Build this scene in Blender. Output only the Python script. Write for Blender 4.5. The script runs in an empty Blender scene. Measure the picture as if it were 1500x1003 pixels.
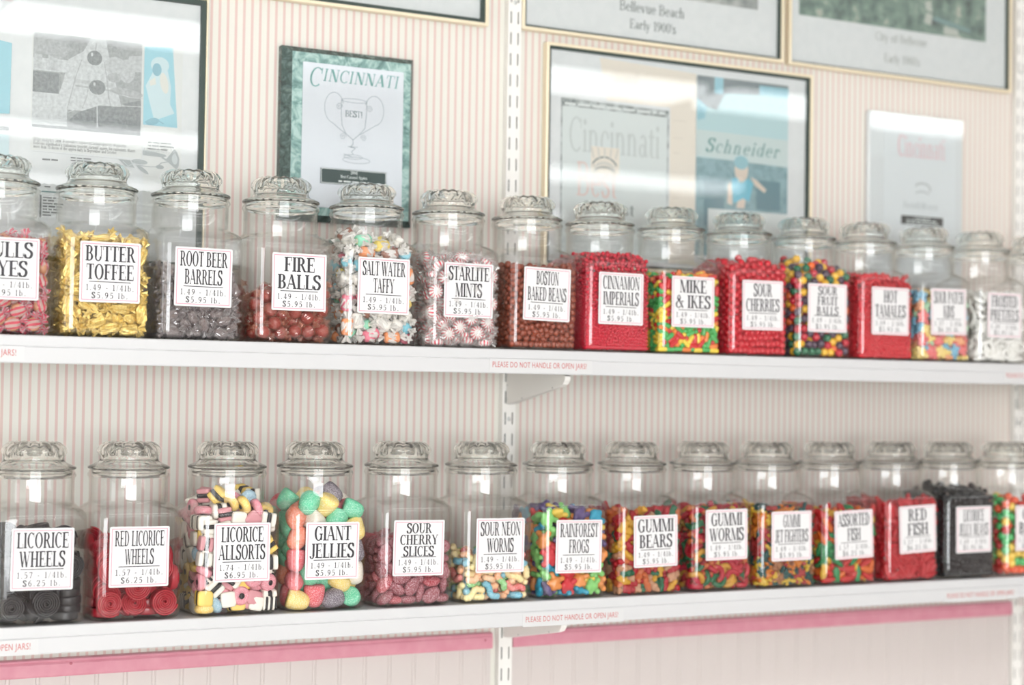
import bpy, bmesh, math, random
import numpy as np
from mathutils import Vector, Matrix, Quaternion, Euler

SC = bpy.context.scene
COL = SC.collection
R = math.radians
PI = math.pi

# ------------------------------------------------------------------ camera
YAW, PITCH, ROLL = 0.4997, 0.0298, 0.0151
_f = Vector((math.sin(YAW) * math.cos(PITCH), math.cos(YAW) * math.cos(PITCH), math.sin(PITCH)))
_r = Vector((math.cos(YAW), -math.sin(YAW), 0))
_u = _r.cross(_f)
_c, _s = math.cos(ROLL), math.sin(ROLL)
_r, _u = _r * _c + _u * _s, _u * _c - _r * _s
cam_data = bpy.data.cameras.new('camera')
cam = bpy.data.objects.new('camera', cam_data)
COL.objects.link(cam)
cam.matrix_world = Matrix(((_r.x, _u.x, -_f.x, -0.1638), (_r.y, _u.y, -_f.y, -2.6861), (_r.z, _u.z, -_f.z, 0.3561), (0, 0, 0, 1)))
cam_data.sensor_fit = 'HORIZONTAL'
cam_data.sensor_width = 36
cam_data.lens = 2538.47 * 36 / 1500
cam_data.clip_start = 0.05
cam_data.dof.use_dof = True
cam_data.dof.focus_distance = 2.78
cam_data.dof.aperture_fstop = 2.2
SC.camera = cam

# ------------------------------------------------------------------ light and exposure
EXPOSURE = -0.17
FIXTURE = 5.4        # radiance of the ceiling lamps
WINDOW = 4.0          # daylight in the shop window
WORLD = 1.0
FRONT_FILL = 13.5           # glow of the unseen front window, added as fill light
SC.view_settings.view_transform = 'Standard'
SC.view_settings.look = 'None'
SC.view_settings.gamma = 1
SC.view_settings.use_curve_mapping = False
SC.view_settings.exposure = EXPOSURE
world = bpy.data.worlds.new('World')
SC.world = world
world.use_nodes = True
bg = world.node_tree.nodes['Background']
bg.inputs[0].default_value = (1.0, 1.0, 1.0, 1)
bg.inputs[1].default_value = WORLD
cy = SC.cycles
cy.max_bounces = 14
cy.diffuse_bounces = 4
cy.glossy_bounces = 4
cy.transmission_bounces = 10
cy.transparent_max_bounces = 40
cy.caustics_reflective = False
cy.caustics_refractive = True
cy.sample_clamp_indirect = 6
cy.blur_glossy = 0.5

# ------------------------------------------------------------------ materials
def lin(c):
    return tuple(((v / 255) / 12.92 if v / 255 <= 0.04045 else (((v / 255) + 0.055) / 1.055) ** 2.4) for v in c) + (1,)

MATS = {}
class NT:
    def __init__(s, name):
        s.m = bpy.data.materials.new(name); s.m.use_nodes = True
        s.t = s.m.node_tree; s.n = s.t.nodes; s.n.clear()
        s.out = s.n.new('ShaderNodeOutputMaterial')
    def new(s, kind, **kw):
        n = s.n.new('ShaderNode' + kind)
        for k, v in kw.items():
            setattr(n, k, v)
        return n
    def link(s, a, b): s.t.links.new(a, b)
    def val(s, sock, v):
        if isinstance(v, bpy.types.NodeSocket): s.link(v, sock)
        else: sock.default_value = v
    def math(s, op, a, b=0.0, c=0.0, clamp=False):
        n = s.new('Math', operation=op); n.use_clamp = clamp
        s.val(n.inputs[0], a); s.val(n.inputs[1], b); s.val(n.inputs[2], c)
        return n.outputs[0]
    def mix(s, f, a, b):
        n = s.new('Mix', data_type='RGBA'); s.val(n.inputs['Factor'], f)
        s.val(n.inputs['A'], a) if False else s.val(n.inputs[6], a); s.val(n.inputs[7], b)
        return n.outputs[2]
    def noise(s, scale, detail=3, rough=.55, coord='Object', dist=0):
        tc = s.new('TexCoord'); n = s.new('TexNoise')
        n.inputs['Scale'].default_value = scale; n.inputs['Detail'].default_value = detail; n.inputs['Roughness'].default_value = rough
        n.inputs['Distortion'].default_value = dist
        s.link(tc.outputs[coord], n.inputs['Vector']); return n.outputs['Fac']
    def ramp(s, f, stops):
        n = s.new('ValToRGB'); s.link(f, n.inputs[0]); e = n.color_ramp.elements
        while len(e) < len(stops): e.new(.5)
        for k, (p, c) in enumerate(stops): e[k].position = p; e[k].color = c
        return n.outputs[0]
    def princ(s, color, rough=.5, **kw):
        p = s.new('BsdfPrincipled'); s.val(p.inputs['Base Color'], color); s.val(p.inputs['Roughness'], rough)
        for k, v in kw.items(): s.val(p.inputs[k.replace('_', ' ')], v)
        s.link(p.outputs[0], s.out.inputs[0]); return p
    def bump(s, p, h, strength, dist):
        b = s.new('Bump'); b.inputs['Strength'].default_value = strength; b.inputs['Distance'].default_value = dist
        s.link(h, b.inputs['Height']); s.link(b.outputs[0], p.inputs['Normal'])

def mat(name, rgb, rough=.5, **kw):
    if name in MATS: return MATS[name]
    t = NT(name); t.princ(lin(rgb), rough, **kw); MATS[name] = t.m; return t.m

def sugar(name, rgb, rgb2=None):
    """boiled or gummy sweet rolled in sugar: pale sparkle of grains and a rough skin"""
    if name in MATS: return MATS[name]
    t = NT(name); f = t.noise(750, 2, .6)
    col = t.ramp(f, [(.46, lin(rgb)), (.66, lin(tuple(int(v + (255 - v) * .62) for v in rgb)))])
    p = t.princ(col, .55); t.bump(p, f, .5, .0006)
    p.inputs['Subsurface Weight'].default_value = 0
    MATS[name] = t.m; return t.m

def gummy(name, rgb, glow=.35):
    """translucent gummy: part of the light passes through"""
    if name in MATS: return MATS[name]
    t = NT(name); p = t.princ(lin(rgb), .22, Specular_IOR_Level=.5)
    tr = t.new('BsdfTranslucent'); tr.inputs[0].default_value = lin(rgb)
    mx = t.new('MixShader'); mx.inputs[0].default_value = glow
    t.link(p.outputs[0], mx.inputs[1]); t.link(tr.outputs[0], mx.inputs[2]); t.link(mx.outputs[0], t.out.inputs[0])
    MATS[name] = t.m; return t.m

def thin_glass(name, tint, edge, strength=1.0, body=None, bodyf=0.0, rough=.015, base=.042):
    """clear sheet: Schlick reflection over a clear pane that absorbs more at grazing angles"""
    t = NT(name)
    lw = t.new('LayerWeight'); lw.inputs[0].default_value = .5
    f = lw.outputs['Facing']
    f5 = t.math('POWER', f, 4.0)
    fac = t.math('MULTIPLY_ADD', f5, .75 * strength, base * strength)
    tr = t.new('BsdfTransparent'); t.link(t.mix(t.math('POWER', f, 2.6), lin(tint), lin(edge)), tr.inputs[0])
    gl = t.new('BsdfGlossy'); gl.inputs['Roughness'].default_value = rough; gl.inputs[0].default_value = (1, 1, 1, 1)
    a = tr.outputs[0]
    if body:
        df = t.new('BsdfDiffuse'); df.inputs[0].default_value = lin(body)
        m0 = t.new('MixShader'); m0.inputs[0].default_value = bodyf
        t.link(a, m0.inputs[1]); t.link(df.outputs[0], m0.inputs[2]); a = m0.outputs[0]
    mx = t.new('MixShader'); t.link(fac, mx.inputs[0]); t.link(a, mx.inputs[1]); t.link(gl.outputs[0], mx.inputs[2])
    t.link(mx.outputs[0], t.out.inputs[0]); MATS[name] = t.m; return t.m

def emitter(name, rgb, strength):
    t = NT(name); e = t.new('Emission'); e.inputs[0].default_value = lin(rgb); e.inputs[1].default_value = strength
    t.link(e.outputs[0], t.out.inputs[0]); MATS[name] = t.m; return t.m

def speckled(name, a, b, scale, rough=.5, detail=4, lo=.35, hi=.65, **kw):
    if name in MATS: return MATS[name]
    t = NT(name); f = t.noise(scale, detail); p = t.princ(t.ramp(f, [(lo, lin(a)), (hi, lin(b))]), rough, **kw)
    MATS[name] = t.m; return t.m

# ------------------------------------------------------------------ mesh helpers
class MB:
    def __init__(s): s.v = []; s.f = []; s.m = []
    def add(s, vs, fs, mi=0, M=None):
        o = len(s.v)
        s.v += [tuple(M @ Vector(p)) for p in vs] if M is not None else [tuple(p) for p in vs]
        s.f += [tuple(i + o for i in f) for f in fs]
        s.m += mi if isinstance(mi, list) else [mi] * len(fs)
        return s
    def box(s, x0, x1, y0, y1, z0, z1, mi=0):
        vs = [(x, y, z) for x in (x0, x1) for y in (y0, y1) for z in (z0, z1)]
        return s.add(vs, [(0, 1, 3, 2), (4, 6, 7, 5), (0, 4, 5, 1), (2, 3, 7, 6), (0, 2, 6, 4), (1, 5, 7, 3)], mi)
    def rings(s, rings, mi=0, cap0=True, cap1=True, closed=True):
        n = len(rings[0]); o = len(s.v)
        for r in rings: s.v += [tuple(p) for p in r]
        k = len(rings)
        mis = mi if isinstance(mi, list) else [mi] * (k - 1)
        for a in range(k - 1):
            for b in range(n if closed else n - 1):
                c = (b + 1) % n
                s.f.append((o + a * n + b, o + a * n + c, o + (a + 1) * n + c, o + (a + 1) * n + b)); s.m.append(mis[a])
        if cap0: s.f.append(tuple(o + b for b in reversed(range(n)))); s.m.append(mis[0])
        if cap1: s.f.append(tuple(o + (k - 1) * n + b for b in range(n))); s.m.append(mis[-1])
        return s
    def lathe(s, prof, n=32, mi=0, mod=None, axis='z'):
        """prof: (r, z); mod(theta, r, z) -> (r, z)"""
        rs = []
        for r, z in prof:
            ring = []
            for k in range(n):
                t = 2 * PI * k / n; rr, zz = mod(t, r, z) if mod else (r, z)
                p = (rr * math.cos(t), rr * math.sin(t), zz)
                ring.append(p if axis == 'z' else (p[2], p[0], p[1]))
            rs.append(ring)
        return s.rings(rs, mi, cap0=prof[0][0] > 1e-6, cap1=prof[-1][0] > 1e-6)
    def tube(s, pts, rad, n=8, mi=0, flat=1.0, closed=False):
        """round cord along points; rad number or list"""
        P = [Vector(p) for p in pts]; k = len(P); rs = []
        nrm = None
        for i in range(k):
            d = (P[min(i + 1, k - 1)] - P[max(i - 1, 0)]) if not closed else P[(i + 1) % k] - P[i - 1]
            d.normalize()
            if nrm is None: nrm = d.orthogonal().normalized() if abs(d.z) > .9 else d.cross(Vector((0, 0, 1))).normalized()
            nrm = (nrm - d * nrm.dot(d)).normalized(); b = d.cross(nrm)
            r = rad[i] if isinstance(rad, (list, tuple)) else rad
            rs.append([P[i] + nrm * r * math.cos(2 * PI * j / n) + b * r * flat * math.sin(2 * PI * j / n) for j in range(n)])
        if closed: rs.append(rs[0]); return s.rings(rs, mi, False, False)
        return s.rings(rs, mi)
    def polys(s, ps, y, M=None, mi=0):
        """flat 2D polygons laid on the plane y = const (x, z)"""
        for i, p in enumerate(ps):
            s.add([(a, y - 8e-6 * (i % 12), b) for a, b in p], [tuple(range(len(p)))], mi, M)
        return s
    def mesh(s, name, mats, smooth=True):
        me = bpy.data.meshes.new(name); me.from_pydata(s.v, [], s.f)
        for m in (mats if isinstance(mats, (list, tuple)) else [mats]): me.materials.append(m)
        me.polygons.foreach_set('material_index', s.m)
        me.polygons.foreach_set('use_smooth', [smooth] * len(s.f))
        me.update(); return me
    def obj(s, name, mats, parent=None, smooth=False, loc=None, fix=False):
        me = s.mesh(name, mats, smooth)
        if fix:
            b = bmesh.new(); b.from_mesh(me); bmesh.ops.remove_doubles(b, verts=b.verts, dist=1e-6)
            bmesh.ops.recalc_face_normals(b, faces=b.faces); b.to_mesh(me); b.free()
        return link(name, me, parent, loc)

def link(name, me, parent=None, loc=None):
    o = bpy.data.objects.new(name, me); COL.objects.link(o)
    if parent: o.parent = parent
    if loc: o.location = loc
    return o
def empty(name, loc=(0, 0, 0)):
    o = bpy.data.objects.new(name, None); o.empty_display_size = .05; COL.objects.link(o); o.location = loc; return o
def tag(o, label=None, cat=None, group=None, kind=None):
    if label: o['label'] = label
    if cat: o['category'] = cat
    if group: o['group'] = group
    if kind: o['kind'] = kind
    return o
def struct(o, label, cat): return tag(o, label, cat, None, 'structure')
def soften(o, w, seg=2):
    m = o.modifiers.new('bevel', 'BEVEL'); m.width = w; m.segments = seg; m.limit_method = 'ANGLE'; return o

# ------------------------------------------------------------------ lettering: a high-contrast serif alphabet drawn as polygons
def _font(W=18.5, T=7):
    def build(fn):
        P = []
        class g: pass
        def poly(p): P.append(p)
        g.v = lambda x, y0=0, y1=100, w=W: poly([(x, y0), (x + w, y0), (x + w, y1), (x, y1)])
        g.h = lambda x0, x1, y, t=T: poly([(x0, y - t / 2), (x1, y - t / 2), (x1, y + t / 2), (x0, y + t / 2)])
        g.d = lambda x0, y0, x1, y1, w=W: poly([(x0 - w / 2, y0), (x0 + w / 2, y0), (x1 + w / 2, y1), (x1 - w / 2, y1)])
        def s(x, y, l=8, r=None):
            r = l if r is None else r; t = T
            y0 = y if y < 50 else y - t
            poly([(x - l, y0), (x + r, y0), (x + r, y0 + t), (x - l, y0 + t)])
        g.s = s
        def e(cx, cy, rx, ry, a0=0, a1=360, w=W, t=T):
            n = max(6, int(abs(a1 - a0) / 15)); q = []
            for k in range(n + 1):
                a = R(a0 + (a1 - a0) * k / n); q.append(((cx + rx * math.cos(a), cy + ry * math.sin(a)), (cx + (rx - w) * math.cos(a), cy + (ry - t) * math.sin(a))))
            for k in range(n): poly([q[k][0], q[k + 1][0], q[k + 1][1], q[k][1]])
        g.e = e
        def p(pts, w=W, t=T, pw=1.0):
            q = []; k = len(pts); n = 5
            for i in range(k - 1):
                a, b, c, d = (np.array(pts[max(0, min(k - 1, i + j))], float) for j in (-1, 0, 1, 2))
                for m in range(n + (i == k - 2)):
                    u = m / n; q.append(.5 * (2 * b + (c - a) * u + (2 * a - 5 * b + 4 * c - d) * u * u + (3 * b - a - 3 * c + d) * u ** 3))
            L = []
            for i in range(len(q)):
                d = q[min(i + 1, len(q) - 1)] - q[max(i - 1, 0)]; d = d / (np.hypot(*d) + 1e-9)
                h = (t + (w - t) * abs(d[1]) ** pw) / 2 if pw else w / 2
                L.append((tuple(q[i] + np.array((-d[1], d[0])) * h), tuple(q[i] - np.array((-d[1], d[0])) * h)))
            for i in range(len(L) - 1): poly([L[i][0], L[i + 1][0], L[i + 1][1], L[i][1]])
        g.p = p
        adv = fn(g)
        return P, adv
    F = {}
    def ch(c):
        def deco(fn): F[c] = build(fn); return fn
        return deco
    def stem(g, x=9, y0=0, y1=100, top=True, bot=True, w=W):
        g.v(x, y0, y1, w)
        if bot: g.s(x + w / 2, y0, w / 2 + 7)
        if top: g.s(x + w / 2, y1, w / 2 + 7)
    F['A'] = build(lambda g: (g.d(8, 0, 37, 100, 6), g.d(66, 0, 37, 100, 17), g.h(16, 54, 33), g.s(8, 0, 9), g.s(66, 0, 14, 12), 78)[-1])
    F['B'] = build(lambda g: (stem(g), g.h(20, 36, 97.5), g.h(20, 38, 51), g.h(20, 38, 2.5), g.e(36, 75, 25, 25, -90, 90), g.e(37, 27, 29, 27, -90, 90), 71)[-1])
    F['C'] = build(lambda g: (g.e(41, 50, 38, 52, 48, 312), g.v(64, 68, 100, 4.5), 74)[-1])
    F['D'] = build(lambda g: (stem(g), g.h(20, 34, 97.5), g.h(20, 34, 2.5), g.e(33, 50, 39, 50, -90, 90, 17), 77)[-1])
    F['E'] = build(lambda g: (stem(g), g.h(20, 60, 97.5), g.h(20, 62, 2.5), g.h(20, 46, 51), g.v(57, 74, 100, 4.5), g.v(60, 0, 28, 4.5), g.v(44, 40, 62, 4.5), 67)[-1])
    F['F'] = build(lambda g: (stem(g), g.h(20, 58, 97.5), g.h(20, 44, 50), g.v(55, 72, 100, 4.5), g.v(42, 39, 61, 4.5), 62)[-1])
    F['G'] = build(lambda g: (g.e(41, 50, 38, 52, 48, 318), g.v(63, 68, 100, 4.5), g.v(57, 4, 42, 15), g.s(64, 42, 15, 13), 80)[-1])
    F['H'] = build(lambda g: (stem(g), stem(g, 56), g.h(20, 60, 51), 82)[-1])
    F['I'] = build(lambda g: (stem(g), 35)[-1])
    F['J'] = build(lambda g: (g.v(22, 14, 100), g.s(30, 100, 15), g.e(17, 14, 21, 20, 180, 360, 14, 6), 46)[-1])
    F['K'] = build(lambda g: (stem(g), g.d(26, 42, 62, 100, 6), g.d(68, 0, 36, 58, 17), g.s(62, 100, 11), g.s(68, 0, 14, 11), 80)[-1])
    F['L'] = build(lambda g: (stem(g), g.h(20, 60, 2.5), g.v(58, 0, 32, 4.5), 65)[-1])
    F['M'] = build(lambda g: (g.v(9, 0, 100, 5), g.s(11, 0, 9), g.d(16, 100, 48, 0, 17), g.s(12, 100, 10, 6), g.d(48, 0, 78, 100, 6), stem(g, 74), 99)[-1])
    F['N'] = build(lambda g: (g.v(10, 0, 100, 5), g.s(12, 0, 10), g.d(16, 100, 64, 0, 18), g.s(12, 100, 10, 4), g.v(64, 0, 100, 5), g.s(66, 100, 10), 79)[-1])
    F['O'] = build(lambda g: (g.e(41, 50, 39, 52), 82)[-1])
    F['P'] = build(lambda g: (stem(g), g.h(20, 36, 97.5), g.h(20, 36, 47), g.e(35, 72, 29, 28, -90, 90), 67)[-1])
    F['R'] = build(lambda g: (stem(g), g.h(20, 36, 97.5), g.h(20, 36, 49), g.e(35, 73.5, 28, 26.5, -90, 90), g.d(66, 0, 40, 50, 17), g.s(66, 0, 9, 12), 78)[-1])
    def S(g):
        g.p([(54, 78), (46, 94), (30, 98), (14, 90), (11, 74), (20, 61), (33, 53), (48, 42), (53, 26), (45, 8), (29, 2), (13, 7), (6, 24)], 19, 5, .55)
        g.v(53, 68, 100, 4.5); g.v(3, 0, 32, 4.5); return 63
    F['S'] = build(S)
    F['T'] = build(lambda g: (stem(g, 26, top=False), g.h(2, 66, 97.5), g.v(2, 74, 100, 4.5), g.v(61.5, 74, 100, 4.5), 68)[-1])
    F['U'] = build(lambda g: (g.v(9, 30, 100), g.s(17, 100, 15), g.v(61, 30, 100, 6), g.s(64, 100, 11), g.e(38, 30, 29, 32, 180, 360, 15, 7), 77)[-1])
    F['V'] = build(lambda g: (g.d(12, 100, 38, 0, 17), g.d(66, 100, 38, 0, 6), g.s(12, 100, 12, 14), g.s(66, 100, 10), 76)[-1])
    F['W'] = build(lambda g: (g.d(12, 100, 35, 0, 17), g.d(35, 0, 55, 100, 6), g.d(51, 100, 74, 0, 17), g.d(98, 100, 74, 0, 6), g.s(12, 100, 12), g.s(51, 100, 12), g.s(98, 100, 10), 108)[-1])
    F['X'] = build(lambda g: (g.d(12, 100, 64, 0, 18), g.d(10, 0, 62, 100, 6), g.s(12, 100, 12), g.s(64, 0, 12), g.s(62, 100, 10), g.s(10, 0, 10), 76)[-1])
    F['Y'] = build(lambda g: (g.d(12, 100, 38, 46, 17), g.d(66, 100, 42, 46, 6), stem(g, 30, 0, 50, top=False), g.s(12, 100, 12), g.s(66, 100, 10), 76)[-1])
    F['Z'] = build(lambda g: (g.h(6, 62, 97.5), g.h(4, 62, 2.5), g.d(13, 3, 53, 97, 18), g.v(5, 74, 100, 4.5), g.v(59, 0, 28, 4.5), 67)[-1])
    F['&'] = build(lambda g: (g.e(35, 77, 18, 24, 0, 360, 11, 5), g.e(32, 26, 30, 28, 90, 330, 16, 6), g.d(78, 0, 28, 74, 16), g.d(58, 14, 72, 54, 5), g.s(72, 55, 12), 88)[-1])
    F['0'] = build(lambda g: (g.e(30, 50, 27, 51, 0, 360, 13), 60)[-1])
    F['1'] = build(lambda g: (g.v(22, 0, 100, 13), g.s(28, 0, 16), g.d(12, 82, 26, 99, 7), 48)[-1])
    F['2'] = build(lambda g: (g.p([(7, 74), (14, 94), (30, 98), (46, 88), (47, 68), (34, 42), (8, 6)], 14, 5, .7), g.h(6, 54, 5, 10), g.v(51, 0, 22, 4), 60)[-1])
    F['4'] = build(lambda g: (g.v(34, 0, 100, 13), g.h(2, 58, 29, 7), g.d(6, 29, 38, 98, 6), g.s(40, 0, 13), 62)[-1])
    F['5'] = build(lambda g: (g.h(14, 52, 94, 11), g.v(12, 52, 98, 5), g.p([(12, 54), (28, 62), (45, 52), (49, 32), (40, 9), (22, 2), (6, 10)], 14, 5, .8), 60)[-1])
    F['6'] = build(lambda g: (g.e(31, 31, 26, 32, 0, 360, 13), g.p([(48, 97), (24, 82), (11, 56), (9, 36)], 13, 5, .8), 61)[-1])
    F['7'] = build(lambda g: (g.h(5, 55, 94, 11), g.d(22, 0, 50, 92, 12), g.v(4, 78, 99, 4), 58)[-1])
    F['9'] = build(lambda g: (g.e(30, 69, 26, 32, 0, 360, 13), g.p([(12, 3), (36, 18), (49, 44), (51, 64)], 13, 5, .8), 61)[-1])
    def D(g): S(g); g.v(27, -11, 111, 5); return 63
    F['$'] = build(D)
    F['/'] = build(lambda g: (g.d(4, -8, 34, 106, 6), 38)[-1])
    F['.'] = build(lambda g: (g.v(8, 0, 14, 14), 30)[-1])
    F[','] = build(lambda g: (g.v(8, 0, 14, 12), g.d(10, -14, 17, 2, 6), 28)[-1])
    F["'"] = build(lambda g: (g.v(6, 66, 100, 9), 20)[-1])
    F['!'] = build(lambda g: (g.d(16, 26, 16, 100, 13), g.v(9, 0, 14, 14), 32)[-1])
    F['-'] = build(lambda g: (g.h(4, 32, 38, 9), 36)[-1])
    F[' '] = ([], 34)
    w, X = 12.5, 66
    st = lambda g, x=8, y0=0, y1=X: (g.v(x, y0, y1, w), g.s(x + w / 2, 0, w / 2 + 6) if y0 == 0 else None, g.d(x - 4, y1 - 9, x + 5, y1, 5))
    arch = lambda g, x: (g.e(x + 16, 42, 22, 25, 0, 150, w, 6), g.v(x + 38 - w, 0, 42, w), g.s(x + 38 - w / 2, 0, w / 2 + 6))
    ring = lambda g, a0=0, a1=360: g.e(30, 33, 26, 34.5, a0, a1, w, 5)
    F['a'] = build(lambda g: (g.e(24, 19, 20, 20, 0, 360, 11, 5), g.v(36, 4, 48, w), g.e(28, 46, 20.5, 20.5, 0, 150, w, 6), g.h(40, 56, 4, 6), 57)[-1])
    F['b'] = build(lambda g: (g.v(8, 0, 100, w), g.d(4, 91, 12, 100, 5), g.e(32, 33, 25, 34, 0, 360, w, 5), 61)[-1])
    F['c'] = build(lambda g: (ring(g, 45, 315), g.v(42, 44, 56, 10), 54)[-1])
    F['d'] = build(lambda g: (g.e(28, 33, 25, 34, 0, 360, w, 5), g.v(42, 0, 100, w), g.d(38, 91, 46, 100, 5), g.h(48, 60, 3, 6), 61)[-1])
    F['e'] = build(lambda g: (ring(g, 0, 318), g.h(12, 54, 37), 58)[-1])
    F['f'] = build(lambda g: (g.v(14, 0, 80, w), g.s(20, 0, 13), g.h(3, 40, 63, 6), g.e(32, 80, 18, 20, 45, 180, w, 6), 40)[-1])
    F['g'] = build(lambda g: (g.e(28, 44, 22, 23, 0, 360, 11, 5), g.e(28, -8, 24, 18, 0, 360, 9, 5), g.d(18, 6, 14, 24, 7), g.h(42, 56, 60, 7), 57)[-1])
    F['h'] = build(lambda g: (st(g, 8, 0, 100), arch(g, 15), 66)[-1])
    F['i'] = build(lambda g: (st(g), g.e(14, 88, 9, 9, 0, 360, 9, 9), 30)[-1])
    F['k'] = build(lambda g: (st(g, 8, 0, 100), g.d(22, 28, 46, 64, 6), g.d(50, 0, 30, 40, 13), g.s(50, 0, 10), g.s(46, 66, 9), 60)[-1])
    F['l'] = build(lambda g: (st(g, 8, 0, 100), 30)[-1])
    F['m'] = build(lambda g: (st(g), arch(g, 13), arch(g, 44), 92)[-1])
    F['n'] = build(lambda g: (st(g), arch(g, 15), 66)[-1])
    F['o'] = build(lambda g: (ring(g), 60)[-1])
    F['p'] = build(lambda g: (g.v(8, -30, 66, w), g.s(14, -30, 13), g.e(32, 33, 25, 34, 0, 360, w, 5), 61)[-1])
    F['r'] = build(lambda g: (st(g), g.e(32, 42, 20, 24, 40, 170, w, 7), g.v(38, 48, 60, 10), 50)[-1])
    F['s'] = build(lambda g: (g.p([(38, 50), (30, 63), (19, 64), (9, 54), (13, 42), (26, 34), (38, 24), (38, 10), (26, 2), (12, 4), (5, 18)], 12, 5, .5), 46)[-1])
    F['t'] = build(lambda g: (g.v(12, 12, 84, w), g.h(2, 36, 63, 6), g.e(27, 14, 15, 15, 180, 300, w, 6), 40)[-1])
    F['u'] = build(lambda g: (g.v(8, 22, 66, w), g.e(26, 22, 18, 23, 180, 330, w, 6), g.v(40, 0, 66, w), g.h(50, 60, 3, 6), g.h(2, 10, 63, 6), g.h(33, 42, 63, 6), 62)[-1])
    F['v'] = build(lambda g: (g.d(10, 66, 28, 0, 13), g.d(48, 66, 28, 0, 5), g.s(10, 66, 9), g.s(48, 66, 8), 57)[-1])
    F['w'] = build(lambda g: (g.d(10, 66, 26, 0, 13), g.d(38, 66, 26, 0, 5), g.d(38, 66, 54, 0, 13), g.d(70, 66, 54, 0, 5), g.s(10, 66, 9), g.s(70, 66, 8), 80)[-1])
    F['x'] = build(lambda g: (g.d(10, 66, 44, 0, 13), g.d(9, 0, 43, 66, 5), 54)[-1])
    F['y'] = build(lambda g: (g.d(10, 66, 28, 2, 13), g.d(48, 66, 20, -28, 5), g.e(14, -24, 8, 8, 0, 360, 8, 8), g.s(10, 66, 9), g.s(48, 66, 8), 57)[-1])
    F['z'] = build(lambda g: (g.h(5, 46, 63, 6), g.h(4, 47, 3, 6), g.d(11, 3, 39, 63, 12), 52)[-1])
    return F
FONT = _font()
PRICE = _font(20, 10)
LIGHT = _font(11, 5.5)
def text_width(s, F=FONT, track=0): return sum(F[c][1] + track for c in s) - track
def text(s, x, z, h, xs=1.0, F=FONT, track=0, align='c', shear=0.0, jit=None):
    """polygons of one line; x, z: anchor on the baseline; h: cap height; xs: width factor"""
    k = h / 100; w = text_width(s, F, track) * k * xs
    x0 = x - (w / 2 if align == 'c' else 0); out = []
    for c in s:
        P, adv = F[c]
        for p in P: out.append([(x0 + (a + shear * b) * k * xs, z + b * k) for a, b in p])
        x0 += (adv + track) * k * xs
    return out
def rect(x0, x1, z0, z1): return [(x0, z0), (x1, z0), (x1, z1), (x0, z1)]
def ring_rect(x0, x1, z0, z1, t):
    return [rect(x0, x1, z0, z0 + t), rect(x0, x1, z1 - t, z1), rect(x0, x0 + t, z0 + t, z1 - t), rect(x1 - t, x1, z0 + t, z1 - t)]
def oval(cx, cz, rx, rz, n=20, rot=0, a0=0, a1=360):
    c, s = math.cos(rot), math.sin(rot); q = []
    full = a1 - a0 >= 360
    for k in range(n if full else n + 1):
        a = R(a0 + (a1 - a0) * k / n); x, z = rx * math.cos(a), rz * math.sin(a); q.append((cx + x * c - z * s, cz + x * s + z * c))
    return q
def line(pts, w):
    out = []
    for (x0, z0), (x1, z1) in zip(pts, pts[1:]):
        l = math.hypot(x1 - x0, z1 - z0) + 1e-9; nx, nz = -(z1 - z0) / l * w / 2, (x1 - x0) / l * w / 2
        ex, ez = (x1 - x0) / l * w * .3, (z1 - z0) / l * w * .3
        out.append([(x0 - ex + nx, z0 - ez + nz), (x0 - ex - nx, z0 - ez - nz), (x1 + ex - nx, z1 + ez - nz), (x1 + ex + nx, z1 + ez + nz)])
    return out

# ------------------------------------------------------------------ the room
WALL_Y = 0.18
RAIL_TOP, RAIL_BOT = -0.0870, -0.1160
def wallpaper():
    t = NT('striped_wallpaper'); g = t.new('NewGeometry'); sx = t.new('SeparateXYZ'); t.link(g.outputs['Position'], sx.inputs[0])
    u = t.math('MULTIPLY_ADD', sx.outputs[0], 1 / 0.0148, -0.4742 / 0.0148 + 200.5)
    fr = t.math('FRACT', u); d = t.math('ABSOLUTE', t.math('SUBTRACT', fr, .5))
    m = t.math('SUBTRACT', 1.0, t.math('SMOOTH_MIN', t.math('MAXIMUM', t.math('MULTIPLY_ADD', d, 22.0, -3.0), 0.0), 1.0, .1), clamp=True)
    col = t.mix(m, lin((226, 224, 215)), lin((218, 193, 186)))
    t.princ(col, .7); return t.m
M_white = mat('white_paint', (236, 236, 235), .45)
M_metal_white = mat('white_enamel', (203, 203, 204), .35)
M_upright = mat('upright_enamel', (240, 238, 233), .4)
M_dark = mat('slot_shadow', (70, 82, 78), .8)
M_pink = speckled('pink_paint', (212, 140, 156), (218, 152, 166), 30, .4)
M_bead = mat('pale_pink_panelling', (210, 201, 197), .55)

w = MB().box(-2.9, 5.2, WALL_Y, WALL_Y + .12, -1.15, 1.5).obj('wall_back', wallpaper())
struct(w, 'cream wall papered with thin pink vertical stripes behind the shelves', 'wall')
def beadboard(x0, x1):
    pts = [(x0, .174)]; k = math.ceil((x0 - .5262) / .0484)
    while .5262 + .0484 * k < x1 - .01:
        c = .5262 + .0484 * k
        pts += [(c - .0042, .174), (c - .0032, .1752), (c - .0022, .174), (c - .0012, .1736), (c + .0012, .1736), (c + .0022, .174), (c + .0032, .1752), (c + .0042, .174)]; k += 1
    pts.append((x1, .174)); b = MB()
    b.rings([[(x, y, z) for x, y in pts] for z in (-1.1, RAIL_BOT + .002)], 0, False, False, closed=False)
    return b
for x0, x1 in ((-2.9, 1.362), (1.4035, 2.667), (2.697, 5.2)):
    beadboard(x0, x1).obj('beadboard', M_bead, w)
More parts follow.
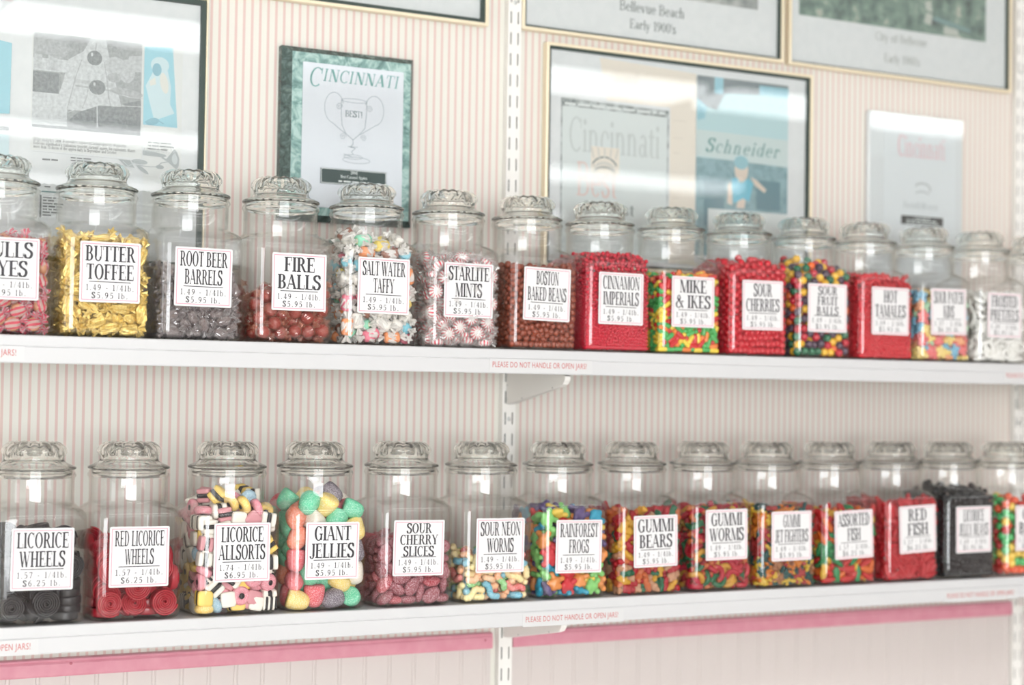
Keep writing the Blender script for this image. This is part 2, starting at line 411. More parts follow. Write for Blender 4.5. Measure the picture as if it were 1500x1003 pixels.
for i, (x0, x1) in enumerate(((-2.9, 1.3605), (1.4045, 2.664))):
    z0, z1 = RAIL_BOT, RAIL_TOP
    prof = [(.18, z1), (.166, z1), (.1635, z1 - .0015), (.1635, z1 - .0035), (.165, z1 - .005), (.163, z1 - .0085), (.163, z0 + .003), (.1645, z0), (.18, z0)]
    b = MB().rings([[(x, y, z) for y, z in prof] for x in (x0, x1)])
    rail = b.obj('trim_%d' % (i + 1), M_pink, fix=True)
    struct(rail, ['pink painted wooden rail under the lower shelf, left of the slotted upright', 'pink painted wooden rail under the lower shelf, right of the slotted upright'][i], 'wall rail')
    for sx, sz in (((.577, -.0955), (1.345, -.1)) if i == 0 else ((2.62, -.1),)):
        MB().lathe([(0, .0008), (.0022, .0004), (.0026, 0)], 12).obj('nail_head', mat('nail_pink', (190, 110, 125), .5), rail, True).matrix_local = Matrix.Translation((sx, .1628, sz)) @ Matrix.Rotation(R(90), 4, 'X')
floor = MB().box(-2.9, 5.2, -7.2, WALL_Y, -1.25, -1.15).obj('floor', speckled('shop_floor', (222, 220, 216), (228, 226, 222), 6, .5))
struct(floor, 'pale shop floor', 'floor')
ceil = MB().box(-2.9, 5.2, -7.2, WALL_Y, 1.5, 1.6).obj('ceiling', M_white)
struct(ceil, 'white shop ceiling', 'ceiling')
b = MB(); X0, X1 = -3.0, -2.9; wy0, wy1, wz0, wz1 = -2.6, -1.4, -.5, 1.15
b.box(X0, X1, -7.2, wy0, -1.15, 1.5).box(X0, X1, wy1, WALL_Y + .12, -1.15, 1.5).box(X0, X1, wy0, wy1, -1.15, wz0).box(X0, X1, wy0, wy1, wz1, 1.5)
wl = b.obj('wall_left', mat('cream_paint', (234, 228, 218), .7)); struct(wl, 'plain cream shop wall with a daylight window', 'wall')
wn = empty('window_1', (X0 + .05, (wy0 + wy1) / 2, wz0)); struct(wn, 'tall shop window letting in daylight', 'window')
b = MB(); hw = (wy1 - wy0) / 2; H = wz1 - wz0
b.box(-.03, .06, -hw, -hw + .05, 0, H).box(-.03, .06, hw - .05, hw, 0, H).box(-.03, .06, -hw + .05, hw - .05, 0, .05).box(-.03, .06, -hw + .05, hw - .05, H - .05, H)
b.obj('window_frame', M_white, wn)
MB().box(-.02, -.01, -hw + .05, hw - .05, .05, H - .05).obj('pane', emitter('daylight', (250, 253, 255), WINDOW), wn)

wr = MB().box(5.2, 5.3, -7.2, WALL_Y + .12, -1.15, 1.5).obj('wall_right', mat('dusky_rose_paint', (184, 172, 168), .7)); struct(wr, 'plain dusky rose shop wall at the far end', 'wall')
b = MB(); fx0, fx1, fz0, fz1 = -2.7, 1.5, -.75, 1.35
b.box(-3.0, fx0, -7.3, -7.2, -1.15, 1.5).box(fx1, 5.3, -7.3, -7.2, -1.15, 1.5).box(fx0, fx1, -7.3, -7.2, -1.15, fz0).box(fx0, fx1, -7.3, -7.2, fz1, 1.5)
wf = b.obj('wall_front', mat('dusky_rose_paint', (184, 172, 168), .7)); struct(wf, 'shop front wall with an opening for the added fill window', 'wall')
b = MB(); wf2 = empty('fill_window', (0, -7.25, fz0)); struct(wf2, 'unseen window added in the front wall as frontal fill light', 'window')
for x0, x1, z0, z1 in ((fx0, fx1, 0, .06), (fx0, fx1, fz1 - fz0 - .06, fz1 - fz0), (fx0, fx0 + .06, .06, fz1 - fz0 - .06), (fx1 - .06, fx1, .06, fz1 - fz0 - .06), (-.63, -.57, .06, fz1 - fz0 - .06)): b.box(x0, x1, -.03, .03, z0, z1)
b.obj('window_frame', M_white, wf2)
MB().box(fx0 + .06, fx1 - .06, -.004, .004, .06, fz1 - fz0 - .06).obj('pane', emitter('front_fill_glow', (250, 253, 255), FRONT_FILL), wf2)  # glowing pane added to light the shelves from the front

M_lamp = emitter('fluorescent_diffuser', (253, 254, 255), FIXTURE)
nl = 0
for ry, row in ((-2.21, 'nearest the shelves'), (-4.45, 'next to nearest the shelves'), (-6.3, 'farthest from the shelves')):
    for k in range(5):
        cx = -.3 + 1.245 * k + .61
        if k >= 3: cx += .08
        L = empty('ceiling_light', (cx, ry, 1.5))
        tag(L, 'white ceiling light in the row %s, %s from the left wall' % (row, ['first', 'second', 'third', 'fourth', 'fifth'][k]), 'ceiling light', 'fluorescent ceiling lights')
        soften(MB().box(-.61, .61, -.15, .15, -.025, 0).obj('housing', M_metal_white, L), .004)
        MB().rings([[(-.6, y, z) for y, z in ((-.14, -.025), (-.13, -.06), (.13, -.06), (.14, -.025))], [(.6, y, z) for y, z in ((-.14, -.025), (-.13, -.06), (.13, -.06), (.14, -.025))]]).obj('diffuser', M_lamp, L, fix=True)

# ------------------------------------------------------------------ slotted uprights, brackets, shelves
ZU = 0.4335
def upright(x0, label):
    t = empty('slotted_upright', (x0, .165, -1.1)); tag(t, label, 'shelf upright', 'slotted shelf uprights')
    Wd = .0285; s1, s2 = (.0052, .0074), (.0205, .0227)
    b = MB(); zt = 2.5
    xs = [0, s1[0], s1[1], s2[0], s2[1], Wd]; zs = [0]; k = 0; cuts = []
    z = 1.0651 + 1.1 - .0397 * 54
    while z < zt - .03:
        if z > .03: cuts.append((z - .0113, z + .0113))
        z += .0397
    for a, c in cuts: zs += [a, c]
    zs.append(zt)
    for j in range(len(zs) - 1):
        for i in range(5):
            if j % 2 == 1 and i in (1, 3): continue
            x, X = xs[i], xs[i + 1]
            b.add([(x, 0, zs[j]), (X, 0, zs[j]), (X, 0, zs[j + 1]), (x, 0, zs[j + 1])], [(0, 1, 2, 3)])
    for x in (0, Wd): b.add([(x, 0, 0), (x, .0147, 0), (x, .0147, zt), (x, 0, zt)], [(0, 1, 2, 3)])
    b.obj('channel', M_upright, t)
    MB().add([(.001, .012, 0), (Wd - .001, .012, 0), (Wd - .001, .012, zt), (.001, .012, zt)], [(0, 1, 2, 3)]).obj('slot_shade_sheet', M_dark, t)  # dark sheet behind the slots stands in for the shade inside
    for z in (2.194, 1.41, .62):
        o = MB().lathe([(0, .0012), (.003, .001), (.0042, 0)], 14).obj('screw', mat('screw_steel', (205, 208, 206), .3, Metallic=.6), t, True)
        o.matrix_local = Matrix.Translation((Wd / 2, 0, z)) @ Matrix.Rotation(R(90), 4, 'X')
    return t
upright(1.3742, 'white slotted metal shelf upright between the small green marbled plaque and large certificate frame')
upright(2.6685, 'white slotted metal shelf upright at the right edge of the photo')

def bracket(x, z, label):
    t = empty('shelf_bracket', (x, .165, z)); tag(t, label, 'shelf bracket', 'white shelf brackets')
    pr = [(0, .022), (0, -.054), (-.004, -.0555), (-.022, -.054), (-.195, -.0225), (-.208, -.0185), (-.2155, -.0105), (-.2165, -.004), (-.21, -.0012), (-.198, .003), (-.19, .022)]
    b = MB().rings([[(sx, y, zz) for y, zz in pr] for sx in (-.006, .006)])
    o = b.obj('bracket_arm', M_upright, t, fix=True); soften(o, .0015)
    for y, zz in ((-.172, -.0245), (-.06, -.0438), (-.003, -.047), (-.003, -.02)):
        q = MB().lathe([(0, .0004), (.0011, .0003), (.0013, 0)], 8).obj('rivet', mat('rivet_grey', (140, 140, 136), .5), t, True)
        q.matrix_local = Matrix.Translation((-.0061, y, zz)) @ Matrix.Rotation(R(-90), 4, 'Y')
M_notice = mat('red_notice_print', (190, 84, 80), .5)
fc = bpy.data.curves.new('notice', 'FONT'); fc.body = 'PLEASE DO NOT HANDLE OR OPEN JARS!'; fc.size = 1; fc.space_character = 1.08; fc.resolution_u = 3
fo = bpy.data.objects.new('notice', fc); COL.objects.link(fo)
bpy.context.view_layer.update()
nm = bpy.data.meshes.new_from_object(fo.evaluated_get(bpy.context.evaluated_depsgraph_get()))
bpy.data.objects.remove(fo); nv = np.array([v.co[:] for v in nm.vertices]); nf = [tuple(p.vertices) for p in nm.polygons]
def notice(shelf, x0, wid, z0, h):
    mn, mx = nv.min(0), nv.max(0); q = (nv - mn) / (mx - mn + 1e-9)
    b = MB().add([(x0 + a * wid, -.07525, z0 + c * h) for a, c, _ in q], nf)
    o = b.obj('printed_notice', M_notice, shelf); o['label'] = 'red printed notice PLEASE DO NOT HANDLE OR OPEN JARS!'
    MB().box(x0 - .006, x0 + wid + .012, -.0751, -.0746, z0 - .005, z0 + h + .005).obj('notice_strip', mat('notice_tape', (206, 206, 206), .3), shelf)
def shelf(z, label, notes):
    t = empty('shelf', (1.4, 0, 0)); t.location = (0, 0, z); tag(t, label, 'shelf', 'white jar shelves')
    lip = [(.16, 0), (-.0700, 0), (-.0722, -.0006), (-.0732, -.002), (-.0732, -.0158), (-.0726, -.0166), (-.0726, -.0174), (-.0745, -.0184), (-.0745, -.0405), (-.0735, -.042), (-.058, -.042), (-.058, -.018), (.16, -.018)]
    b = MB().rings([[(x, y, zz) for y, zz in lip] for x in (-.75, 4.2)]); b.obj('shelf_board', M_metal_white, t, fix=True)
    for n in notes: notice(t, *n)
    return t
shelf(ZU, 'upper white shelf carrying the row of jars from butter toffee to frosted pretzels', [(1.2245, .187, -.0345, .0125), (2.408, .187, -.0315, .0125), (.236, .187, -.0345, .0125)])
shelf(0, 'lower white shelf carrying the row of jars from licorice wheels to jelly beans', [(1.2968, .187, -.0385, .0125), (2.2535, .179, -.0385, .0125), (.267, .187, -.0365, .0125)])
for z, a in ((ZU, 'upper'), (0, 'lower')):
    bracket(1.3884, z - .0405, 'white tapering metal bracket holding the %s shelf at the middle upright' % a)
    bracket(2.6828, z - .0405, 'white tapering metal bracket holding the %s shelf at the right hand upright' % a)

# ------------------------------------------------------------------ framed things on the wall
M_gold = mat('brass_frame', (243, 230, 202), .3, Metallic=.3)
M_liner = mat('dark_liner', (58, 72, 67), .5)
M_board = speckled('mat_board', (228, 230, 230), (233, 234, 234), 60, .7)
M_pane = thin_glass('picture_glass', (252, 253, 253), (240, 246, 244), 1.15)
INK = lambda n, c: mat('print_' + n, c, .6)
def picture(name, label, cat, x0, x1, z0, z1, gold, dark, ymat=.1745, group='framed pictures on the striped wall'):
    cx = (x0 + x1) / 2; t = empty(name, (cx, WALL_Y, z0)); tag(t, label, cat, group)
    t['_o'] = 0; del t['_o']
    def rim(a0, a1, c0, c1, th, y0, y1):
        b = MB()
        o = [(a0, c0), (a1, c0), (a1, c1), (a0, c1)]; i = [(a0 + th, c0 + th), (a1 - th, c0 + th), (a1 - th, c1 - th), (a0 + th, c1 - th)]
        vs = [(x - cx, y - WALL_Y, z - z0) for y in (y0, y1) for x, z in o + i]
        fs = []
        for k in range(4):
            n = (k + 1) % 4
            fs += [(k, n, 4 + n, 4 + k), (8 + k, 12 + k, 12 + n, 8 + n), (k, 8 + k, 8 + n, n), (4 + k, 4 + n, 12 + n, 12 + k)]
        return b.add(vs, fs)
    fr = rim(x0, x1, z0, z1, gold, .1625, WALL_Y - .0003).obj('frame', M_gold, t, fix=True); soften(fr, .0012)
    rim(x0 + gold * .95, x1 - gold * .95, z0 + gold * .95, z1 - gold * .95, dark, .1665, .1775).obj('liner', M_liner, t, fix=True)
    e = gold * .8
    MB().box(x0 + e - cx, x1 - e - cx, ymat - WALL_Y, -.001, e, z1 - z0 - e).obj('mat_board', M_board, t)
    g = gold + dark * .7
    MB().box(x0 + g - cx, x1 - g - cx, .1685 - WALL_Y, .1695 - WALL_Y, g, z1 - z0 - g).obj('glass', M_pane, t)
    lay = [0]
    def prt(nm, layers, label=None):
        """layers: list of (material, polygons in wall x, z); each layer lies a hair in front of the one before"""
        b = MB(); ms = []
        for m, ps in layers:
            lay[0] += 1
            if m not in ms: ms.append(m)
            b.polys([[(x - cx, z - z0) for x, z in p] for p in ps], ymat - WALL_Y - .00012 * lay[0], None, ms.index(m))
        o = b.obj(nm, ms, t)
        if label: o['label'] = label
        return o
    return t, prt

def unread(x, z, w, h, seed, gap=.35):
    """a printed line too small to read: word-long dashes"""
    r = random.Random(seed); out = []; a = x
    while a < x + w - h:
        l = h * r.uniform(1.2, 4.5); out.append(rect(a, min(a + l, x + w), z, z + h * .62)); a += l + h * (gap + .3)
    return out
# left: newspaper cutting
t, prt = picture('framed_newspaper_cutting', 'large dark framed newspaper cutting with photo of dipped apples above the toffee jar', 'framed picture', .05, .7888, .56, 1.0262, .0028, .0085)
g1, g2, g3, g4, g5 = (speckled('print_grey%d' % i, tuple(v - 16 for v in c), tuple(v + 10 for v in c), 170, .6, 6) for i, c in enumerate(((168, 171, 171), (196, 199, 199), (142, 146, 146), (208, 211, 211), (182, 185, 185))))
pap = INK('newsprint', (228, 229, 226)); blue = INK('blue', (160, 210, 222)); bl2 = INK('blue_pale', (206, 226, 230)); txt = INK('text_grey', (122, 124, 124))
prt('photo_print', [(pap, [rect(.4935, .681, .744, .9425)]), (g1, [rect(.4955, .6770, .782, .9385)]),
    (g4, [[(.5532, .899), (.5778, .9149), (.5900, .9385), (.6150, .9385), (.6192, .9179), (.632, .87), (.6421, .834), (.645, .815), (.5302, .8155), (.545, .86)], rect(.4955, .553, .876, .897), rect(.4955, .553, .782, .84)]),
    (g2, [[(.5620, .872), (.566, .868), (.63, .866), (.628, .858), (.563, .862)], oval(.632, .896, .019, .015), oval(.652, .889, .014, .02), [(.655, .9149), (.6770, .918), (.6770, .89), (.648, .888)], rect(.497, .51, .88, .905), rect(.52, .535, .878, .912)]),
    (g5, [rect(.4955, .541, .903, .9385), oval(.535, .918, .02, .02), rect(.634, .6770, .925, .9385), oval(.652, .853, .028, .007, 20, -.1), oval(.63, .876, .012, .008)]),
    (g5, line([(.575, .90), (.566, .872), (.556, .83), (.553, .818)], .0015) + line([(.613, .90), (.618, .872), (.622, .84), (.628, .818)], .0018) + line([(.588, .862), (.585, .84), (.578, .82)], .0012) + line([(.60, .935), (.598, .92), (.597, .915)], .002) + [[(.565, .858), (.63, .855), (.63, .852), (.565, .855)]]),
    (g3, [oval(.5966, .9055, .0128, .0125), oval(.6020, .857, .0138, .0125), rect(.4955, .538, .84, .874), [(.645, .834), (.677, .842), (.677, .826), (.652, .826)], [(.5539, .796), (.57, .812), (.6064, .8271), (.6770, .8283), (.6770, .79), (.6, .785)], rect(.4955, .677, .782, .7865)]),
    (g4, line([(.5962, .893), (.5975, .88), (.599, .869)], .0028) + line([(.602, .845), (.6022, .828), (.6035, .79)], .0018) + line([(.555, .811), (.575, .822), (.61, .829), (.677, .831)], .0012) + [oval(.592, .911, .002, .003), oval(.597, .862, .002, .003)] + line([(.645, .848), (.66, .845), (.68, .8455)], .0012))], 'black and white photo of two dripping dipped apples')
cap = text('Dip might ice', .4988, .7595, .0062, 1.0, FONT, 6, 'l')
cap2 = text('Jack Schneider, owner of Schneiders in downtown', .5345, .7605, .0052, .82, LIGHT, 6, 'l') + text('Bellevue, handmakes a Halloween favorite, caramel apples, for customers. Makes', .4988, .7535, .0052, .72, LIGHT, 6, 'l') + text('more than 75 dozen of the apples daily in September and October.', .4988, .7477, .0052, .72, LIGHT, 6, 'l')
prt('caption', [(INK('bold_grey', (120, 122, 122)), cap), (txt, cap2)])
prt('advertisement', [(pap, [rect(.683, .748, .60, .945)]), (blue, [[(.6810, .9335), (.7299, .9375), (.7406, .8009), (.6810, .8017)]]),
    (bl2, [[(.684, .868), (.70, .90), (.722, .896), (.728, .87), (.727, .84), (.735, .825), (.70, .81), (.69, .845)], oval(.708, .905, .016, .014)]),
    (INK('blue_mid', (140, 186, 200)), [oval(.703, .897, .008, .011), oval(.697, .808, .012, .006, 16, .3)] + line([(.684, .806), (.70, .814), (.716, .806)], .002)),
    (INK('cream_print', (226, 226, 218)), [oval(.716, .875, .007, .018, 18, .2), [(.69, .876), (.70, .884), (.702, .872), (.692, .868)]])], 'narrow pale blue printed strip')
fg = INK('cutlery_grey', (176, 182, 182)); fg2 = INK('cutlery_light', (206, 212, 212))
teeth = []
for k in range(9): teeth.append([(.6835 + k * .004, .757), (.6855 + k * .004, .757), (.6835 + k * .0045, .764 - k * .0007)])
prt('cutlery_drawing', [(fg, [[(.682, .7585), (.70, .757), (.72, .7535), (.723, .751), (.716, .7485), (.682, .750)]] + teeth + [[(.722, .746), (.7358, .7636), (.741, .760), (.7453, .7476), (.744, .735), (.7406, .7294), (.732, .736), (.724, .742)]] + line([(.715, .7485), (.723, .744), (.73, .746)], .003) + line([(.705, .731), (.714, .739), (.726, .742)], .0015) + [oval(.7115, .7318, .007, .0035)] + line([(.67, .732), (.695, .731), (.708, .732)], .0012) + [oval(.676, .738, .014, .004, 20, -.05), oval(.682, .725, .012, .003, 20, -.6), [(.64, .7395), (.66, .7393), (.668, .727), (.652, .729)]]),
    (fg2, [oval(.737, .747, .005, .009, 18, .1)] + line([(.648, .737), (.657, .729), (.668, .737)], .0012))])
prt('news_column', [(INK('rule_teal', (120, 150, 148)), [rect(.5135, .55, .6758, .678)]), (INK('bold_grey', (120, 122, 122)), [rect(.5108, .5138, .634, .671)]),
    (txt, sum([unread(.516, .666 - .0048 * i, (.03, .018, .034, .036, .03, .032, .016)[i], .0036, i) for i in range(7)], []) + unread(.518, .684, .014, .0036, 9) + unread(.5135, .7285, .03, .0042, 10, .1) + unread(.56, .735, .034, .003, 11) + unread(.56, .7305, .034, .003, 12) + unread(.69, .7715, .04, .0032, 13) + unread(.69, .766, .045, .0032, 14) + unread(.69, .7605, .038, .0032, 15)), (INK('hair', (205, 207, 206)), line([(.497, .742), (.68, .7395)], .0006) + line([(.72, .655), (.72, .70)], .0006))])
prt('blue_print', [(blue, [[(.36, .93), (.46, .915), (.4592, .7994), (.36, .795)]]), (bl2, [rect(.36, .4592, .73, .765)]), (g1, unread(.443, .772, .0155, .01, 3)), (INK('rose', (222, 205, 205)), line([(.38, .975), (.42, .985), (.459, .984)], .002))], 'pale blue printed cutting at the edge of the frame')

# top: small edge of a frame
t, prt = picture('framed_certificate', 'gold edged dark lined frame mostly out of view above the green marbled plaque', 'framed picture', .80, 1.3318, 1.0416, 1.34, .0062, .0072)
prt('certificate_print', [(INK('cert', (224, 226, 226)), [rect(.90, 1.24, 1.12, 1.26)])])

# marble plaque
t = empty('award_plaque', (1.0515, WALL_Y, .6555)); tag(t, 'dark green marbled award plaque with silver plate reading CINCINNATI and a trophy', 'award plaque', 'awards on the striped wall')
nt = NT('green_marble'); f1 = nt.noise(38, 8, .65, dist=1.2)
p = nt.princ(nt.ramp(f1, [(.30, lin((72, 104, 100))), (.46, lin((122, 158, 152))), (.60, lin((176, 204, 198))), (.75, lin((112, 148, 142)))]), .18); M_marble = nt.m
nt = NT('dark_marble'); f1 = nt.noise(60, 8, .7, dist=1.0)
p = nt.princ(nt.ramp(f1, [(.35, lin((44, 56, 54))), (.52, lin((72, 92, 88))), (.72, lin((128, 146, 141)))]), .25); M_marble_dark = nt.m
b = MB(); o_, i_ = (-.1275, .1275, 0, .3068), (-.1115, .1175, .0105, .2965)
def loop(q, y): return [(q[0], y, q[2]), (q[1], y, q[2]), (q[1], y, q[3]), (q[0], y, q[3])]
b.rings([loop(o_, -.0003), loop(o_, -.014), loop(i_, -.0255)], [1, 1], True, False); b.f.append((8, 9, 10, 11)); b.m.append(0)
b.obj('marble_slab', [M_marble, M_marble_dark], t, fix=True)
M_silver = mat('silver_plate', (200, 206, 211), .14, Metallic=.22)
PX, PZ = 1.0515, .6555
MB().box(.9595 - PX, 1.1545 - PX, -.0268, -.0252, .6805 - PZ, .9352 - PZ).obj('silver_plate', M_silver, t)
sh = lambda ps: [[(x - PX, z - PZ) for x, z in p] for p in ps]
teal = INK('teal_ink', (112, 158, 152)); gl = INK('engraved_grey', (136, 146, 149)); gd = INK('engraved_dark', (104, 118, 118))
b = MB(); b.polys(sh(text('C', .9815, .8935, .034, .95, LIGHT, 0, 'c', .18) + text('INCINNATI', 1.0705, .9045, .0222, 1.08, LIGHT, 6, 'c', .18)), -.02695)
b.obj('title_lettering', teal, t)['label'] = 'teal italic lettering CINCINNATI'
def arc(cx, cz, rx, rz, a0, a1, w, n=18): return line([(cx + rx * math.cos(R(a0 + (a1 - a0) * k / n)), cz + rz * math.sin(R(a0 + (a1 - a0) * k / n))) for k in range(n + 1)], w)
def spiral(cx, cz, r, s, w): return line([(cx + s * r * (1 - k / 26) * math.cos(k * .5), cz + r * (1 - k / 26) * math.sin(k * .5)) for k in range(24)], w)
cup = line([(1.0337, .8746), (1.0335, .85), (1.0353, .8298), (1.043, .815), (1.0571, .8044), (1.068, .814), (1.0796, .8268), (1.0822, .85), (1.0824, .8744)], .0011) + arc(1.058, .8745, .0245, .0035, 0, 360, .0008)
cup += arc(1.020, .8590, .0185, .0275, 20, 262, .001) + line([(1.0175, .8318), (1.03, .8225), (1.045, .8135)], .001) + arc(1.0975, .8600, .0185, .0265, 160, -85, .001) + line([(1.1, .8335), (1.085, .824), (1.07, .8145)], .001)
cup += spiral(1.0295, .862, .0065, 1, .0008) + spiral(1.088, .862, .0065, -1, .0008) + spiral(1.0375, .809, .0065, 1, .0008) + spiral(1.0775, .809, .006, -1, .0008)
cup += line([(1.0571, .8044), (1.0571, .797), (1.052, .791), (1.062, .79), (1.0545, .783), (1.058, .779)], .0011) + arc(1.064, .7685, .0265, .0055, 0, 360, .0009) + arc(1.058, .774, .018, .004, 0, 360, .0008) + line([(1.048, .792), (1.066, .792)], .001) + line([(1.040, .778), (1.054, .775)], .0012)
b = MB().polys(sh(cup), -.02695).polys(sh(text('BEST!', 1.058, .8452, .0112, 1.0, LIGHT, 0, 'c')), -.02695, None, 1); b.obj('trophy_engraving', [gl, gd], t)
np_ = MB().box(.996 - PX, 1.1228 - PX, -.0284, -.0266, .7235 - PZ, .7508 - PZ).obj('name_plate', mat('dark_name_plate', (66, 80, 78), .2, Metallic=.3), t)
b = MB().polys(sh(ring_rect(.9968, 1.122, .7242, .7501, .0009) + text('1994', 1.0595, .7425, .0055, 1.1) + text('Best Caramel Apples', 1.0595, .7350, .0052, .95) + unread(1.03, .7278, .06, .004, 21)), -.02855); b.obj('name_lettering', INK('plate_white', (222, 228, 226)), np_)

# beach frame and city frame along the top
ink_g = INK('title_grey', (84, 98, 93)); ink_l = INK('title_light', (168, 172, 164))
t, prt = picture('framed_beach_picture', 'gold framed mat titled Bellevue Beach Early 1900\'s at the top of the wall', 'framed picture', 1.4036, 2.0195, 1.0455, 1.42, .0066, .0042)
prt('title', [(ink_g, text('Bellevue Beach', 1.703, 1.1105, .0205, .98, LIGHT) + text("Early 1900's", 1.7045, 1.0775, .0188, .98, LIGHT))], 'grey printed title')
prt('photo_print', [(speckled('beach_photo', (120, 126, 124), (196, 198, 194), 25, .6), [rect(1.46, 1.96, 1.15, 1.37)])])
t, prt = picture('framed_city_picture', 'gold framed city photograph titled City of Bellevue Early 1900\'s at top right', 'framed picture', 2.0325, 2.653, 1.0445, 1.42, .0066, .0030)
nt = NT('tree_print'); f1 = nt.noise(34, 6, .62); f2 = nt.noise(16, 2, .5)
nt.princ(nt.ramp(f1, [(.32, lin((84, 92, 90))), (.45, lin((110, 132, 122))), (.58, lin((138, 160, 146))), (.68, lin((196, 196, 182)))]), .6)
prt('photo_print', [(nt.m, [rect(2.0655, 2.5852, 1.1535, 1.36)]), (INK('roof', (196, 200, 190)), [[(2.462, 1.158), (2.505, 1.157), (2.504, 1.171), (2.462, 1.175)], [(2.405, 1.176), (2.425, 1.172), (2.43, 1.195), (2.412, 1.20)], [(2.41, 1.205), (2.43, 1.2), (2.425, 1.226), (2.407, 1.222)]]), (INK('teal_roof', (130, 158, 158)), [[(2.43, 1.184), (2.54, 1.168), (2.54, 1.176), (2.435, 1.194)]])], 'green toned photograph of a leafy town')
prt('title', [(ink_l, text('City of Bellevue', 2.342, 1.1235, .0178, 1.02, LIGHT) + text("Early 1900's", 2.344, 1.079, .0178, .95, LIGHT))], 'faded grey title')

# large certificate frame
t, prt = picture('framed_magazine_page', 'large gold framed magazine page with crown and Schneider shop sign photo', 'framed picture', 1.4582, 2.0962, .60, 1.0278, .0062, .0052)
cream = INK('page_cream', (238, 228, 214)); cov = INK('cover', (222, 228, 226)); dk = speckled('cover_border', (120, 128, 126), (205, 212, 210), 90, .6)
prt('magazine_page', [(cream, [[(1.582, 1.012), (1.81, 1.003), (1.81, .62), (1.748, .62), (1.748, .93), (1.60, .93)]]), (dk, [[(1.4970, .9262), (1.7450, .9225), (1.7455, .62), (1.4985, .62)]]), (cov, [[(1.5000, .9110), (1.7415, .9090), (1.7415, .62), (1.5020, .62)]]),
    (INK('cover_white', (228, 232, 230)), unread(1.505, .9135, .23, .0075, 5)),
    (INK('cover_grey', (203, 209, 206)), text('Cincinnati', 1.62, .8255, .066, .62, LIGHT)), (INK('cover_red', (229, 205, 198)), text('Best', 1.58, .7402, .066, .66, LIGHT)),
    (INK('cover_dark', (150, 158, 155)), text('Worst', 1.61, .7075, .024, 1.6, LIGHT)), (cream, [rect(1.565, 1.63, .786, .838)]),
    (INK('crown_grey', (134, 142, 138)), arc(1.596, .79, .031, .0285, 30, 150, .0035) + arc(1.596, .771, .031, .0285, 40, 140, .003)), (INK('crown_light', (216, 212, 202)), sum([line([(1.571 + k * .0125, .817), (1.566 + k * .015, .835)], .004) for k in range(5)], []) + arc(1.596, .781, .029, .026, 40, 140, .006)),
    (INK('faint', (206, 196, 184)), sum([line([(1.755, z), (1.785 - (i % 3) * .007, z)], .0008) for i, z in enumerate((.905, .87, .84, .80, .775, .75))], []) + text('Grand', 1.64, .968, .022, .9, LIGHT))], 'pale magazine cover page with crown drawing')
sky = INK('photo_sky', (186, 216, 219)); brick = speckled('photo_brick', (118, 152, 158), (150, 182, 188), 70, .6)
prt('shop_photo', [(sky, [rect(1.8108, 2.0388, .64, 1.0011)]), (INK('photo_grey', (134, 144, 146)), [[(1.8108, 1.0011), (2.0388, 1.0011), (2.0388, .978), (1.88, .97), (1.86, .935), (1.8108, .945)]]), (INK('photo_blue', (152, 200, 212)), [rect(1.853, 1.875, .968, 1.0011), [(1.8108, .955), (1.835, .94), (1.83, .915), (1.8108, .91)], rect(1.965, 2.0388, .975, .995)]),
    (brick, [rect(1.8108, 2.0388, .64, .836)]), (INK('sign_pale', (205, 219, 217)), [[(1.8108, .838), (2.0388, .832), (2.0388, .888), (1.8108, .892)]]), (INK('sign_ink', (112, 158, 156)), text('Schneider', 1.924, .849, .028, 1.12, _font(9, 8), 10, 'c', .25)),
    (INK('photo_shade', (104, 140, 148)), [rect(1.83, 1.88, .70, .79), rect(1.96, 2.02, .74, .80)]), (INK('skin_print', (224, 208, 192)), [oval(1.9215, .818, .017, .025), [(1.888, .785), (1.90, .80), (1.90, .745), (1.887, .748)], [(1.945, .805), (1.96, .80), (1.985, .782), (1.98, .775), (1.955, .789)], [(1.915, .765), (1.935, .77), (1.93, .74), (1.91, .74)]]),
    (INK('shirt_print', (112, 192, 212)), [[(1.896, .798), (1.91, .802), (1.921, .79), (1.937, .802), (1.952, .793), (1.942, .755), (1.925, .76), (1.91, .752), (1.902, .75)]]), (INK('cap_print', (150, 196, 204)), [oval(1.9205, .833, .018, .014)]), (INK('counter_print', (226, 232, 230)), [rect(1.84, 2.0388, .64, .735)])], 'blue toned photo of a shopkeeper under a Schneider sign')

# acrylic award
t = empty('acrylic_plaque', (2.38, WALL_Y, .60)); tag(t, 'pale clear acrylic award plaque with faded red title above the pretzel jar', 'award plaque', 'awards on the striped wall')
AX, AZ = 2.38, .60
sa = lambda ps: [[(x - AX, z - AZ) for x, z in p] for p in ps]
soften(MB().box(2.2475 - AX, 2.5115 - AX, -.014, -.0005, 0, .9705 - AZ).obj('backing', mat('acrylic_back', (228, 232, 233), .12), t), .004)
MB().box(2.2905 - AX, 2.4905 - AX, -.0150, -.0138, .01, .956 - AZ).obj('award_sheet', mat('award_sheet', (234, 239, 241), .08, Specular_IOR_Level=.6), t)
b = MB().polys(sa(text('Cincinnati', 2.393, .8785, .047, .56)), -.0152).polys(sa(arc(2.396, .812, .022, .012, -20, 150, .004) + arc(2.395, .798, .02, .008, 20, 150, .003)), -.0152, None, 1).polys(sa(text('Best&Worst', 2.392, .768, .014, 1.15, LIGHT)), -.0152, None, 1)
b.obj('award_lettering', [INK('faded_red', (234, 200, 205)), INK('faded_grey', (186, 192, 192))], t)
MB().box(2.249 - AX, 2.510 - AX, -.0185, -.0172, .001, .9690 - AZ).obj('clear_cover', M_pane, t)
n2 = MB().box(2.3375 - AX, 2.4545 - AX, -.0162, -.0150, .7335 - AZ, .7520 - AZ).obj('name_plate', mat('black_name_plate', (52, 58, 56), .3), t)
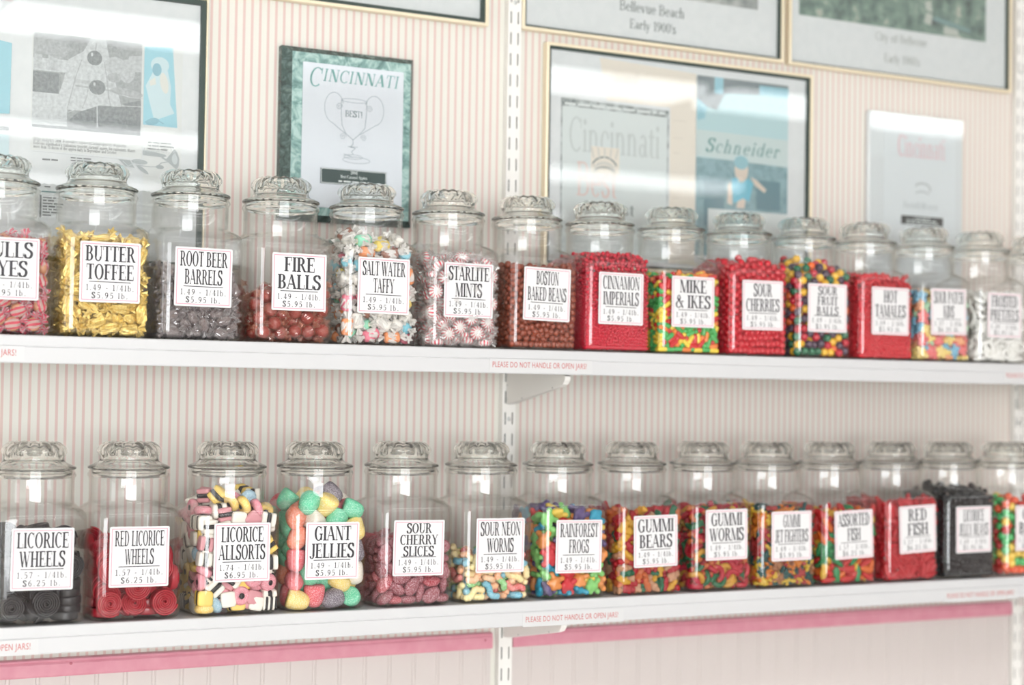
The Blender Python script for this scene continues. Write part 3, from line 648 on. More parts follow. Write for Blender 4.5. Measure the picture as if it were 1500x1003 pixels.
MB().polys(sa(unread(2.375, .746, .043, .0048, 31) + unread(2.352, .7405, .09, .0055, 32) + unread(2.35, .7355, .092, .004, 33)), -.01635).obj('name_lettering', INK('plate_white', (222, 228, 226)), n2)

# ------------------------------------------------------------------ jars
M_glass = thin_glass('jar_glass', (254, 254, 254), (234, 233, 228), 1.0, base=.032)
M_neck = M_glass
nt = NT('lid_glass'); g = nt.new('BsdfGlass'); g.inputs['Roughness'].default_value = .01; g.inputs['IOR'].default_value = 1.45; g.inputs[0].default_value = (.985, .99, .98, 1)
nt.link(g.outputs[0], nt.out.inputs[0]); M_lid = nt.m
M_paper = mat('label_paper', (224, 223, 223), .5); M_lpink = mat('label_pink', (222, 150, 166), .5); M_ink = mat('label_ink', (44, 40, 46), .5)

def rsq(z, h, rc, n=9):
    """ring of a rounded square; rc = h gives a circle"""
    out = []
    for q in range(4):
        cx, cyy = ((1, 1), (-1, 1), (-1, -1), (1, -1))[q]
        for k in range(n):
            a = R(90 * q + 90 * k / (n - 1)); out.append((cx * (h - rc) + rc * math.cos(a), cyy * (h - rc) + rc * math.sin(a), z))
    return out
def jar_body():
    o = [(0, .056, .014), (.0008, .0625, .017), (.003, .0668, .0185), (.008, .0692, .019), (.012, .0697, .019), (.02, .0697, .019), (.150, .0697, .019), (.1585, .0697, .019), (.164, .0689, .021), (.1685, .0672, .028), (.1725, .0650, .038), (.1755, .0632, .050), (.178, .0620, .0615), (.182, .0611, .0611),
         (.213, .0611, .0611), (.2165, .0616, .0616), (.2185, .0628, .0628), (.2205, .0637, .0637), (.2225, .0637, .0637), (.2245, .0626, .0626), (.2275, .0612, .0612), (.2290, .0604, .0604)]
    b = MB(); b.rings([rsq(z, h, min(rc, h)) for z, h, rc in o], 0, True, False)
    i = [(.2290, .0590), (.2130, .0585), (.1830, .0585), (.1775, .0596), (.1740, .0618), (.1680, .0650), (.1600, .0671), (.1530, .0673), (.0200, .0673), (.0150, .0673), (.0080, .0668), (.0032, .0640), (.0026, .0560)]
    rc = [.0590, .0585, .0585, .0590, .045, .026, .0185, .0165, .0165, .0165, .0165, .0160, .0150]
    b.rings([rsq(z, h, c) for (z, h), c in zip(i, rc)], 0, False, True)
    me = b.mesh('glass_body', M_glass); bm = bmesh.new(); bm.from_mesh(me); bmesh.ops.remove_doubles(bm, verts=bm.verts, dist=1e-6); bm.to_mesh(me); bm.free(); return me
def jar_lid():
    def mod(t, r, z):
        k = max(0, min(1, (z - .0195) / .006)) * (1 if r > .02 else r / .02)
        w = math.cos(14 * t); s = .5 + .5 * w
        return r * (1 + .028 * k * w) - .0003 * k, z + .0016 * k * (s - .5) * min(1, r / .03)
    o = [(.0000, .0400), (.010, .0402), (.020, .0412), (.028, .0424), (.034, .0428), (.039, .0412), (.0440, .0375), (.0475, .0335), (.0490, .0295), (.0488, .0262), (.0470, .0230), (.0455, .0200), (.0452, .0165), (.0462, .0135), (.0490, .0110), (.0545, .0085), (.0600, .0062), (.0630, .0045), (.0636, .0030), (.0630, .0014), (.0605, .0004),
         (.0578, .0000), (.0572, -.0040), (.0565, -.0120), (.0545, -.0120), (.0540, -.0040), (.0530, .0015), (.0480, .0050), (.0425, .0085), (.0405, .0130), (.0405, .0200), (.0415, .0260), (.0400, .0310), (.0340, .0350), (.0200, .0345), (.0000, .0340)]
    b = MB(); b.lathe(o, 84, 0, mod); me = b.mesh('lid', M_lid)
    bm = bmesh.new(); bm.from_mesh(me); bmesh.ops.remove_doubles(bm, verts=bm.verts, dist=1e-6); bmesh.ops.recalc_face_normals(bm, faces=bm.faces); bm.to_mesh(me); bm.free(); return me
ME_BODY, ME_LID = jar_body(), jar_lid()
LW, LH = .0935, .0925
def jar_label(lines, p1, p2):
    b = MB(); w, h = LW / 2, LH / 2
    def rr(w, h, r, y):
        return [(sx * (w - r) + r * math.cos(R(a)), y, sz * (h - r) + r * math.sin(R(a))) for (sx, sz, a0) in ((1, 1, 0), (-1, 1, 90), (-1, -1, 180), (1, -1, 270)) for a in range(a0, a0 + 91, 30)]
    b.rings([rr(w, h, .0025, 0), rr(w, h, .0025, -.0004)])
    y = -.00046
    b.polys(ring_rect(-w + .0030, w - .0030, -h + .0030, h - .0030, .0012), y, None, 1)
    n = len(lines); hh = .252 if n < 3 else .178
    top = .07 if n < 3 else .058; gap = .05 if n < 3 else .028
    ws = max(text_width(s) for s in lines) / 100 * hh * LH
    xs = min(.94, .83 * LW / ws)
    for k, s in enumerate(lines):
        z = h - LH * (top + hh * (k + 1) + gap * k)
        b.polys(text(s, 0, z, hh * LH, xs), y, None, 2)
    b.polys([rect(-.345 * LW, .345 * LW, h - LH * .668, h - LH * .655)], y, None, 2)
    for s, zz, wd, hc in ((p1, .805, .80, .098), (p2, .935, .60, .098)):
        tr = 22; k = wd * LW / (text_width(s, FONT, tr) / 100 * hc * LH)
        b.polys(text(s, 0, h - LH * zz, hc * LH, k, PRICE, tr), y, None, 2)
    return b.mesh('label', [M_paper, M_lpink, M_ink], False)

# ------------------------------------------------------------------ sweets
def ico(sub, r=1.0):
    bm = bmesh.new(); bmesh.ops.create_icosphere(bm, subdivisions=sub, radius=r)
    vs = [v.co.copy() for v in bm.verts]; fs = [tuple(v.index for v in f.verts) for f in bm.faces]; bm.free(); return vs, fs
def ball(r, m, sub=3, sq=(1, 1, 1)):
    v, f = ico(sub, r); return MB().add([(p.x * sq[0], p.y * sq[1], p.z * sq[2]) for p in v], f).mesh('sweet', m)
def capsule(l, r, m, n=12, name='sweet', mi=None):
    pr = [(0.0, -l - r)] + [(r * math.cos(a), -l + r * math.sin(a)) for a in [R(-67), R(-45), R(-22), 0]] + [(r * math.cos(a), l + r * math.sin(a)) for a in [0, R(22), R(45), R(67)]] + [(0.0, l + r)]
    return MB().lathe(pr, n, 0, None, 'x').mesh(name, m)
def blob(spheres, m, k=.004, flat=1.0, sub=4, mi=None):
    """one smooth skin over a cluster of spheres (x, y, z, r)"""
    S = np.array(spheres, float); v, f = ico(sub); D = np.array([p[:] for p in v])
    def sdf(P):
        d = np.sqrt(((P[:, None] - S[None, :, :3]) ** 2).sum(2)) - S[None, :, 3]
        return -k * np.log(np.exp(-d / k).sum(1))
    t = np.full(len(D), np.abs(S[:, :3]).max() * 2 + .03)
    for _ in range(60): t -= np.maximum(sdf(D * t[:, None]), -.001) * .9; t = np.maximum(t, 1e-4)
    P = D * t[:, None]; P[:, 2] *= flat
    mis = 0
    if mi:
        mis = [mi(*np.mean([P[i] for i in q], axis=0)) for q in f]
    return MB().add(P.tolist(), f, mis).mesh('sweet', m)
def twist(half, r, end, m, seed=0, n=24, square=0.0, crumple=.08):
    """wrapper twisted at both ends, along x"""
    rg = random.Random(seed); ph = [rg.uniform(0, 6.28) for _ in range(8)]
    pr = [(.0062, -half - end), (.0048, -half - end * .62), (.0021, -half - end * .12), (.0030, -half + .0008), (r * .8, -half + .0028), (r, -half * .45), (r * 1.03, 0), (r, half * .45), (r * .8, half - .0028), (.0030, half - .0008), (.0021, half + end * .12), (.0048, half + end * .62), (.0062, half + end)]
    def mod(t, rr, x):
        out = abs(x) > half
        f = 1 + crumple * math.sin(3 * t + ph[0] + x * 220) * math.cos(2 * t + ph[1] - x * 400) + crumple * .7 * math.sin(7 * t + ph[2] + x * 500)
        f += rg.uniform(-1, 1) * crumple * .6
        if out: f = 1 + .38 * math.cos(5 * t + ph[3] + (x > 0)) + .12 * math.cos(11 * t + ph[4])
        elif square: f *= 1 - square * (math.sin(2 * t + .8) ** 2) * .5
        return rr * f, x + (.0012 * math.cos(3 * t + ph[5]) if abs(x) > half + end * .9 else 0)
    b = MB(); b.lathe(pr, n, 0, mod, 'x')
    return b.mesh('wrapper', m, False)
def spiralwheel(m, R_=.0228, th=.0135, turns=5.5):
    b = MB(); N = int(turns * 22); rings = []
    for k in range(N + 1):
        a = 2 * PI * turns * k / N; r = .0020 + (R_ - .0042) * k / N; w = .0017; h = th / 2 * (1 - .12 * (k / N) * 0)
        c, s = math.cos(a), math.sin(a); ring = []
        for u, v in ((-1.04, -.5), (-.62, -.95), (0, -1), (.62, -.95), (1.04, -.5), (1.04, .5), (.62, .95), (0, 1), (-.62, .95), (-1.04, .5)):
            ring.append(((r + u * w) * c, (r + u * w) * s, v * h))
        rings.append(ring)
    b.rings(rings); return b.mesh('sweet', m)
def sbox(x, y, z, rnd=.25, n=5, M=None):
    """rounded block as a superellipsoid grid; returns verts, faces"""
    v, f = ico(3); out = []
    p = 7
    for q in v:
        s = (abs(q.x) ** p + abs(q.y) ** p + abs(q.z) ** p) ** (-1 / p); out.append((q.x * s * x, q.y * s * y, q.z * s * z))
    return out, f
def layered(cols, side=.0121):
    n = len(cols); b = MB(); hs = [.9 if n == 3 and k == 1 else 1.15 if n == 3 else 1 for k in range(n)]; tot = sum(hs); z = -side
    ms = []
    for c, h in zip(cols, hs):
        hh = 2 * side * h / tot; v, f = sbox(side * (.985 if c is M_lic else 1), side * (.985 if c is M_lic else 1), hh / 2 * 1.02)
        if c not in ms: ms.append(c)
        b.add([(p[0], p[1], p[2] + z + hh / 2) for p in v], f, ms.index(c)); z += hh
    return b.mesh('sweet', ms)
M_lic = mat('licorice_black', (38, 36, 38), .35)

def sph(name, m, r, sub=3, sq=(1, 1, 1)): return (name, lambda: ball(r, m, sub, sq))
def cyc(*a): return a
# per jar: sweet name, noun used in labels, list of (weight, look, mesh maker, wrapper maker or None)
W_clear = thin_glass('clear_wrapper', (252, 251, 250), (226, 222, 220), 1.6, (240, 236, 234), .16, .12)
W_dark = thin_glass('grey_wrapper', (232, 226, 226), (214, 208, 208), 2.6, (206, 198, 198), .26, .08)
W_fire = thin_glass('orange_wrapper', (255, 236, 226), (246, 190, 170), 1.7, (236, 150, 120), .14, .1)
W_pink = thin_glass('pink_wrapper', (252, 236, 236), (240, 190, 196), 1.5, (232, 150, 160), .2, .15)
W_wax = thin_glass('waxed_paper', (248, 246, 242), (246, 243, 238), .7, (243, 240, 235), .72, .4)
nt = NT('gold_foil'); f1 = nt.noise(260, 3); p = nt.princ(nt.ramp(f1, [(.3, lin((226, 186, 88))), (.7, lin((248, 226, 150)))]), .3, Metallic=.45); nt.bump(p, f1, .6, .0012); M_foil = nt.m
def mint_mat():
    nt = NT('mint_swirl'); tc = nt.new('TexCoord'); sp = nt.new('SeparateXYZ'); nt.link(tc.outputs['Object'], sp.inputs[0])
    ang = nt.math('ARCTAN2', sp.outputs[1], sp.outputs[0]); rad = nt.math('SQRT', nt.math('ADD', nt.math('MULTIPLY', sp.outputs[0], sp.outputs[0]), nt.math('MULTIPLY', sp.outputs[1], sp.outputs[1])))
    w = nt.math('SINE', nt.math('MULTIPLY_ADD', ang, 12.0, nt.math('MULTIPLY', rad, 260.0)))
    m = nt.math('MULTIPLY', nt.math('GREATER_THAN', w, .15), nt.math('GREATER_THAN', rad, .0062))
    nt.princ(nt.mix(m, lin((246, 240, 238)), lin((222, 62, 84))), .2); return nt.m
def stripe_wrap():
    nt = NT('striped_wrapper'); tc = nt.new('TexCoord'); sp = nt.new('SeparateXYZ'); nt.link(tc.outputs['Object'], sp.inputs[0])
    m = nt.math('GREATER_THAN', nt.math('SINE', nt.math('MULTIPLY_ADD', nt.math('ARCTAN2', sp.outputs[1], sp.outputs[2]), 7.0, nt.math('MULTIPLY', sp.outputs[0], 160.0))), .1)
    p = nt.princ(nt.mix(m, lin((246, 224, 226)), lin((226, 74, 104))), .25)
    tr = nt.new('BsdfTransparent'); mx = nt.new('MixShader'); nt.link(nt.math('MULTIPLY_ADD', m, -.3, .62), mx.inputs[0]); nt.link(p.outputs[0], mx.inputs[1]); nt.link(tr.outputs[0], mx.inputs[2]); nt.link(mx.outputs[0], nt.out.inputs[0]); return nt.m
def pastel(name, rgb): return mat('sweet_' + name, rgb, .3)
def taffy(c1, c2, nm):
    nt = NT('taffy_' + nm); tc = nt.new('TexCoord'); sp = nt.new('SeparateXYZ'); nt.link(tc.outputs['Object'], sp.inputs[0])
    d = nt.math('SQRT', nt.math('ADD', nt.math('MULTIPLY', sp.outputs[1], sp.outputs[1]), nt.math('MULTIPLY', sp.outputs[2], sp.outputs[2])))
    nt.princ(nt.mix(nt.math('LESS_THAN', d, .0042), lin(c1), lin(c2)), .4); return nt.m
def plump(l, r, m): return capsule(l, r, m, 14)
def disc(r, th, m, name='sweet', n=24):
    return MB().lathe([(0, -th), (r * .7, -th), (r * .93, -th * .75), (r, 0), (r * .93, th * .75), (r * .7, th), (0, th)], n).mesh(name, m)
def gum(m):
    return MB().lathe([(0, -.0165), (.0125, -.0168), (.0158, -.0150), (.0172, -.0110), (.0168, -.0040), (.0152, .0060), (.0125, .0140), (.0085, .0185), (.004, .0202), (0, .0206)], 26).mesh('sweet', m)
def coco(m):
    b = MB(); b.lathe([(.0046, -.0062), (.0110, -.0066), (.0142, -.0048), (.0154, 0), (.0142, .0048), (.0110, .0066), (.0046, .0062), (.0044, 0), (.0046, -.0062)], 26)
    b.lathe([(0, -.0066), (.0046, -.0066), (.0046, .0066), (0, .0066)], 14, 1); return b.mesh('sweet', [m, M_lic])
def button(m):
    v, f = ico(4); rg = random.Random(2); b = MB(); b.add([tuple(p * .0145 * (1 + .05 * math.sin(40 * p.x) * math.sin(40 * p.y + 1) * math.sin(40 * p.z))) for p in v], f)
    b.v = [(x, y, z * .62) for x, y, z in b.v]; return b.mesh('sweet', m)
def neon(a, c, seed=0):
    n = 26; pts = [(-.0215 + .043 * k / n, .0046 * math.sin(k / n * 7.6 - .15), 0) for k in range(n + 1)]
    rad = [.0060 * min(1, .45 + k * .28, .45 + (n - k) * .28) * (1 + .10 * math.cos(k * 2.1)) for k in range(n + 1)]
    b = MB(); b.tube(pts, rad, 10)
    b.m = [1 if (sum(b.v[i][0] for i in q) / len(q)) > .001 else 0 for q in b.f]; return b.mesh('sweet', [a, c])
def gworm(a, c):
    n = 30; pts = [(.0135 * math.cos(t), .0135 * math.sin(t), .0016 * math.sin(3 * t)) for t in np.linspace(-.1, 4.0, n + 1)]
    rad = [.0051 * min(1, .5 + k * .25, .4 + (n - k) * .2) * (1 + .09 * (k % 2)) for k in range(n + 1)]
    b = MB(); b.tube(pts, rad, 9); b.m = [1 if (sum(b.v[i][1] for i in q) / len(q)) < .003 else 0 for q in b.f]; return b.mesh('sweet', [a, c])
SP = {'frog': [(0, 0, 0, .0085), (0, .0105, 0, .0068), (.0105, .0075, 0, .005), (-.0105, .0075, 0, .005), (.0108, -.009, 0, .0054), (-.0108, -.009, 0, .0054), (.003, .014, .004, .0028), (-.003, .014, .004, .0028)],
      'bear': [(0, -.001, 0, .0070), (0, .0092, 0, .0056), (.0038, .0132, 0, .0024), (-.0038, .0132, 0, .0024), (.0045, -.0085, .0015, .0043), (-.0045, -.0085, .0015, .0043), (.0058, .0015, .003, .003), (-.0058, .0015, .003, .003)],
      'jet': [(0, 0, 0, .0050), (0, .0095, 0, .0042), (0, .014, 0, .0025), (0, -.009, 0, .0045), (.0085, -.003, 0, .0034), (-.0085, -.003, 0, .0034), (.012, -.006, 0, .0022), (-.012, -.006, 0, .0022), (.0048, -.0125, 0, .0032), (-.0048, -.0125, 0, .0032)],
      'fish': [(.0035, 0, 0, .0072), (-.004, 0, 0, .0062), (.0115, 0, 0, .0045), (-.0095, 0, 0, .0036), (-.0132, .0042, 0, .0034), (-.0132, -.0042, 0, .0034)],
      'kid': [(0, 0, 0, .0064), (0, .0098, 0, .0056), (.0065, -.0088, 0, .0045), (-.0065, -.0088, 0, .0045), (.0092, .003, 0, .0038), (-.0092, .003, 0, .0038)]}
def shp(k, m, kk=.0022, flat=.92): return lambda: blob(SP[k], m, kk, flat)
def pretzel(m):
    pts = []
    for t in np.linspace(-3.75, 3.75, 48): pts.append(((3.3 - .4 * t * t / 2.2) * math.sin(t) * .0052, (2.5 - .3 * t * t / 2.2) * math.cos(t) * .0052 - .001, .0014 * math.cos(t * 1.7)))
    return MB().tube(pts, .0046, 8).mesh('sweet', m)
def tamale(m): return capsule(.0040, .0047, m, 10)
def slice_(m):
    v, f = ico(4); return MB().add([(p.x * .0178, p.y * .0128 + .001, (abs(p.z) ** .8 * (1 if p.z > 0 else -1)) * .0076) for p in v], f).mesh('sweet', m)
def sw(c): return gummy('gummy_%02x%02x%02x' % c, c)
def fr_(c): return gummy('frog_%02x%02x%02x' % c, c, .12)
def sg(c): return sugar('sugar_%02x%02x%02x' % c, c)
def hard(c, r=.18): return mat('hard_%02x%02x%02x' % c, c, r)
BROWN = speckled('bean_brown', (126, 58, 40), (156, 78, 54), 160, .3)
MINT, STRW = mint_mat(), stripe_wrap()
RED, YEL, GRN, ORG = (206, 34, 48), (240, 190, 50), (46, 140, 84), (236, 112, 44)
SWEETS = {
 'U1': ('caramel_cream', 'wrapped caramel cream', [(1, 'red and white striped', lambda: disc(.0115, .0062, [pastel('caramel', (196, 138, 104))]), lambda s: twist(.0135, .0098, .0085, STRW, s))]),
 'U2': ('foil_toffee', 'toffee in gold foil', [(1, 'crumpled gold', lambda: twist(.0165, .0092, .010, M_foil, 3, 28, .35, .12), None), (1, 'folded gold', lambda: twist(.0175, .0088, .009, M_foil, 8, 28, .45, .16), None)]),
 'U3': ('root_beer_barrel', 'wrapped barrel sweet', [(1, 'dark brown', lambda: capsule(.0052, .0068, hard((92, 62, 56), .2)), lambda s: twist(.0125, .0090, .0085, W_dark, s, 24, 0, .16))]),
 'U4': ('fireball', 'wrapped fireball', [(1, 'glossy red', lambda: ball(.0112, hard((150, 20, 36), .14), 3), lambda s: twist(.0128, .0122, .008, W_fire, s, 24, 0, .06))]),
 'U5': ('taffy', 'taffy in waxed paper', [(a, b, (lambda m=taffy(c, d, b.replace(' ', '_')): MB().lathe([(0, -.0135), (.0080, -.0135), (.0098, -.011), (.0098, .011), (.0080, .0135), (0, .0135)], 18, 0, None, 'x').mesh('sweet', m)), lambda s: twist(.0145, .0102, .0105, W_wax, s, 24, 0, .10)) for a, b, c, d in
        ((5, 'white', (240, 236, 228), (240, 236, 228)), (2, 'pink', (240, 130, 150), (240, 150, 165)), (2, 'orange', (244, 156, 104), (240, 130, 70)), (1, 'blue', (136, 204, 220), (110, 186, 210)), (2, 'green and yellow', (150, 214, 184), (240, 232, 140)), (1, 'yellow', (244, 218, 116), (240, 226, 150)), (1, 'brown', (150, 102, 84), (150, 102, 84)))]),
 'U6': ('starlight_mint', 'wrapped swirl mint', [(1, 'white and red', lambda: disc(.0128, .0052, [MINT], 'sweet', 28), lambda s: twist(.0140, .0118, .0085, W_clear, s, 24, 0, .08))]),
 'U7': ('candied_peanut', 'candy coated peanut', [(1, 'reddish brown', lambda: ball(.0062, BROWN, 3, (1.06, .98, .98)), None)]),
 'U8': ('cinnamon_drop', 'tiny cinnamon drop', [(1, 'red', lambda: ball(.00395, hard((202, 36, 58), .3), 2), None)]),
 'U9': ('fruit_capsule', 'chewy fruit capsule', [(a, b, (lambda c=c: capsule(.0058, .0048, hard(c, .22), 12)), None) for a, b, c in ((3, 'red', (212, 48, 50)), (3, 'green', (76, 178, 92)), (2, 'yellow', (242, 212, 76)), (2, 'orange', (244, 134, 62)))]),
 'U10': ('sour_cherry', 'sour cherry ball', [(1, 'red', lambda: ball(.0070, hard((206, 30, 48), .25), 3), None)]),
 'U11': ('fruit_ball', 'sour fruit ball', [(a, b, (lambda c=c: ball(.0081, hard(c, .22), 3)), None) for a, b, c in ((4, 'red', (198, 36, 56)), (3, 'dark purple', (84, 66, 84)), (2, 'yellow', (244, 190, 56)), (1, 'orange', (236, 108, 50)), (1, 'green', (44, 112, 80)))]),
 'U12': ('cinnamon_capsule', 'cinnamon capsule', [(1, 'red', lambda: tamale(hard((206, 40, 52), .3)), None)]),
 'U13': ('sour_gummy', 'sugared sour gummy figure', [(a, b, shp('kid', sg(c)), None) for a, b, c in ((3, 'red', (226, 84, 84)), (2, 'yellow', (238, 206, 104)), (2, 'blue', (92, 168, 200)), (2, 'green', (150, 204, 160)), (1, 'orange', (240, 156, 96)))]),
 'U14': ('frosted_pretzel', 'frosted pretzel', [(1, 'white', lambda: pretzel(mat('frosting', (242, 241, 236), .4)), None)]),
 'L1': ('licorice_coil', 'coiled licorice wheel', [(1, 'black', lambda: spiralwheel(mat('black_licorice', (36, 34, 36), .38)), None)]),
 'L2': ('licorice_coil', 'coiled licorice wheel', [(1, 'red', lambda: spiralwheel(gummy('red_licorice', (180, 34, 50), .12), .0232, .0125), None)]),
 'L3': ('licorice_allsort', 'licorice allsort', None),
 'L4': ('gumdrop', 'giant sugared gumdrop', [(a, b, (lambda c=c: gum(sg(c))), None) for a, b, c in ((3, 'green', (88, 196, 148)), (2, 'yellow', (240, 208, 110)), (2, 'orange', (240, 126, 92)), (2, 'red', (222, 82, 92)), (2, 'black', (104, 92, 104)), (1, 'white', (232, 222, 206)))]),
 'L5': ('cherry_slice', 'sugared cherry slice', [(3, 'dark red', lambda: slice_(sg((140, 54, 66))), None), (2, 'bright red', lambda: slice_(sg((172, 48, 62))), None)]),
 'L6': ('sour_worm', 'sugared sour worm', [(a, b, (lambda c=c, d=d: neon(sg(c), sg(d))), None) for a, b, c, d in ((3, 'yellow', (246, 226, 150), (246, 218, 150)), (2, 'red and pink', (226, 92, 88), (232, 120, 110)), (2, 'green and orange', (136, 204, 122), (242, 172, 120)), (2, 'blue', (92, 176, 200), (110, 184, 206)), (1, 'orange', (244, 172, 120), (244, 190, 140)))]),
 'L7': ('gummy_frog', 'gummy frog', [(a, b, shp('frog', fr_(c)), None) for a, b, c in ((3, 'orange', (240, 152, 82)), (2, 'blue', (42, 160, 192)), (3, 'green', (142, 214, 122)), (2, 'red', (222, 62, 70)), (2, 'purple', (96, 80, 128)), (1, 'yellow', (240, 206, 90)))]),
 'L8': ('gummy_bear', 'gummy bear', [(a, b, shp('bear', sw(c), .0016, 1.0), None) for a, b, c in ((5, 'red', (196, 40, 52)), (2, 'orange', (222, 118, 64)), (2, 'yellow', (236, 182, 62)), (2, 'green', (40, 118, 82)), (2, 'clear', (220, 168, 132)))]),
 'L9': ('gummy_worm', 'gummy worm', [(a, b, (lambda c=c, d=d: gworm(sw(c), sw(d))), None) for a, b, c, d in ((3, 'red and orange', (206, 46, 62), (220, 120, 70)), (2, 'green and red', (50, 122, 80), (186, 56, 62)), (2, 'yellow and orange', (232, 176, 70), (222, 130, 80)), (1, 'red', (214, 48, 76), (196, 40, 62)))]),
 'L10': ('gummy_plane', 'gummy plane', [(a, b, shp('jet', sw(c), .0014, .95), None) for a, b, c in ((2, 'orange', (234, 142, 56)), (3, 'red', (196, 70, 70)), (2, 'dark green', (42, 92, 88)), (2, 'yellow', (236, 200, 70)), (1, 'brown', (186, 128, 88)))]),
 'L11': ('gummy_fish', 'assorted gummy fish', [(a, b, shp('fish', sw(c), .002, .8), None) for a, b, c in ((4, 'red', (222, 58, 56)), (2, 'orange', (242, 124, 52)), (2, 'green', (60, 160, 98)), (1, 'yellow', (242, 196, 70)))]),
 'L12': ('gummy_fish', 'gummy fish', [(1, 'red', shp('fish', sw((218, 50, 60)), .002, .8), None)]),
 'L13': ('jelly_bean', 'licorice jelly bean', [(1, 'black', lambda: capsule(.0040, .0058, hard((38, 38, 40), .22), 12), None)]),
 'L14': ('gumball', 'round chewy gumball', [(a, b, (lambda c=c: ball(.0091, hard(c, .25), 3)), None) for a, b, c in ((3, 'green', (82, 186, 108)), (3, 'orange red', (236, 98, 60)), (2, 'yellow', (242, 204, 92)), (1, 'red', (196, 64, 60)))]),
}
WHT, PNK, YLW = mat('allsort_white', (244, 238, 226), .5), mat('allsort_pink', (216, 150, 156), .5), mat('allsort_yellow', (242, 208, 110), .5)
CUBES = [(6, 'white and black layered', lambda: layered([WHT, M_lic, WHT]), None), (3, 'pink and black layered', lambda: layered([PNK, M_lic, PNK]), None), (2, 'yellow and black layered', lambda: layered([YLW, M_lic, YLW]), None), (1, 'thinly striped black and white', lambda: layered([M_lic, WHT, M_lic, WHT, M_lic, WHT]), None)]
COCOS = [(3, 'pink round', lambda: coco(sugar('coco_pink', (226, 132, 146))), None), (3, 'yellow round', lambda: coco(sugar('coco_yellow', (244, 202, 90))), None), (1, 'pale blue beaded', lambda: button(sugar('coco_blue', (150, 188, 206))), None)]

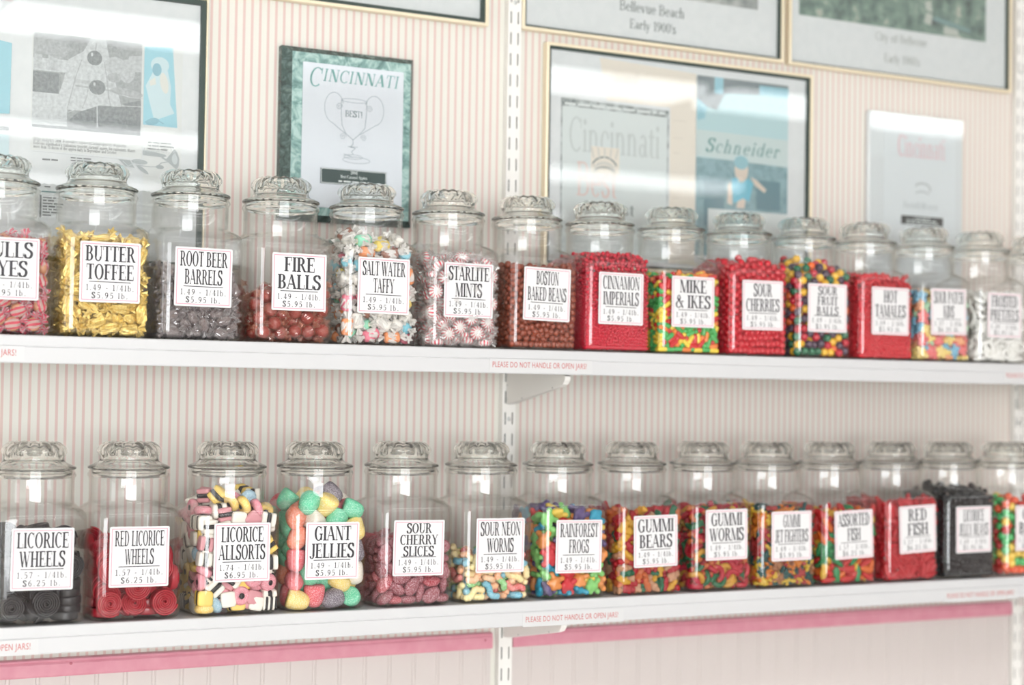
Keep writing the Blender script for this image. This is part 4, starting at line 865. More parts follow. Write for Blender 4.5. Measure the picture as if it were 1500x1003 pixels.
# resting places of the sweets, jar by jar: millimetres from the middle of the jar's base, then turns in steps of 4 degrees
POSES = {
 'U1': (132, 6, [-25,-57,67,26,77,41,-53,-57,144,68,22,0,-18,-57,136,66,7,88,-8,-57,25,26,12,49,-55,-56,35,68,16,35,22,-57,90,22,88,2,14,-57,18,21,5,42,1,-57,54,22,78,1,53,-57,84,61,15,84,-10,-56,95,22,10,49,22,-56,39,61,7,40,44,-57,18,64,85,3,-30,-56,23,16,79,5,-28,-56,45,61,80,5,32,-56,69,64,84,41,-52,-56,88,18,74,8,31,-54,139,18,72,18,54,-56,47,35,74,37,-8,-54,117,7,5,84,42,-54,121,17,73,81,-30,-53,113,0,85,51,-1,-53,75,89,0,84,3,-52,139,59,85,38,22,-54,110,0,3,84,-31,-53,95,45,84,52,57,-52,105,68,16,22,-56,-44,117,19,85,26,-44,-48,70,45,85,48,-53,-47,53,5,83,60,-41,-46,130,20,87,32,-46,-45,16,6,86,62,57,-44,139,69,84,21,15,-45,56,21,88,33,16,-42,128,74,87,25,-27,-40,150,82,0,22,38,-46,49,10,75,22,-57,-28,18,67,84,68,-54,-38,146,41,78,15,-57,-26,102,68,87,20,56,-40,61,26,89,26,7,-44,93,71,6,24,-54,57,37,67,18,0,-57,53,110,23,74,67,-57,-13,81,71,75,18,5,-33,145,77,0,80,-56,31,139,20,88,71,55,-39,36,35,87,18,-57,9,84,20,14,65,-57,4,18,23,6,24,54,-39,16,3,86,29,-56,-6,138,78,75,15,-55,13,64,78,5,27,43,-42,78,14,1,3,-57,-27,47,18,76,72,-56,-5,50,8,74,77,-57,43,23,69,80,65,-51,35,100,9,84,59,-39,-31,56,59,1,26,-54,-32,76,58,79,62,-43,-42,35,9,0,42,9,-13,148,4,9,52,-56,44,63,23,4,19,-45,-38,97,26,4,13,-54,22,24,43,11,16,-29,-37,19,20,83,31,-51,12,127,7,83,14,42,-32,138,71,80,55,6,-31,19,22,6,56,-53,30,79,60,89,29,-31,-37,78,14,3,31,-48,56,79,18,79,50,21,-42,21,70,9,89,-50,32,119,89,88,14,-10,-39,64,16,83,1,27,-40,95,19,77,1,-13,-36,133,31,88,53,7,11,145,54,7,11,50,7,147,86,2,16,-2,-37,46,45,86,6,-43,-28,121,28,83,38,-27,-17,14,0,2,31,-22,-9,145,32,79,40,51,-35,117,80,84,76,-11,-41,28,36,16,19,49,45,150,37,85,62,19,23,16,85,4,10,25,-23,15,45,3,82,56,-17,18,69,6,26,-22,-35,98,63,83,39,16,-30,38,45,86,87,-41,-23,141,88,89,89,-11,6,18,62,84,68,-2,-22,73,25,85,65,-35,25,15,88,87,60,45,24,15,0,3,53,37,-33,27,7,13,11,14,41,18,64,5,43,-4,-35,110,59,7,4,0,26,18,22,6,68,-40,43,146,14,0,43,25,-22,135,63,4,24,-45,-13,18,71,5,23,-6,-19,18,19,85,54,13,3,18,64,5,52,32,-2,16,11,4,8,52,-30,96,13,88,16,-41,45,20,66,8,18,16,-25,77,61,3,77,34,57,18,24,6,4,-35,57,50,22,89,48,55,55,27,22,16,78,43,-13,133,20,79,5,4,56,18,65,6,49,-21,-20,79,80,89,71,-15,36,18,20,87,19,-48,57,130,56,72,55,29,-32,115,18,6,53,57,6,23,25,80,65,25,-29,58,81,78,59,28,1,143,88,80,45,44,42,18,65,6,43,42,-11,28,71,17,63,-45,-5,119,81,79,83,-31,4,19,10,6,36,34,-3,97,7,88,78,-11,0,92,79,7,6,-24,57,22,21,80,48,-49,25,46,32,83,70,40,-12,58,14,86,71,45,-25,44,77,83,87,14,-23,116,67,83,56,-45,5,35,0,4,78]),
 'U2': (141, 6, [-25,-57,50,36,83,43,-55,-57,106,69,18,49,-36,-57,72,18,1,47,55,-57,127,86,18,47,-21,-57,112,56,88,88,-10,-57,151,81,86,1,40,-58,77,77,5,0,-21,-57,131,4,88,44,-43,-56,89,71,8,41,7,-58,16,12,4,45,21,-56,130,78,15,52,40,-57,93,89,4,1,-13,-57,23,88,7,43,-57,-57,49,81,21,61,58,-57,39,61,69,64,23,-56,46,18,0,3,-50,-46,152,4,9,77,-3,-57,96,88,87,43,7,-57,67,69,88,3,38,-55,15,33,2,41,39,-56,59,55,1,3,-50,-50,27,8,11,79,43,-42,143,75,9,88,42,-51,32,17,0,7,12,-47,149,67,12,64,-45,-50,44,50,78,33,-58,-39,14,59,1,24,-50,-40,133,81,12,55,-30,-48,85,78,88,80,18,-49,106,64,5,36,8,-49,36,78,7,80,-58,56,75,37,70,65,-57,17,119,79,81,69,-57,-22,150,11,5,66,-57,-20,130,50,79,20,48,-27,152,47,0,32,45,-44,122,11,1,57,-32,-39,131,77,81,15,-38,-42,19,24,84,76,7,-43,87,24,83,18,-11,-45,139,86,3,0,-30,-39,154,10,0,19,-19,-43,69,44,8,73,-10,-45,82,84,74,39,-57,-20,101,64,80,71,-58,36,29,76,77,66,-56,40,139,84,5,65,-14,-44,51,89,1,36,-5,-42,119,61,10,78,57,-39,108,42,5,66,-57,-41,91,52,21,28,-54,8,33,64,75,32,-57,19,76,77,84,21,-51,31,151,69,4,74,-56,-1,49,82,83,19,-51,-30,36,15,78,80,-57,-23,55,71,85,21,-55,-5,77,83,83,18,24,-38,83,59,2,62,-24,-40,33,74,2,20,-13,-43,17,33,85,86,26,-41,117,36,8,89,-55,39,49,73,2,27,-31,-37,112,60,84,79,-57,22,93,25,0,22,-55,36,65,64,87,18,-56,-6,15,66,3,26,-10,-37,35,62,0,67,-50,44,123,40,6,76,-41,-42,65,59,87,51,-47,19,132,50,81,55,-49,16,14,41,88,32,56,-35,88,35,86,71,2,-36,54,15,2,30,-44,-31,93,31,85,69,20,-35,137,40,86,44,38,-44,68,20,82,0,-39,57,14,6,0,45,58,-36,23,79,8,67,-51,-28,71,80,15,84,39,-30,14,51,2,76,11,-20,132,37,8,64,43,-37,54,34,85,38,-43,-4,39,16,81,4,-41,25,31,16,5,49,-46,-7,102,51,89,33,-45,56,45,59,10,41,41,-37,85,42,76,73,-34,-28,38,2,5,23,-12,41,14,23,1,49,-44,-1,154,53,3,32,-17,3,14,24,0,10,-11,-15,146,80,9,17,-40,38,104,57,3,41,34,-21,133,62,5,36,-45,47,31,34,7,36,-42,56,116,24,83,4,41,-37,38,40,1,52,50,-13,100,20,12,55,24,-34,16,86,4,37,38,-4,15,51,87,74,-37,-15,116,67,1,47,23,-15,151,10,89,23,-5,-31,17,63,85,39,46,28,14,23,0,34,-35,-23,19,51,84,39,39,-30,100,0,1,2,5,8,18,75,5,63,57,-29,70,7,87,24,45,19,146,11,79,82,3,-19,100,67,82,74,4,58,16,83,87,45,11,-34,73,11,80,30,-21,-9,132,20,3,67,-40,58,93,7,84,45,20,8,16,7,86,24,0,36,22,67,8,81,16,-12,108,59,79,77,40,43,23,5,81,70,31,24,18,68,6,33,-21,-27,92,3,86,60,23,-17,94,6,9,45,53,-5,15,48,2,28,-42,-25,128,66,10,65,14,41,26,3,12,9,5,-6,150,9,89,22,-15,-32,111,86,9,81,-34,45,18,57,85,3,48,-17,29,44,0,58,10,-35,27,70,2,78,53,-15,136,54,88,28,55,41,18,26,5,27,-44,6,115,80,88,59,-9,-3,104,5,0,54,-14,-21,63,61,74,11,11,-24,57,71,86,32,-37,4,27,46,79,18,-8,-21,122,49,19,28,8,-11,42,74,89,51,44,12,87,11,10,19,-33,21,17,78,5,35]),
 'U3': (125, 6, [-45,-57,15,26,3,42,-56,-58,56,68,71,0,55,-58,82,89,18,89,-42,-58,107,70,2,0,39,-58,34,69,83,89,-12,-58,95,86,89,45,-10,-58,77,70,85,0,45,-58,67,49,16,0,17,-57,108,3,83,41,35,-58,14,29,87,44,7,-58,55,40,1,45,-31,-57,57,48,86,87,27,-58,45,9,3,45,6,-57,27,57,17,8,-11,-56,38,28,74,35,-31,-56,84,0,89,4,-45,-54,40,9,86,84,20,-55,89,68,2,40,-23,-51,115,17,2,37,-57,-24,105,13,75,19,52,-54,23,7,12,35,9,-51,69,58,81,79,-58,-46,20,10,81,68,-21,-51,26,48,82,55,-52,-48,79,78,11,11,26,-50,74,76,10,76,36,-49,102,50,5,40,-1,-48,14,51,2,12,-56,11,111,61,12,28,-58,50,24,38,13,67,-57,-15,71,20,11,65,-58,16,56,53,19,63,-36,-45,28,18,1,57,-58,9,14,2,0,68,-33,-46,71,89,3,60,-58,-2,63,28,9,67,-52,-44,97,52,88,63,-34,-46,13,39,89,81,-54,31,72,25,73,44,-58,-16,89,16,9,67,-58,-30,45,24,2,24,-51,24,23,27,79,35,-10,-45,64,86,2,29,-57,45,90,88,18,54,-13,-44,105,67,5,46,-58,-22,30,54,89,22,29,-44,36,31,86,10,7,-43,96,84,8,15,-58,44,56,77,3,68,-52,32,110,69,88,30,-51,-31,65,21,81,56,-35,-31,99,21,0,18,43,-47,54,24,87,46,-49,-39,112,21,85,63,-50,-9,108,73,11,82,49,-36,14,3,88,80,50,-45,36,55,8,35,-50,47,73,60,87,77,-47,-42,55,37,81,47,57,-30,97,16,71,50,-52,42,36,63,9,78,35,-41,86,32,7,82,-44,37,15,88,86,47,-21,-37,43,15,3,19,-23,-33,14,56,88,29,-46,-17,14,15,88,52,-45,54,14,37,1,84,56,-44,90,20,19,6,-49,8,29,50,81,53,-48,23,39,30,84,37,14,-39,22,55,10,76,-17,-39,88,60,1,3,20,-34,107,81,85,73,-51,15,94,2,86,14,14,-45,47,12,87,6,-43,6,75,89,84,44,-41,57,100,52,88,46,-44,-2,19,12,87,48,58,-35,62,52,87,22,-45,54,85,56,2,85,21,-34,66,12,87,21,29,-36,16,56,85,75,-38,-34,84,68,0,4,51,-3,108,56,6,77,-3,-12,14,74,0,13,57,27,104,65,19,2,-16,-1,13,89,2,20,11,16,14,78,2,8,-34,-23,69,74,10,1,32,16,14,23,0,53,39,1,14,79,89,13,-3,-42,33,79,89,89,-2,-35,45,35,7,17,-32,-10,114,33,88,54,-2,-30,18,81,6,5,-24,56,16,70,85,41,46,41,14,9,3,38,54,13,99,77,74,85,2,-40,77,78,1,50,46,-12,15,12,3,7,24,-31,32,28,79,48,58,21,26,51,15,27,17,38,16,10,4,32,18,-7,16,74,5,56,-31,-34,55,6,82,75,3,57,23,38,79,87,44,57,14,19,1,42,34,-30,72,68,86,26,0,31,15,54,4,64,43,57,114,48,83,88,49,-32,76,36,7,69,44,-15,58,55,1,49,-43,-33,24,26,12,11,47,-32,51,86,8,87,41,30,24,47,12,39,-16,-18,71,40,4,24,-28,-17,85,0,88,47,49,-23,25,38,79,48,-33,-12,53,28,4,81,-7,-13,96,18,0,6,-12,47,23,83,80,24,-41,21,74,51,80,46,21,53,18,20,84,82,58,2,21,75,81,67,28,-14,103,14,78,49]),
 'U4': (74, 6, [-17,-54,71,1,75,35,-47,-54,18,86,6,4,30,-54,21,72,10,37,53,-54,83,43,76,80,-54,-54,41,85,15,30,31,-54,67,18,78,35,7,-54,21,88,80,5,31,-54,92,62,81,8,-54,53,88,43,77,78,-28,-54,33,31,1,51,-35,-54,55,86,1,85,7,-51,76,23,77,67,54,-54,23,59,13,56,54,-54,57,46,77,11,7,-54,52,42,86,7,-38,-44,77,16,88,51,28,-54,44,69,10,53,-54,-33,63,54,72,4,-14,-44,18,43,0,68,-54,-23,18,42,84,61,-54,0,62,38,6,70,-54,28,19,33,83,30,-14,-45,50,66,12,87,-54,-13,39,74,84,16,-54,15,42,35,83,28,-53,30,64,76,80,57,-52,54,63,30,77,82,-54,46,41,66,6,26,-54,3,19,8,83,15,-45,-16,76,5,2,78,9,-37,37,87,4,87,-51,50,18,29,84,34,-8,-34,80,26,6,25,-17,23,90,54,4,58,-23,-16,84,20,89,66,47,-39,40,22,10,0,19,2,84,21,69,70,51,-31,18,44,84,57,-5,3,86,26,83,82,-35,-35,18,4,84,49,54,31,89,52,78,58,20,-33,69,19,73,33,28,-32,18,23,84,56,2,-26,18,62,84,66,35,-23,85,88,85,21,33,47,94,23,87,89,-43,-33,42,23,11,71,54,48,17,13,84,30,43,-33,63,25,15,23,54,-5,17,18,84,74,-2,54,18,53,83,38,-28,54,18,67,7,83,-20,-28,34,82,3,82,31,30,18,6,83,58,-32,19,18,70,88,24,25,-12,21,87,9,49,5,-15,76,60,9,24,33,8,20,2,81,79,31,53,17,39,87,53,-10,12,20,35,81,77,-18,-1,67,18,88,50,8,30,21,20,81,56,28,-25,40,30,14,6,0,-25,55,35,86,66,-12,-10,22,76,79,22,54,-15,73,54,88,68,-38,30,36,88,0,45,-22,-26,62,46,2,56,53,22,18,77,83,30,-16,35,22,21,10,40,-33,-13,20,54,9,81,-35,-10,53,54,2,21,-14,-9,45,60,5,76,-33,36,74,65,4,26]),
 'U5': (117, 6, [-56,-56,31,17,69,68,-31,-56,135,26,86,0,-38,-56,42,88,20,0,-35,-56,113,53,7,45,-25,-54,81,33,84,86,40,-56,91,32,89,0,25,-55,16,48,89,88,18,-56,153,24,85,0,-14,-56,19,5,85,2,-56,-53,71,29,18,22,45,-55,68,71,80,3,27,-54,114,57,84,40,11,-54,79,55,11,85,-29,-53,175,81,88,4,54,-54,119,4,73,56,3,-54,104,55,4,4,9,-54,38,56,84,40,5,-52,168,33,2,50,10,-53,57,73,86,50,-45,-35,176,1,10,44,-21,-51,155,8,2,6,30,-52,136,33,0,50,37,-42,179,82,7,71,-56,-38,109,68,8,23,-24,-49,58,45,5,81,-48,-45,90,83,4,32,-44,-16,185,41,9,41,-56,-3,19,31,85,24,-55,19,160,48,89,69,33,-49,34,17,78,77,-56,55,124,9,20,67,-52,5,132,30,14,13,-56,16,101,4,80,68,-47,-42,155,2,86,60,51,-44,35,61,6,75,-7,-46,133,28,8,76,51,-42,152,51,6,20,-24,-45,35,16,89,78,-51,-38,137,83,4,16,-56,44,73,34,22,79,-54,-1,92,50,78,72,-54,32,36,31,4,71,51,-45,55,70,9,76,-53,28,64,2,16,8,-47,-41,27,67,78,39,-48,-23,26,54,79,35,-49,47,172,9,9,32,-52,26,16,54,0,74,0,-43,69,30,1,5,-52,-26,53,59,2,28,-51,41,142,10,12,57,-31,-42,100,26,89,31,-48,28,119,42,12,37,-48,50,23,73,81,35,-43,-12,146,10,2,53,56,-34,16,15,89,22,-44,-32,76,26,7,38,-51,4,44,62,87,29,-48,-14,120,58,0,14,18,-16,172,0,79,71,-44,17,147,9,82,85,-50,7,63,65,89,15,33,-38,83,14,18,61,-37,22,175,27,0,46,-27,-34,133,67,80,59,-45,-7,75,65,84,54,-41,55,56,43,4,44,-7,-40,114,4,89,1,36,-33,123,47,14,57,17,-33,132,67,11,37,4,-31,169,1,13,4,-8,-38,16,83,0,45,-36,2,176,87,13,87,54,-35,118,28,17,35,54,-36,81,56,16,13,-40,56,93,46,88,0,-37,-29,116,26,85,62,38,-28,17,75,3,26,0,-28,140,22,81,77,-20,-33,161,8,4,7,-6,-32,82,27,11,15,32,-27,166,23,85,12,-28,12,16,17,1,72,40,31,16,61,1,5,13,39,16,64,2,3,4,56,15,43,2,89,20,-32,32,72,2,52,-32,-24,51,55,87,32,54,8,16,38,2,63,34,9,19,41,84,10,-10,10,19,35,5,72,42,54,19,58,5,86,23,-14,22,81,82,11,11,15,21,5,7,36,-16,-10,142,86,85,59,-35,56,75,20,1,44,6,-2,30,84,74,26,-35,-18,163,62,89,48,-8,-20,21,33,83,89,0,-34,43,34,80,89,-33,-14,24,81,81,77,-24,44,18,87,5,75,36,-19,107,64,11,42,30,-13,150,70,88,28,-28,38,62,22,9,2,56,-18,92,49,22,58,-28,28,157,64,3,83,14,-25,83,80,2,26,-6,-2,179,86,83,30,-1,-18,93,71,6,28,-19,-30,71,18,73,42,26,-27,58,27,7,78,35,4,166,58,81,65,55,-16,157,58,79,66,-20,-19,179,61,86,26,22,0,53,25,2,48,-35,42,134,33,84,73]),
 'U6': (163, 6, [-52,-60,96,24,74,43,-17,-60,83,68,19,45,-9,-60,140,68,85,0,27,-60,28,19,22,41,-35,-60,120,68,7,45,-28,-60,25,67,2,0,24,-60,138,67,89,0,15,-60,53,68,88,0,52,-60,124,21,16,44,53,-60,78,52,22,29,22,-60,99,67,11,0,46,-60,47,83,22,61,-7,-60,37,68,86,45,-44,-54,139,82,86,0,4,-57,84,16,79,43,-60,-44,18,22,89,23,-60,-32,153,68,84,22,-60,-53,60,26,21,71,2,-48,155,58,3,86,-37,-56,39,30,0,5,-31,-55,77,22,85,6,-60,21,125,68,12,22,-24,-55,51,5,83,49,1,-53,105,86,14,0,-60,-30,56,68,73,67,-59,-1,151,64,11,65,-60,-1,44,22,13,67,-60,39,75,22,89,22,47,-53,148,41,80,47,-60,1,69,68,9,68,-60,47,48,22,9,67,-46,-53,11,0,0,38,-60,18,31,67,11,67,43,-55,11,0,0,42,11,-53,13,47,87,52,-53,-51,27,13,10,13,12,-52,119,0,88,84,-46,-53,47,30,1,8,-5,-53,66,41,89,83,-10,-54,57,85,4,2,4,-52,127,3,4,54,-51,-44,125,2,0,22,-52,-36,137,88,82,77,31,-53,71,50,89,44,-17,-21,153,41,9,16,-49,-51,107,65,10,85,-50,-49,70,16,7,13,-22,-46,99,10,8,22,52,-48,103,14,80,32,-51,-28,112,52,3,31,-52,-41,85,86,81,77,26,-50,80,4,3,42,33,-53,60,84,4,1,-53,47,109,57,3,76,-52,48,137,45,86,59,-11,-49,17,5,84,32,-53,-36,33,6,76,58,51,-53,40,76,77,33,41,-53,92,49,88,46,-54,12,86,5,3,19,-50,28,151,89,7,11,-14,-46,105,55,11,20,-54,0,135,54,87,67,5,-50,22,49,87,48,-51,-33,92,6,6,32,-28,-45,91,80,84,69,-55,-11,124,55,0,66,-55,37,22,8,87,73,-49,-35,104,52,3,35,-53,-3,22,36,5,60,-52,47,84,59,0,31,60,-37,147,67,89,24,-55,44,123,10,89,69,-44,-28,146,14,0,35,-55,30,96,58,72,19,-53,8,97,4,89,18,39,-44,120,1,3,68,-54,-16,74,59,82,61,-39,-49,78,68,88,54,56,-45,19,30,0,64,-23,-45,11,45,0,26,31,-39,146,65,78,57,34,-44,129,47,2,69,-53,60,32,68,21,0,31,-44,109,88,88,69,-51,-14,94,12,14,42,-49,-2,11,0,89,79,-22,-50,128,67,14,47,-50,-27,11,0,89,78,-17,-35,146,2,7,44,-54,-18,32,84,12,67,60,-43,110,23,89,22,-50,16,18,43,5,34,-51,-1,107,79,5,57,-47,21,109,4,87,8,-53,24,55,47,2,22,-33,-46,20,1,89,16,-48,51,146,88,5,9,-49,52,27,74,75,85,60,-44,30,67,87,68,-53,19,46,43,88,67,-53,21,65,88,1,68,42,-47,26,56,12,9,48,5,159,77,2,80,-50,35,36,36,4,33,53,-45,69,11,7,74,48,-45,137,39,81,48,-18,54,155,83,77,87,-43,50,100,73,3,40,-44,16,120,46,5,50,-49,37,11,0,1,66,-11,-44,74,44,88,75,16,-45,35,0,87,51,-50,24,136,38,77,60,10,-26,11,45,1,13,7,-45,46,89,86,38,-50,54,53,36,77,47,54,-40,60,32,84,29,30,-47,45,36,6,5,-46,53,70,43,1,37,16,-29,155,45,88,0,-34,-43,57,55,4,48,-14,-1,153,52,89,34,11,-41,102,12,8,28,2,-46,141,80,1,41,54,48,162,8,9,15,50,-2,12,0,2,32,-49,-16,44,78,3,59,52,-25,11,0,1,16,31,-37,14,42,3,17,48,47,11,0,0,36,27,-42,25,1,87,52,-5,28,11,0,89,9,48,-43,81,35,89,36,-33,54,11,0,0,47,0,1,13,48,88,77,18,25,11,45,0,8,-35,17,11,0,0,5,23,2,20,66,9,39,25,45,14,85,87,67,-24,-6,11,45,89,16,6,-40,64,62,5,79,34,-43,99,47,87,54,-41,40,62,29,88,3,25,-7,20,67,9,40,-46,-10,24,1,13,76,3,52,11,0,1,51,-50,-35,63,31,6,65,51,22,11,45,0,32,36,-11,155,39,2,34,-34,-36,122,53,19,16,-20,-31,131,5,0,79,-32,-27,25,66,88,9,19,4,160,89,0,28,33,24,18,63,0,20,-42,-13,115,89,86,63,-16,45,18,74,1,28,-6,-22,15,1,4,44,-42,9,152,38,9,22,-43,57,90,19,81,86,-44,2,75,55,84,53,-21,26,149,64,83,28,-5,-36,118,58,21,84]),
 'U7': (300, 3, [-59,-59,56,-60,-60,67,-59,-59,84,-59,-59,97,-23,-59,138,-59,-59,126,-60,-60,138,-50,-59,76,-43,-59,99,-60,-60,115,-48,-59,145,-59,-59,42,-48,-59,132,-60,-60,12,-60,-60,31,37,-59,140,-36,-59,136,-52,-60,107,26,-59,144,60,-60,103,-13,-59,83,-47,-59,88,-20,-59,117,59,-59,115,-16,-60,128,59,-59,128,-38,-59,80,-25,-59,83,39,-60,92,-39,-60,123,20,-60,106,-38,-60,31,52,-60,148,19,-60,78,27,-60,127,-30,-60,72,9,-60,143,-6,-60,126,60,-60,140,-31,-59,22,-18,-59,23,-41,-59,68,-46,-59,23,-11,-60,64,41,-59,104,-34,-58,91,20,-60,89,-33,-60,104,41,-60,115,45,-60,44,-23,-60,12,34,-59,44,-58,-59,21,48,-59,134,-41,-59,43,49,-60,30,24,-60,65,41,-59,81,18,-59,135,-25,-60,96,-24,-55,148,-50,-60,119,-18,-59,73,-4,-59,56,-15,-60,34,39,-59,24,28,-59,97,-42,-60,111,-10,-59,45,51,-60,86,51,-60,75,3,-60,133,59,-59,36,-12,-60,12,19,-60,54,-49,-59,35,-41,-60,55,1,-60,66,28,-59,33,-1,-60,84,40,-60,59,-59,-40,150,60,-60,69,59,-59,24,-60,-17,149,59,-58,47,39,-59,127,-50,-60,61,-50,-59,49,30,-60,74,-1,-55,143,22,-60,117,41,-60,70,60,-60,92,8,-59,57,4,-60,122,-33,-60,60,14,-60,124,-8,-60,27,30,-59,55,-31,-60,40,3,-60,94,-21,-60,42,-24,-60,53,31,-60,109,-22,-60,106,23,-60,12,19,-60,23,22,-58,44,-12,-60,109,1,-60,46,6,-60,104,-60,-50,107,60,-60,58,9,-60,28,43,-55,150,50,-60,53,-28,-57,127,1,-60,21,-15,-60,99,17,-60,34,5,-60,75,-34,-60,12,-6,-59,74,11,-58,113,-4,-60,36,-4,-60,102,13,-59,68,51,-60,12,40,-57,35,-4,-60,12,41,-59,12,-1,-57,112,-32,-57,115,-52,-60,12,-60,-53,75,-60,-21,88,32,-59,12,-59,54,155,-14,-55,145,14,-59,12,60,-60,81,-26,-57,32,7,-60,37,-59,-18,120,-43,-59,12,50,-57,97,10,-58,85,-60,-18,12,-60,-26,46,29,-57,23,59,-59,12,30,-57,85,-22,-57,63,11,-58,47,-60,37,133,-60,-8,73,-59,10,143,-9,-55,135,-60,-38,137,-59,32,144,50,-55,121,25,-42,151,-60,-47,23,5,-60,12,-59,10,88,-60,-24,140,50,-57,64,-60,-9,128,-15,-57,55,-60,-51,49,-60,-6,116,-60,19,23,51,-56,108,-56,23,149,-59,43,148,-60,-49,90,13,-57,97,-60,39,97,-60,50,125,-59,27,127,-59,59,144,-60,-40,84,-60,50,79,-60,-26,112,-7,-56,92,-59,38,121,-60,-42,98,-60,11,77,-60,-39,126,-59,9,61,-60,31,66,-59,-3,104,-60,-40,112,-60,-11,139,-59,18,107,-60,-7,25,-60,41,22,-59,-24,66,-59,8,100,-59,6,41,-60,60,121,-60,50,68,-59,16,120,-60,13,11,-59,-49,132,-60,-32,104,-59,26,33,-60,60,38,-59,49,137,-60,-41,31,-60,29,102,-59,33,43,-59,-48,64,-60,-12,96,-59,28,114,-60,30,79,-59,-24,21,-59,-41,55,-60,-10,85,-60,12,131,-60,50,30,-60,49,92,-60,60,132,-60,60,27,-59,39,108,-60,-22,36,-59,34,12,-60,2,52,-60,60,63,-60,60,98,-59,-49,119,-59,19,95,-60,23,49,-60,60,53,-60,-8,12,-60,3,12,-60,53,46,-59,-30,56,-60,36,31,-60,13,51,-60,-43,74,-59,42,50,-60,-30,29,-59,-31,77,-60,53,12,-60,20,84,-59,0,135,-59,2,124,49,-56,21,-59,6,112,-59,21,60,-60,2,23,-48,50,154,-59,3,70,-60,-19,55,-59,-41,12,-60,-9,53,-59,59,109,-55,-51,144,-59,-13,64,-33,-56,50,-58,-23,99,-59,44,12,-58,-30,12,-59,59,86,-10,-55,119,-60,-29,129,-60,-15,45,-60,49,103,-58,40,86,-59,41,62,-59,44,39,-60,-51,36,-58,21,138,-59,17,40,-60,-17,28,-58,21,72,-59,-42,43,-39,-52,145,-60,-11,35,-59,32,55,-59,-36,66,-58,-19,76,-59,59,74,-59,-51,12,-60,-1,33,-58,-32,92,-59,10,30,-59,23,12,-58,-1,93,-58,-15,108,-18,-55,91,32,-55,119,-58,40,73,-57,48,115,33,-54,65,60,-43,153,-58,-33,38,10,-45,147,-19,-48,118,-30,-49,137,60,-47,12,38,-47,23,29,-48,44,-54,-34,48,-10,-47,28,19,-47,97,25,-47,12,29,-48,78,-55,11,19,50,-53,38,-21,-47,84,-47,60,12,-42,-49,105,-20,-47,30,-16,-47,137,-28,-54,12,-11,-49,78,-55,-3,145,-57,30,22,59,-48,99,-47,29,12,39,-49,98,28,-48,92,-48,-41,74,-54,-13,19,9,-53,21,20,-47,142,51,-48,12,-22,-47,128,9,-50,137,-57,60,11,40,-47,42,41,-53,52,28,-47,125,-1,-43,144,-26,-47,51,-39,57,154,18,-48,24,-40,42,149,-57,51,57,-23,-31,144,-8,-54,20,-51,-49,12,-42,-49,91,-47,50,12,3,-51,52,-49,40,12,32,-47,55,-57,29,91,-17,-47,21,41,-48,122,28,-47,103,-38,-50,24,-57,1,81,-47,4,21,-33,-49,99,-3,-47,118,41,-41,147,59,-48,111,43,-48,12,-51,-50,30,-27,-47,22,-30,-49,77,-17,-53,12,20,-49,84,-50,-41,91,16,-48,44,-50,-51,69,48,-50,142,18,-47,130,-52,-49,82,-57,-2,61,-49,-44,21,-50,-50,42,-16,-47,48,-23,-44,145,-29,-47,64,-47,-10,12,-40,-50,117,-56,-5,43,60,-47,123,-1,-48,73,-43,-51,60,-23,-47,94,-42,-48,12,-38,-47,128,50,-48,130,-33,-40,144,27,-47,114,38,-49,110,33,-48,32,19,-50,72,-51,-26,147,-23,-47,12,-48,-47,136,-33,-48,12,-32,-47,88,32,-49,144,-50,-50,113,-8,-47,55,38,-48,86,-22,-48,106,44,-47,32,38,-48,134,-32,-47,110,-48,-19,12,-43,-51,50,-40,22,152,-50,-11,117,-49,-50,124,-11,-47,127,-48,-43,148,-57,-37,22,-50,-13,148,34,-48,12,-47,-29,11,1,-55,30,-51,-50,98,60,-47,133,60,-47,41,18,-53,61,27,-52,135,-56,-18,131,-40,-47,81,-56,52,20,6,-49,125,-30,-47,121,-54,-32,119,59,-48,22,48,-47,92,16,-48,12,-48,14,146,60,-49,144,-39,-48,70,-2,-47,134,55,55,153,18,-49,108,12,-47,55,-41,-47,35,41,-38,54,37,-38,94,-17,-38,80,-35,-38,21,33,-38,67,20,-39,88,20,36,136,47,-38,108]),
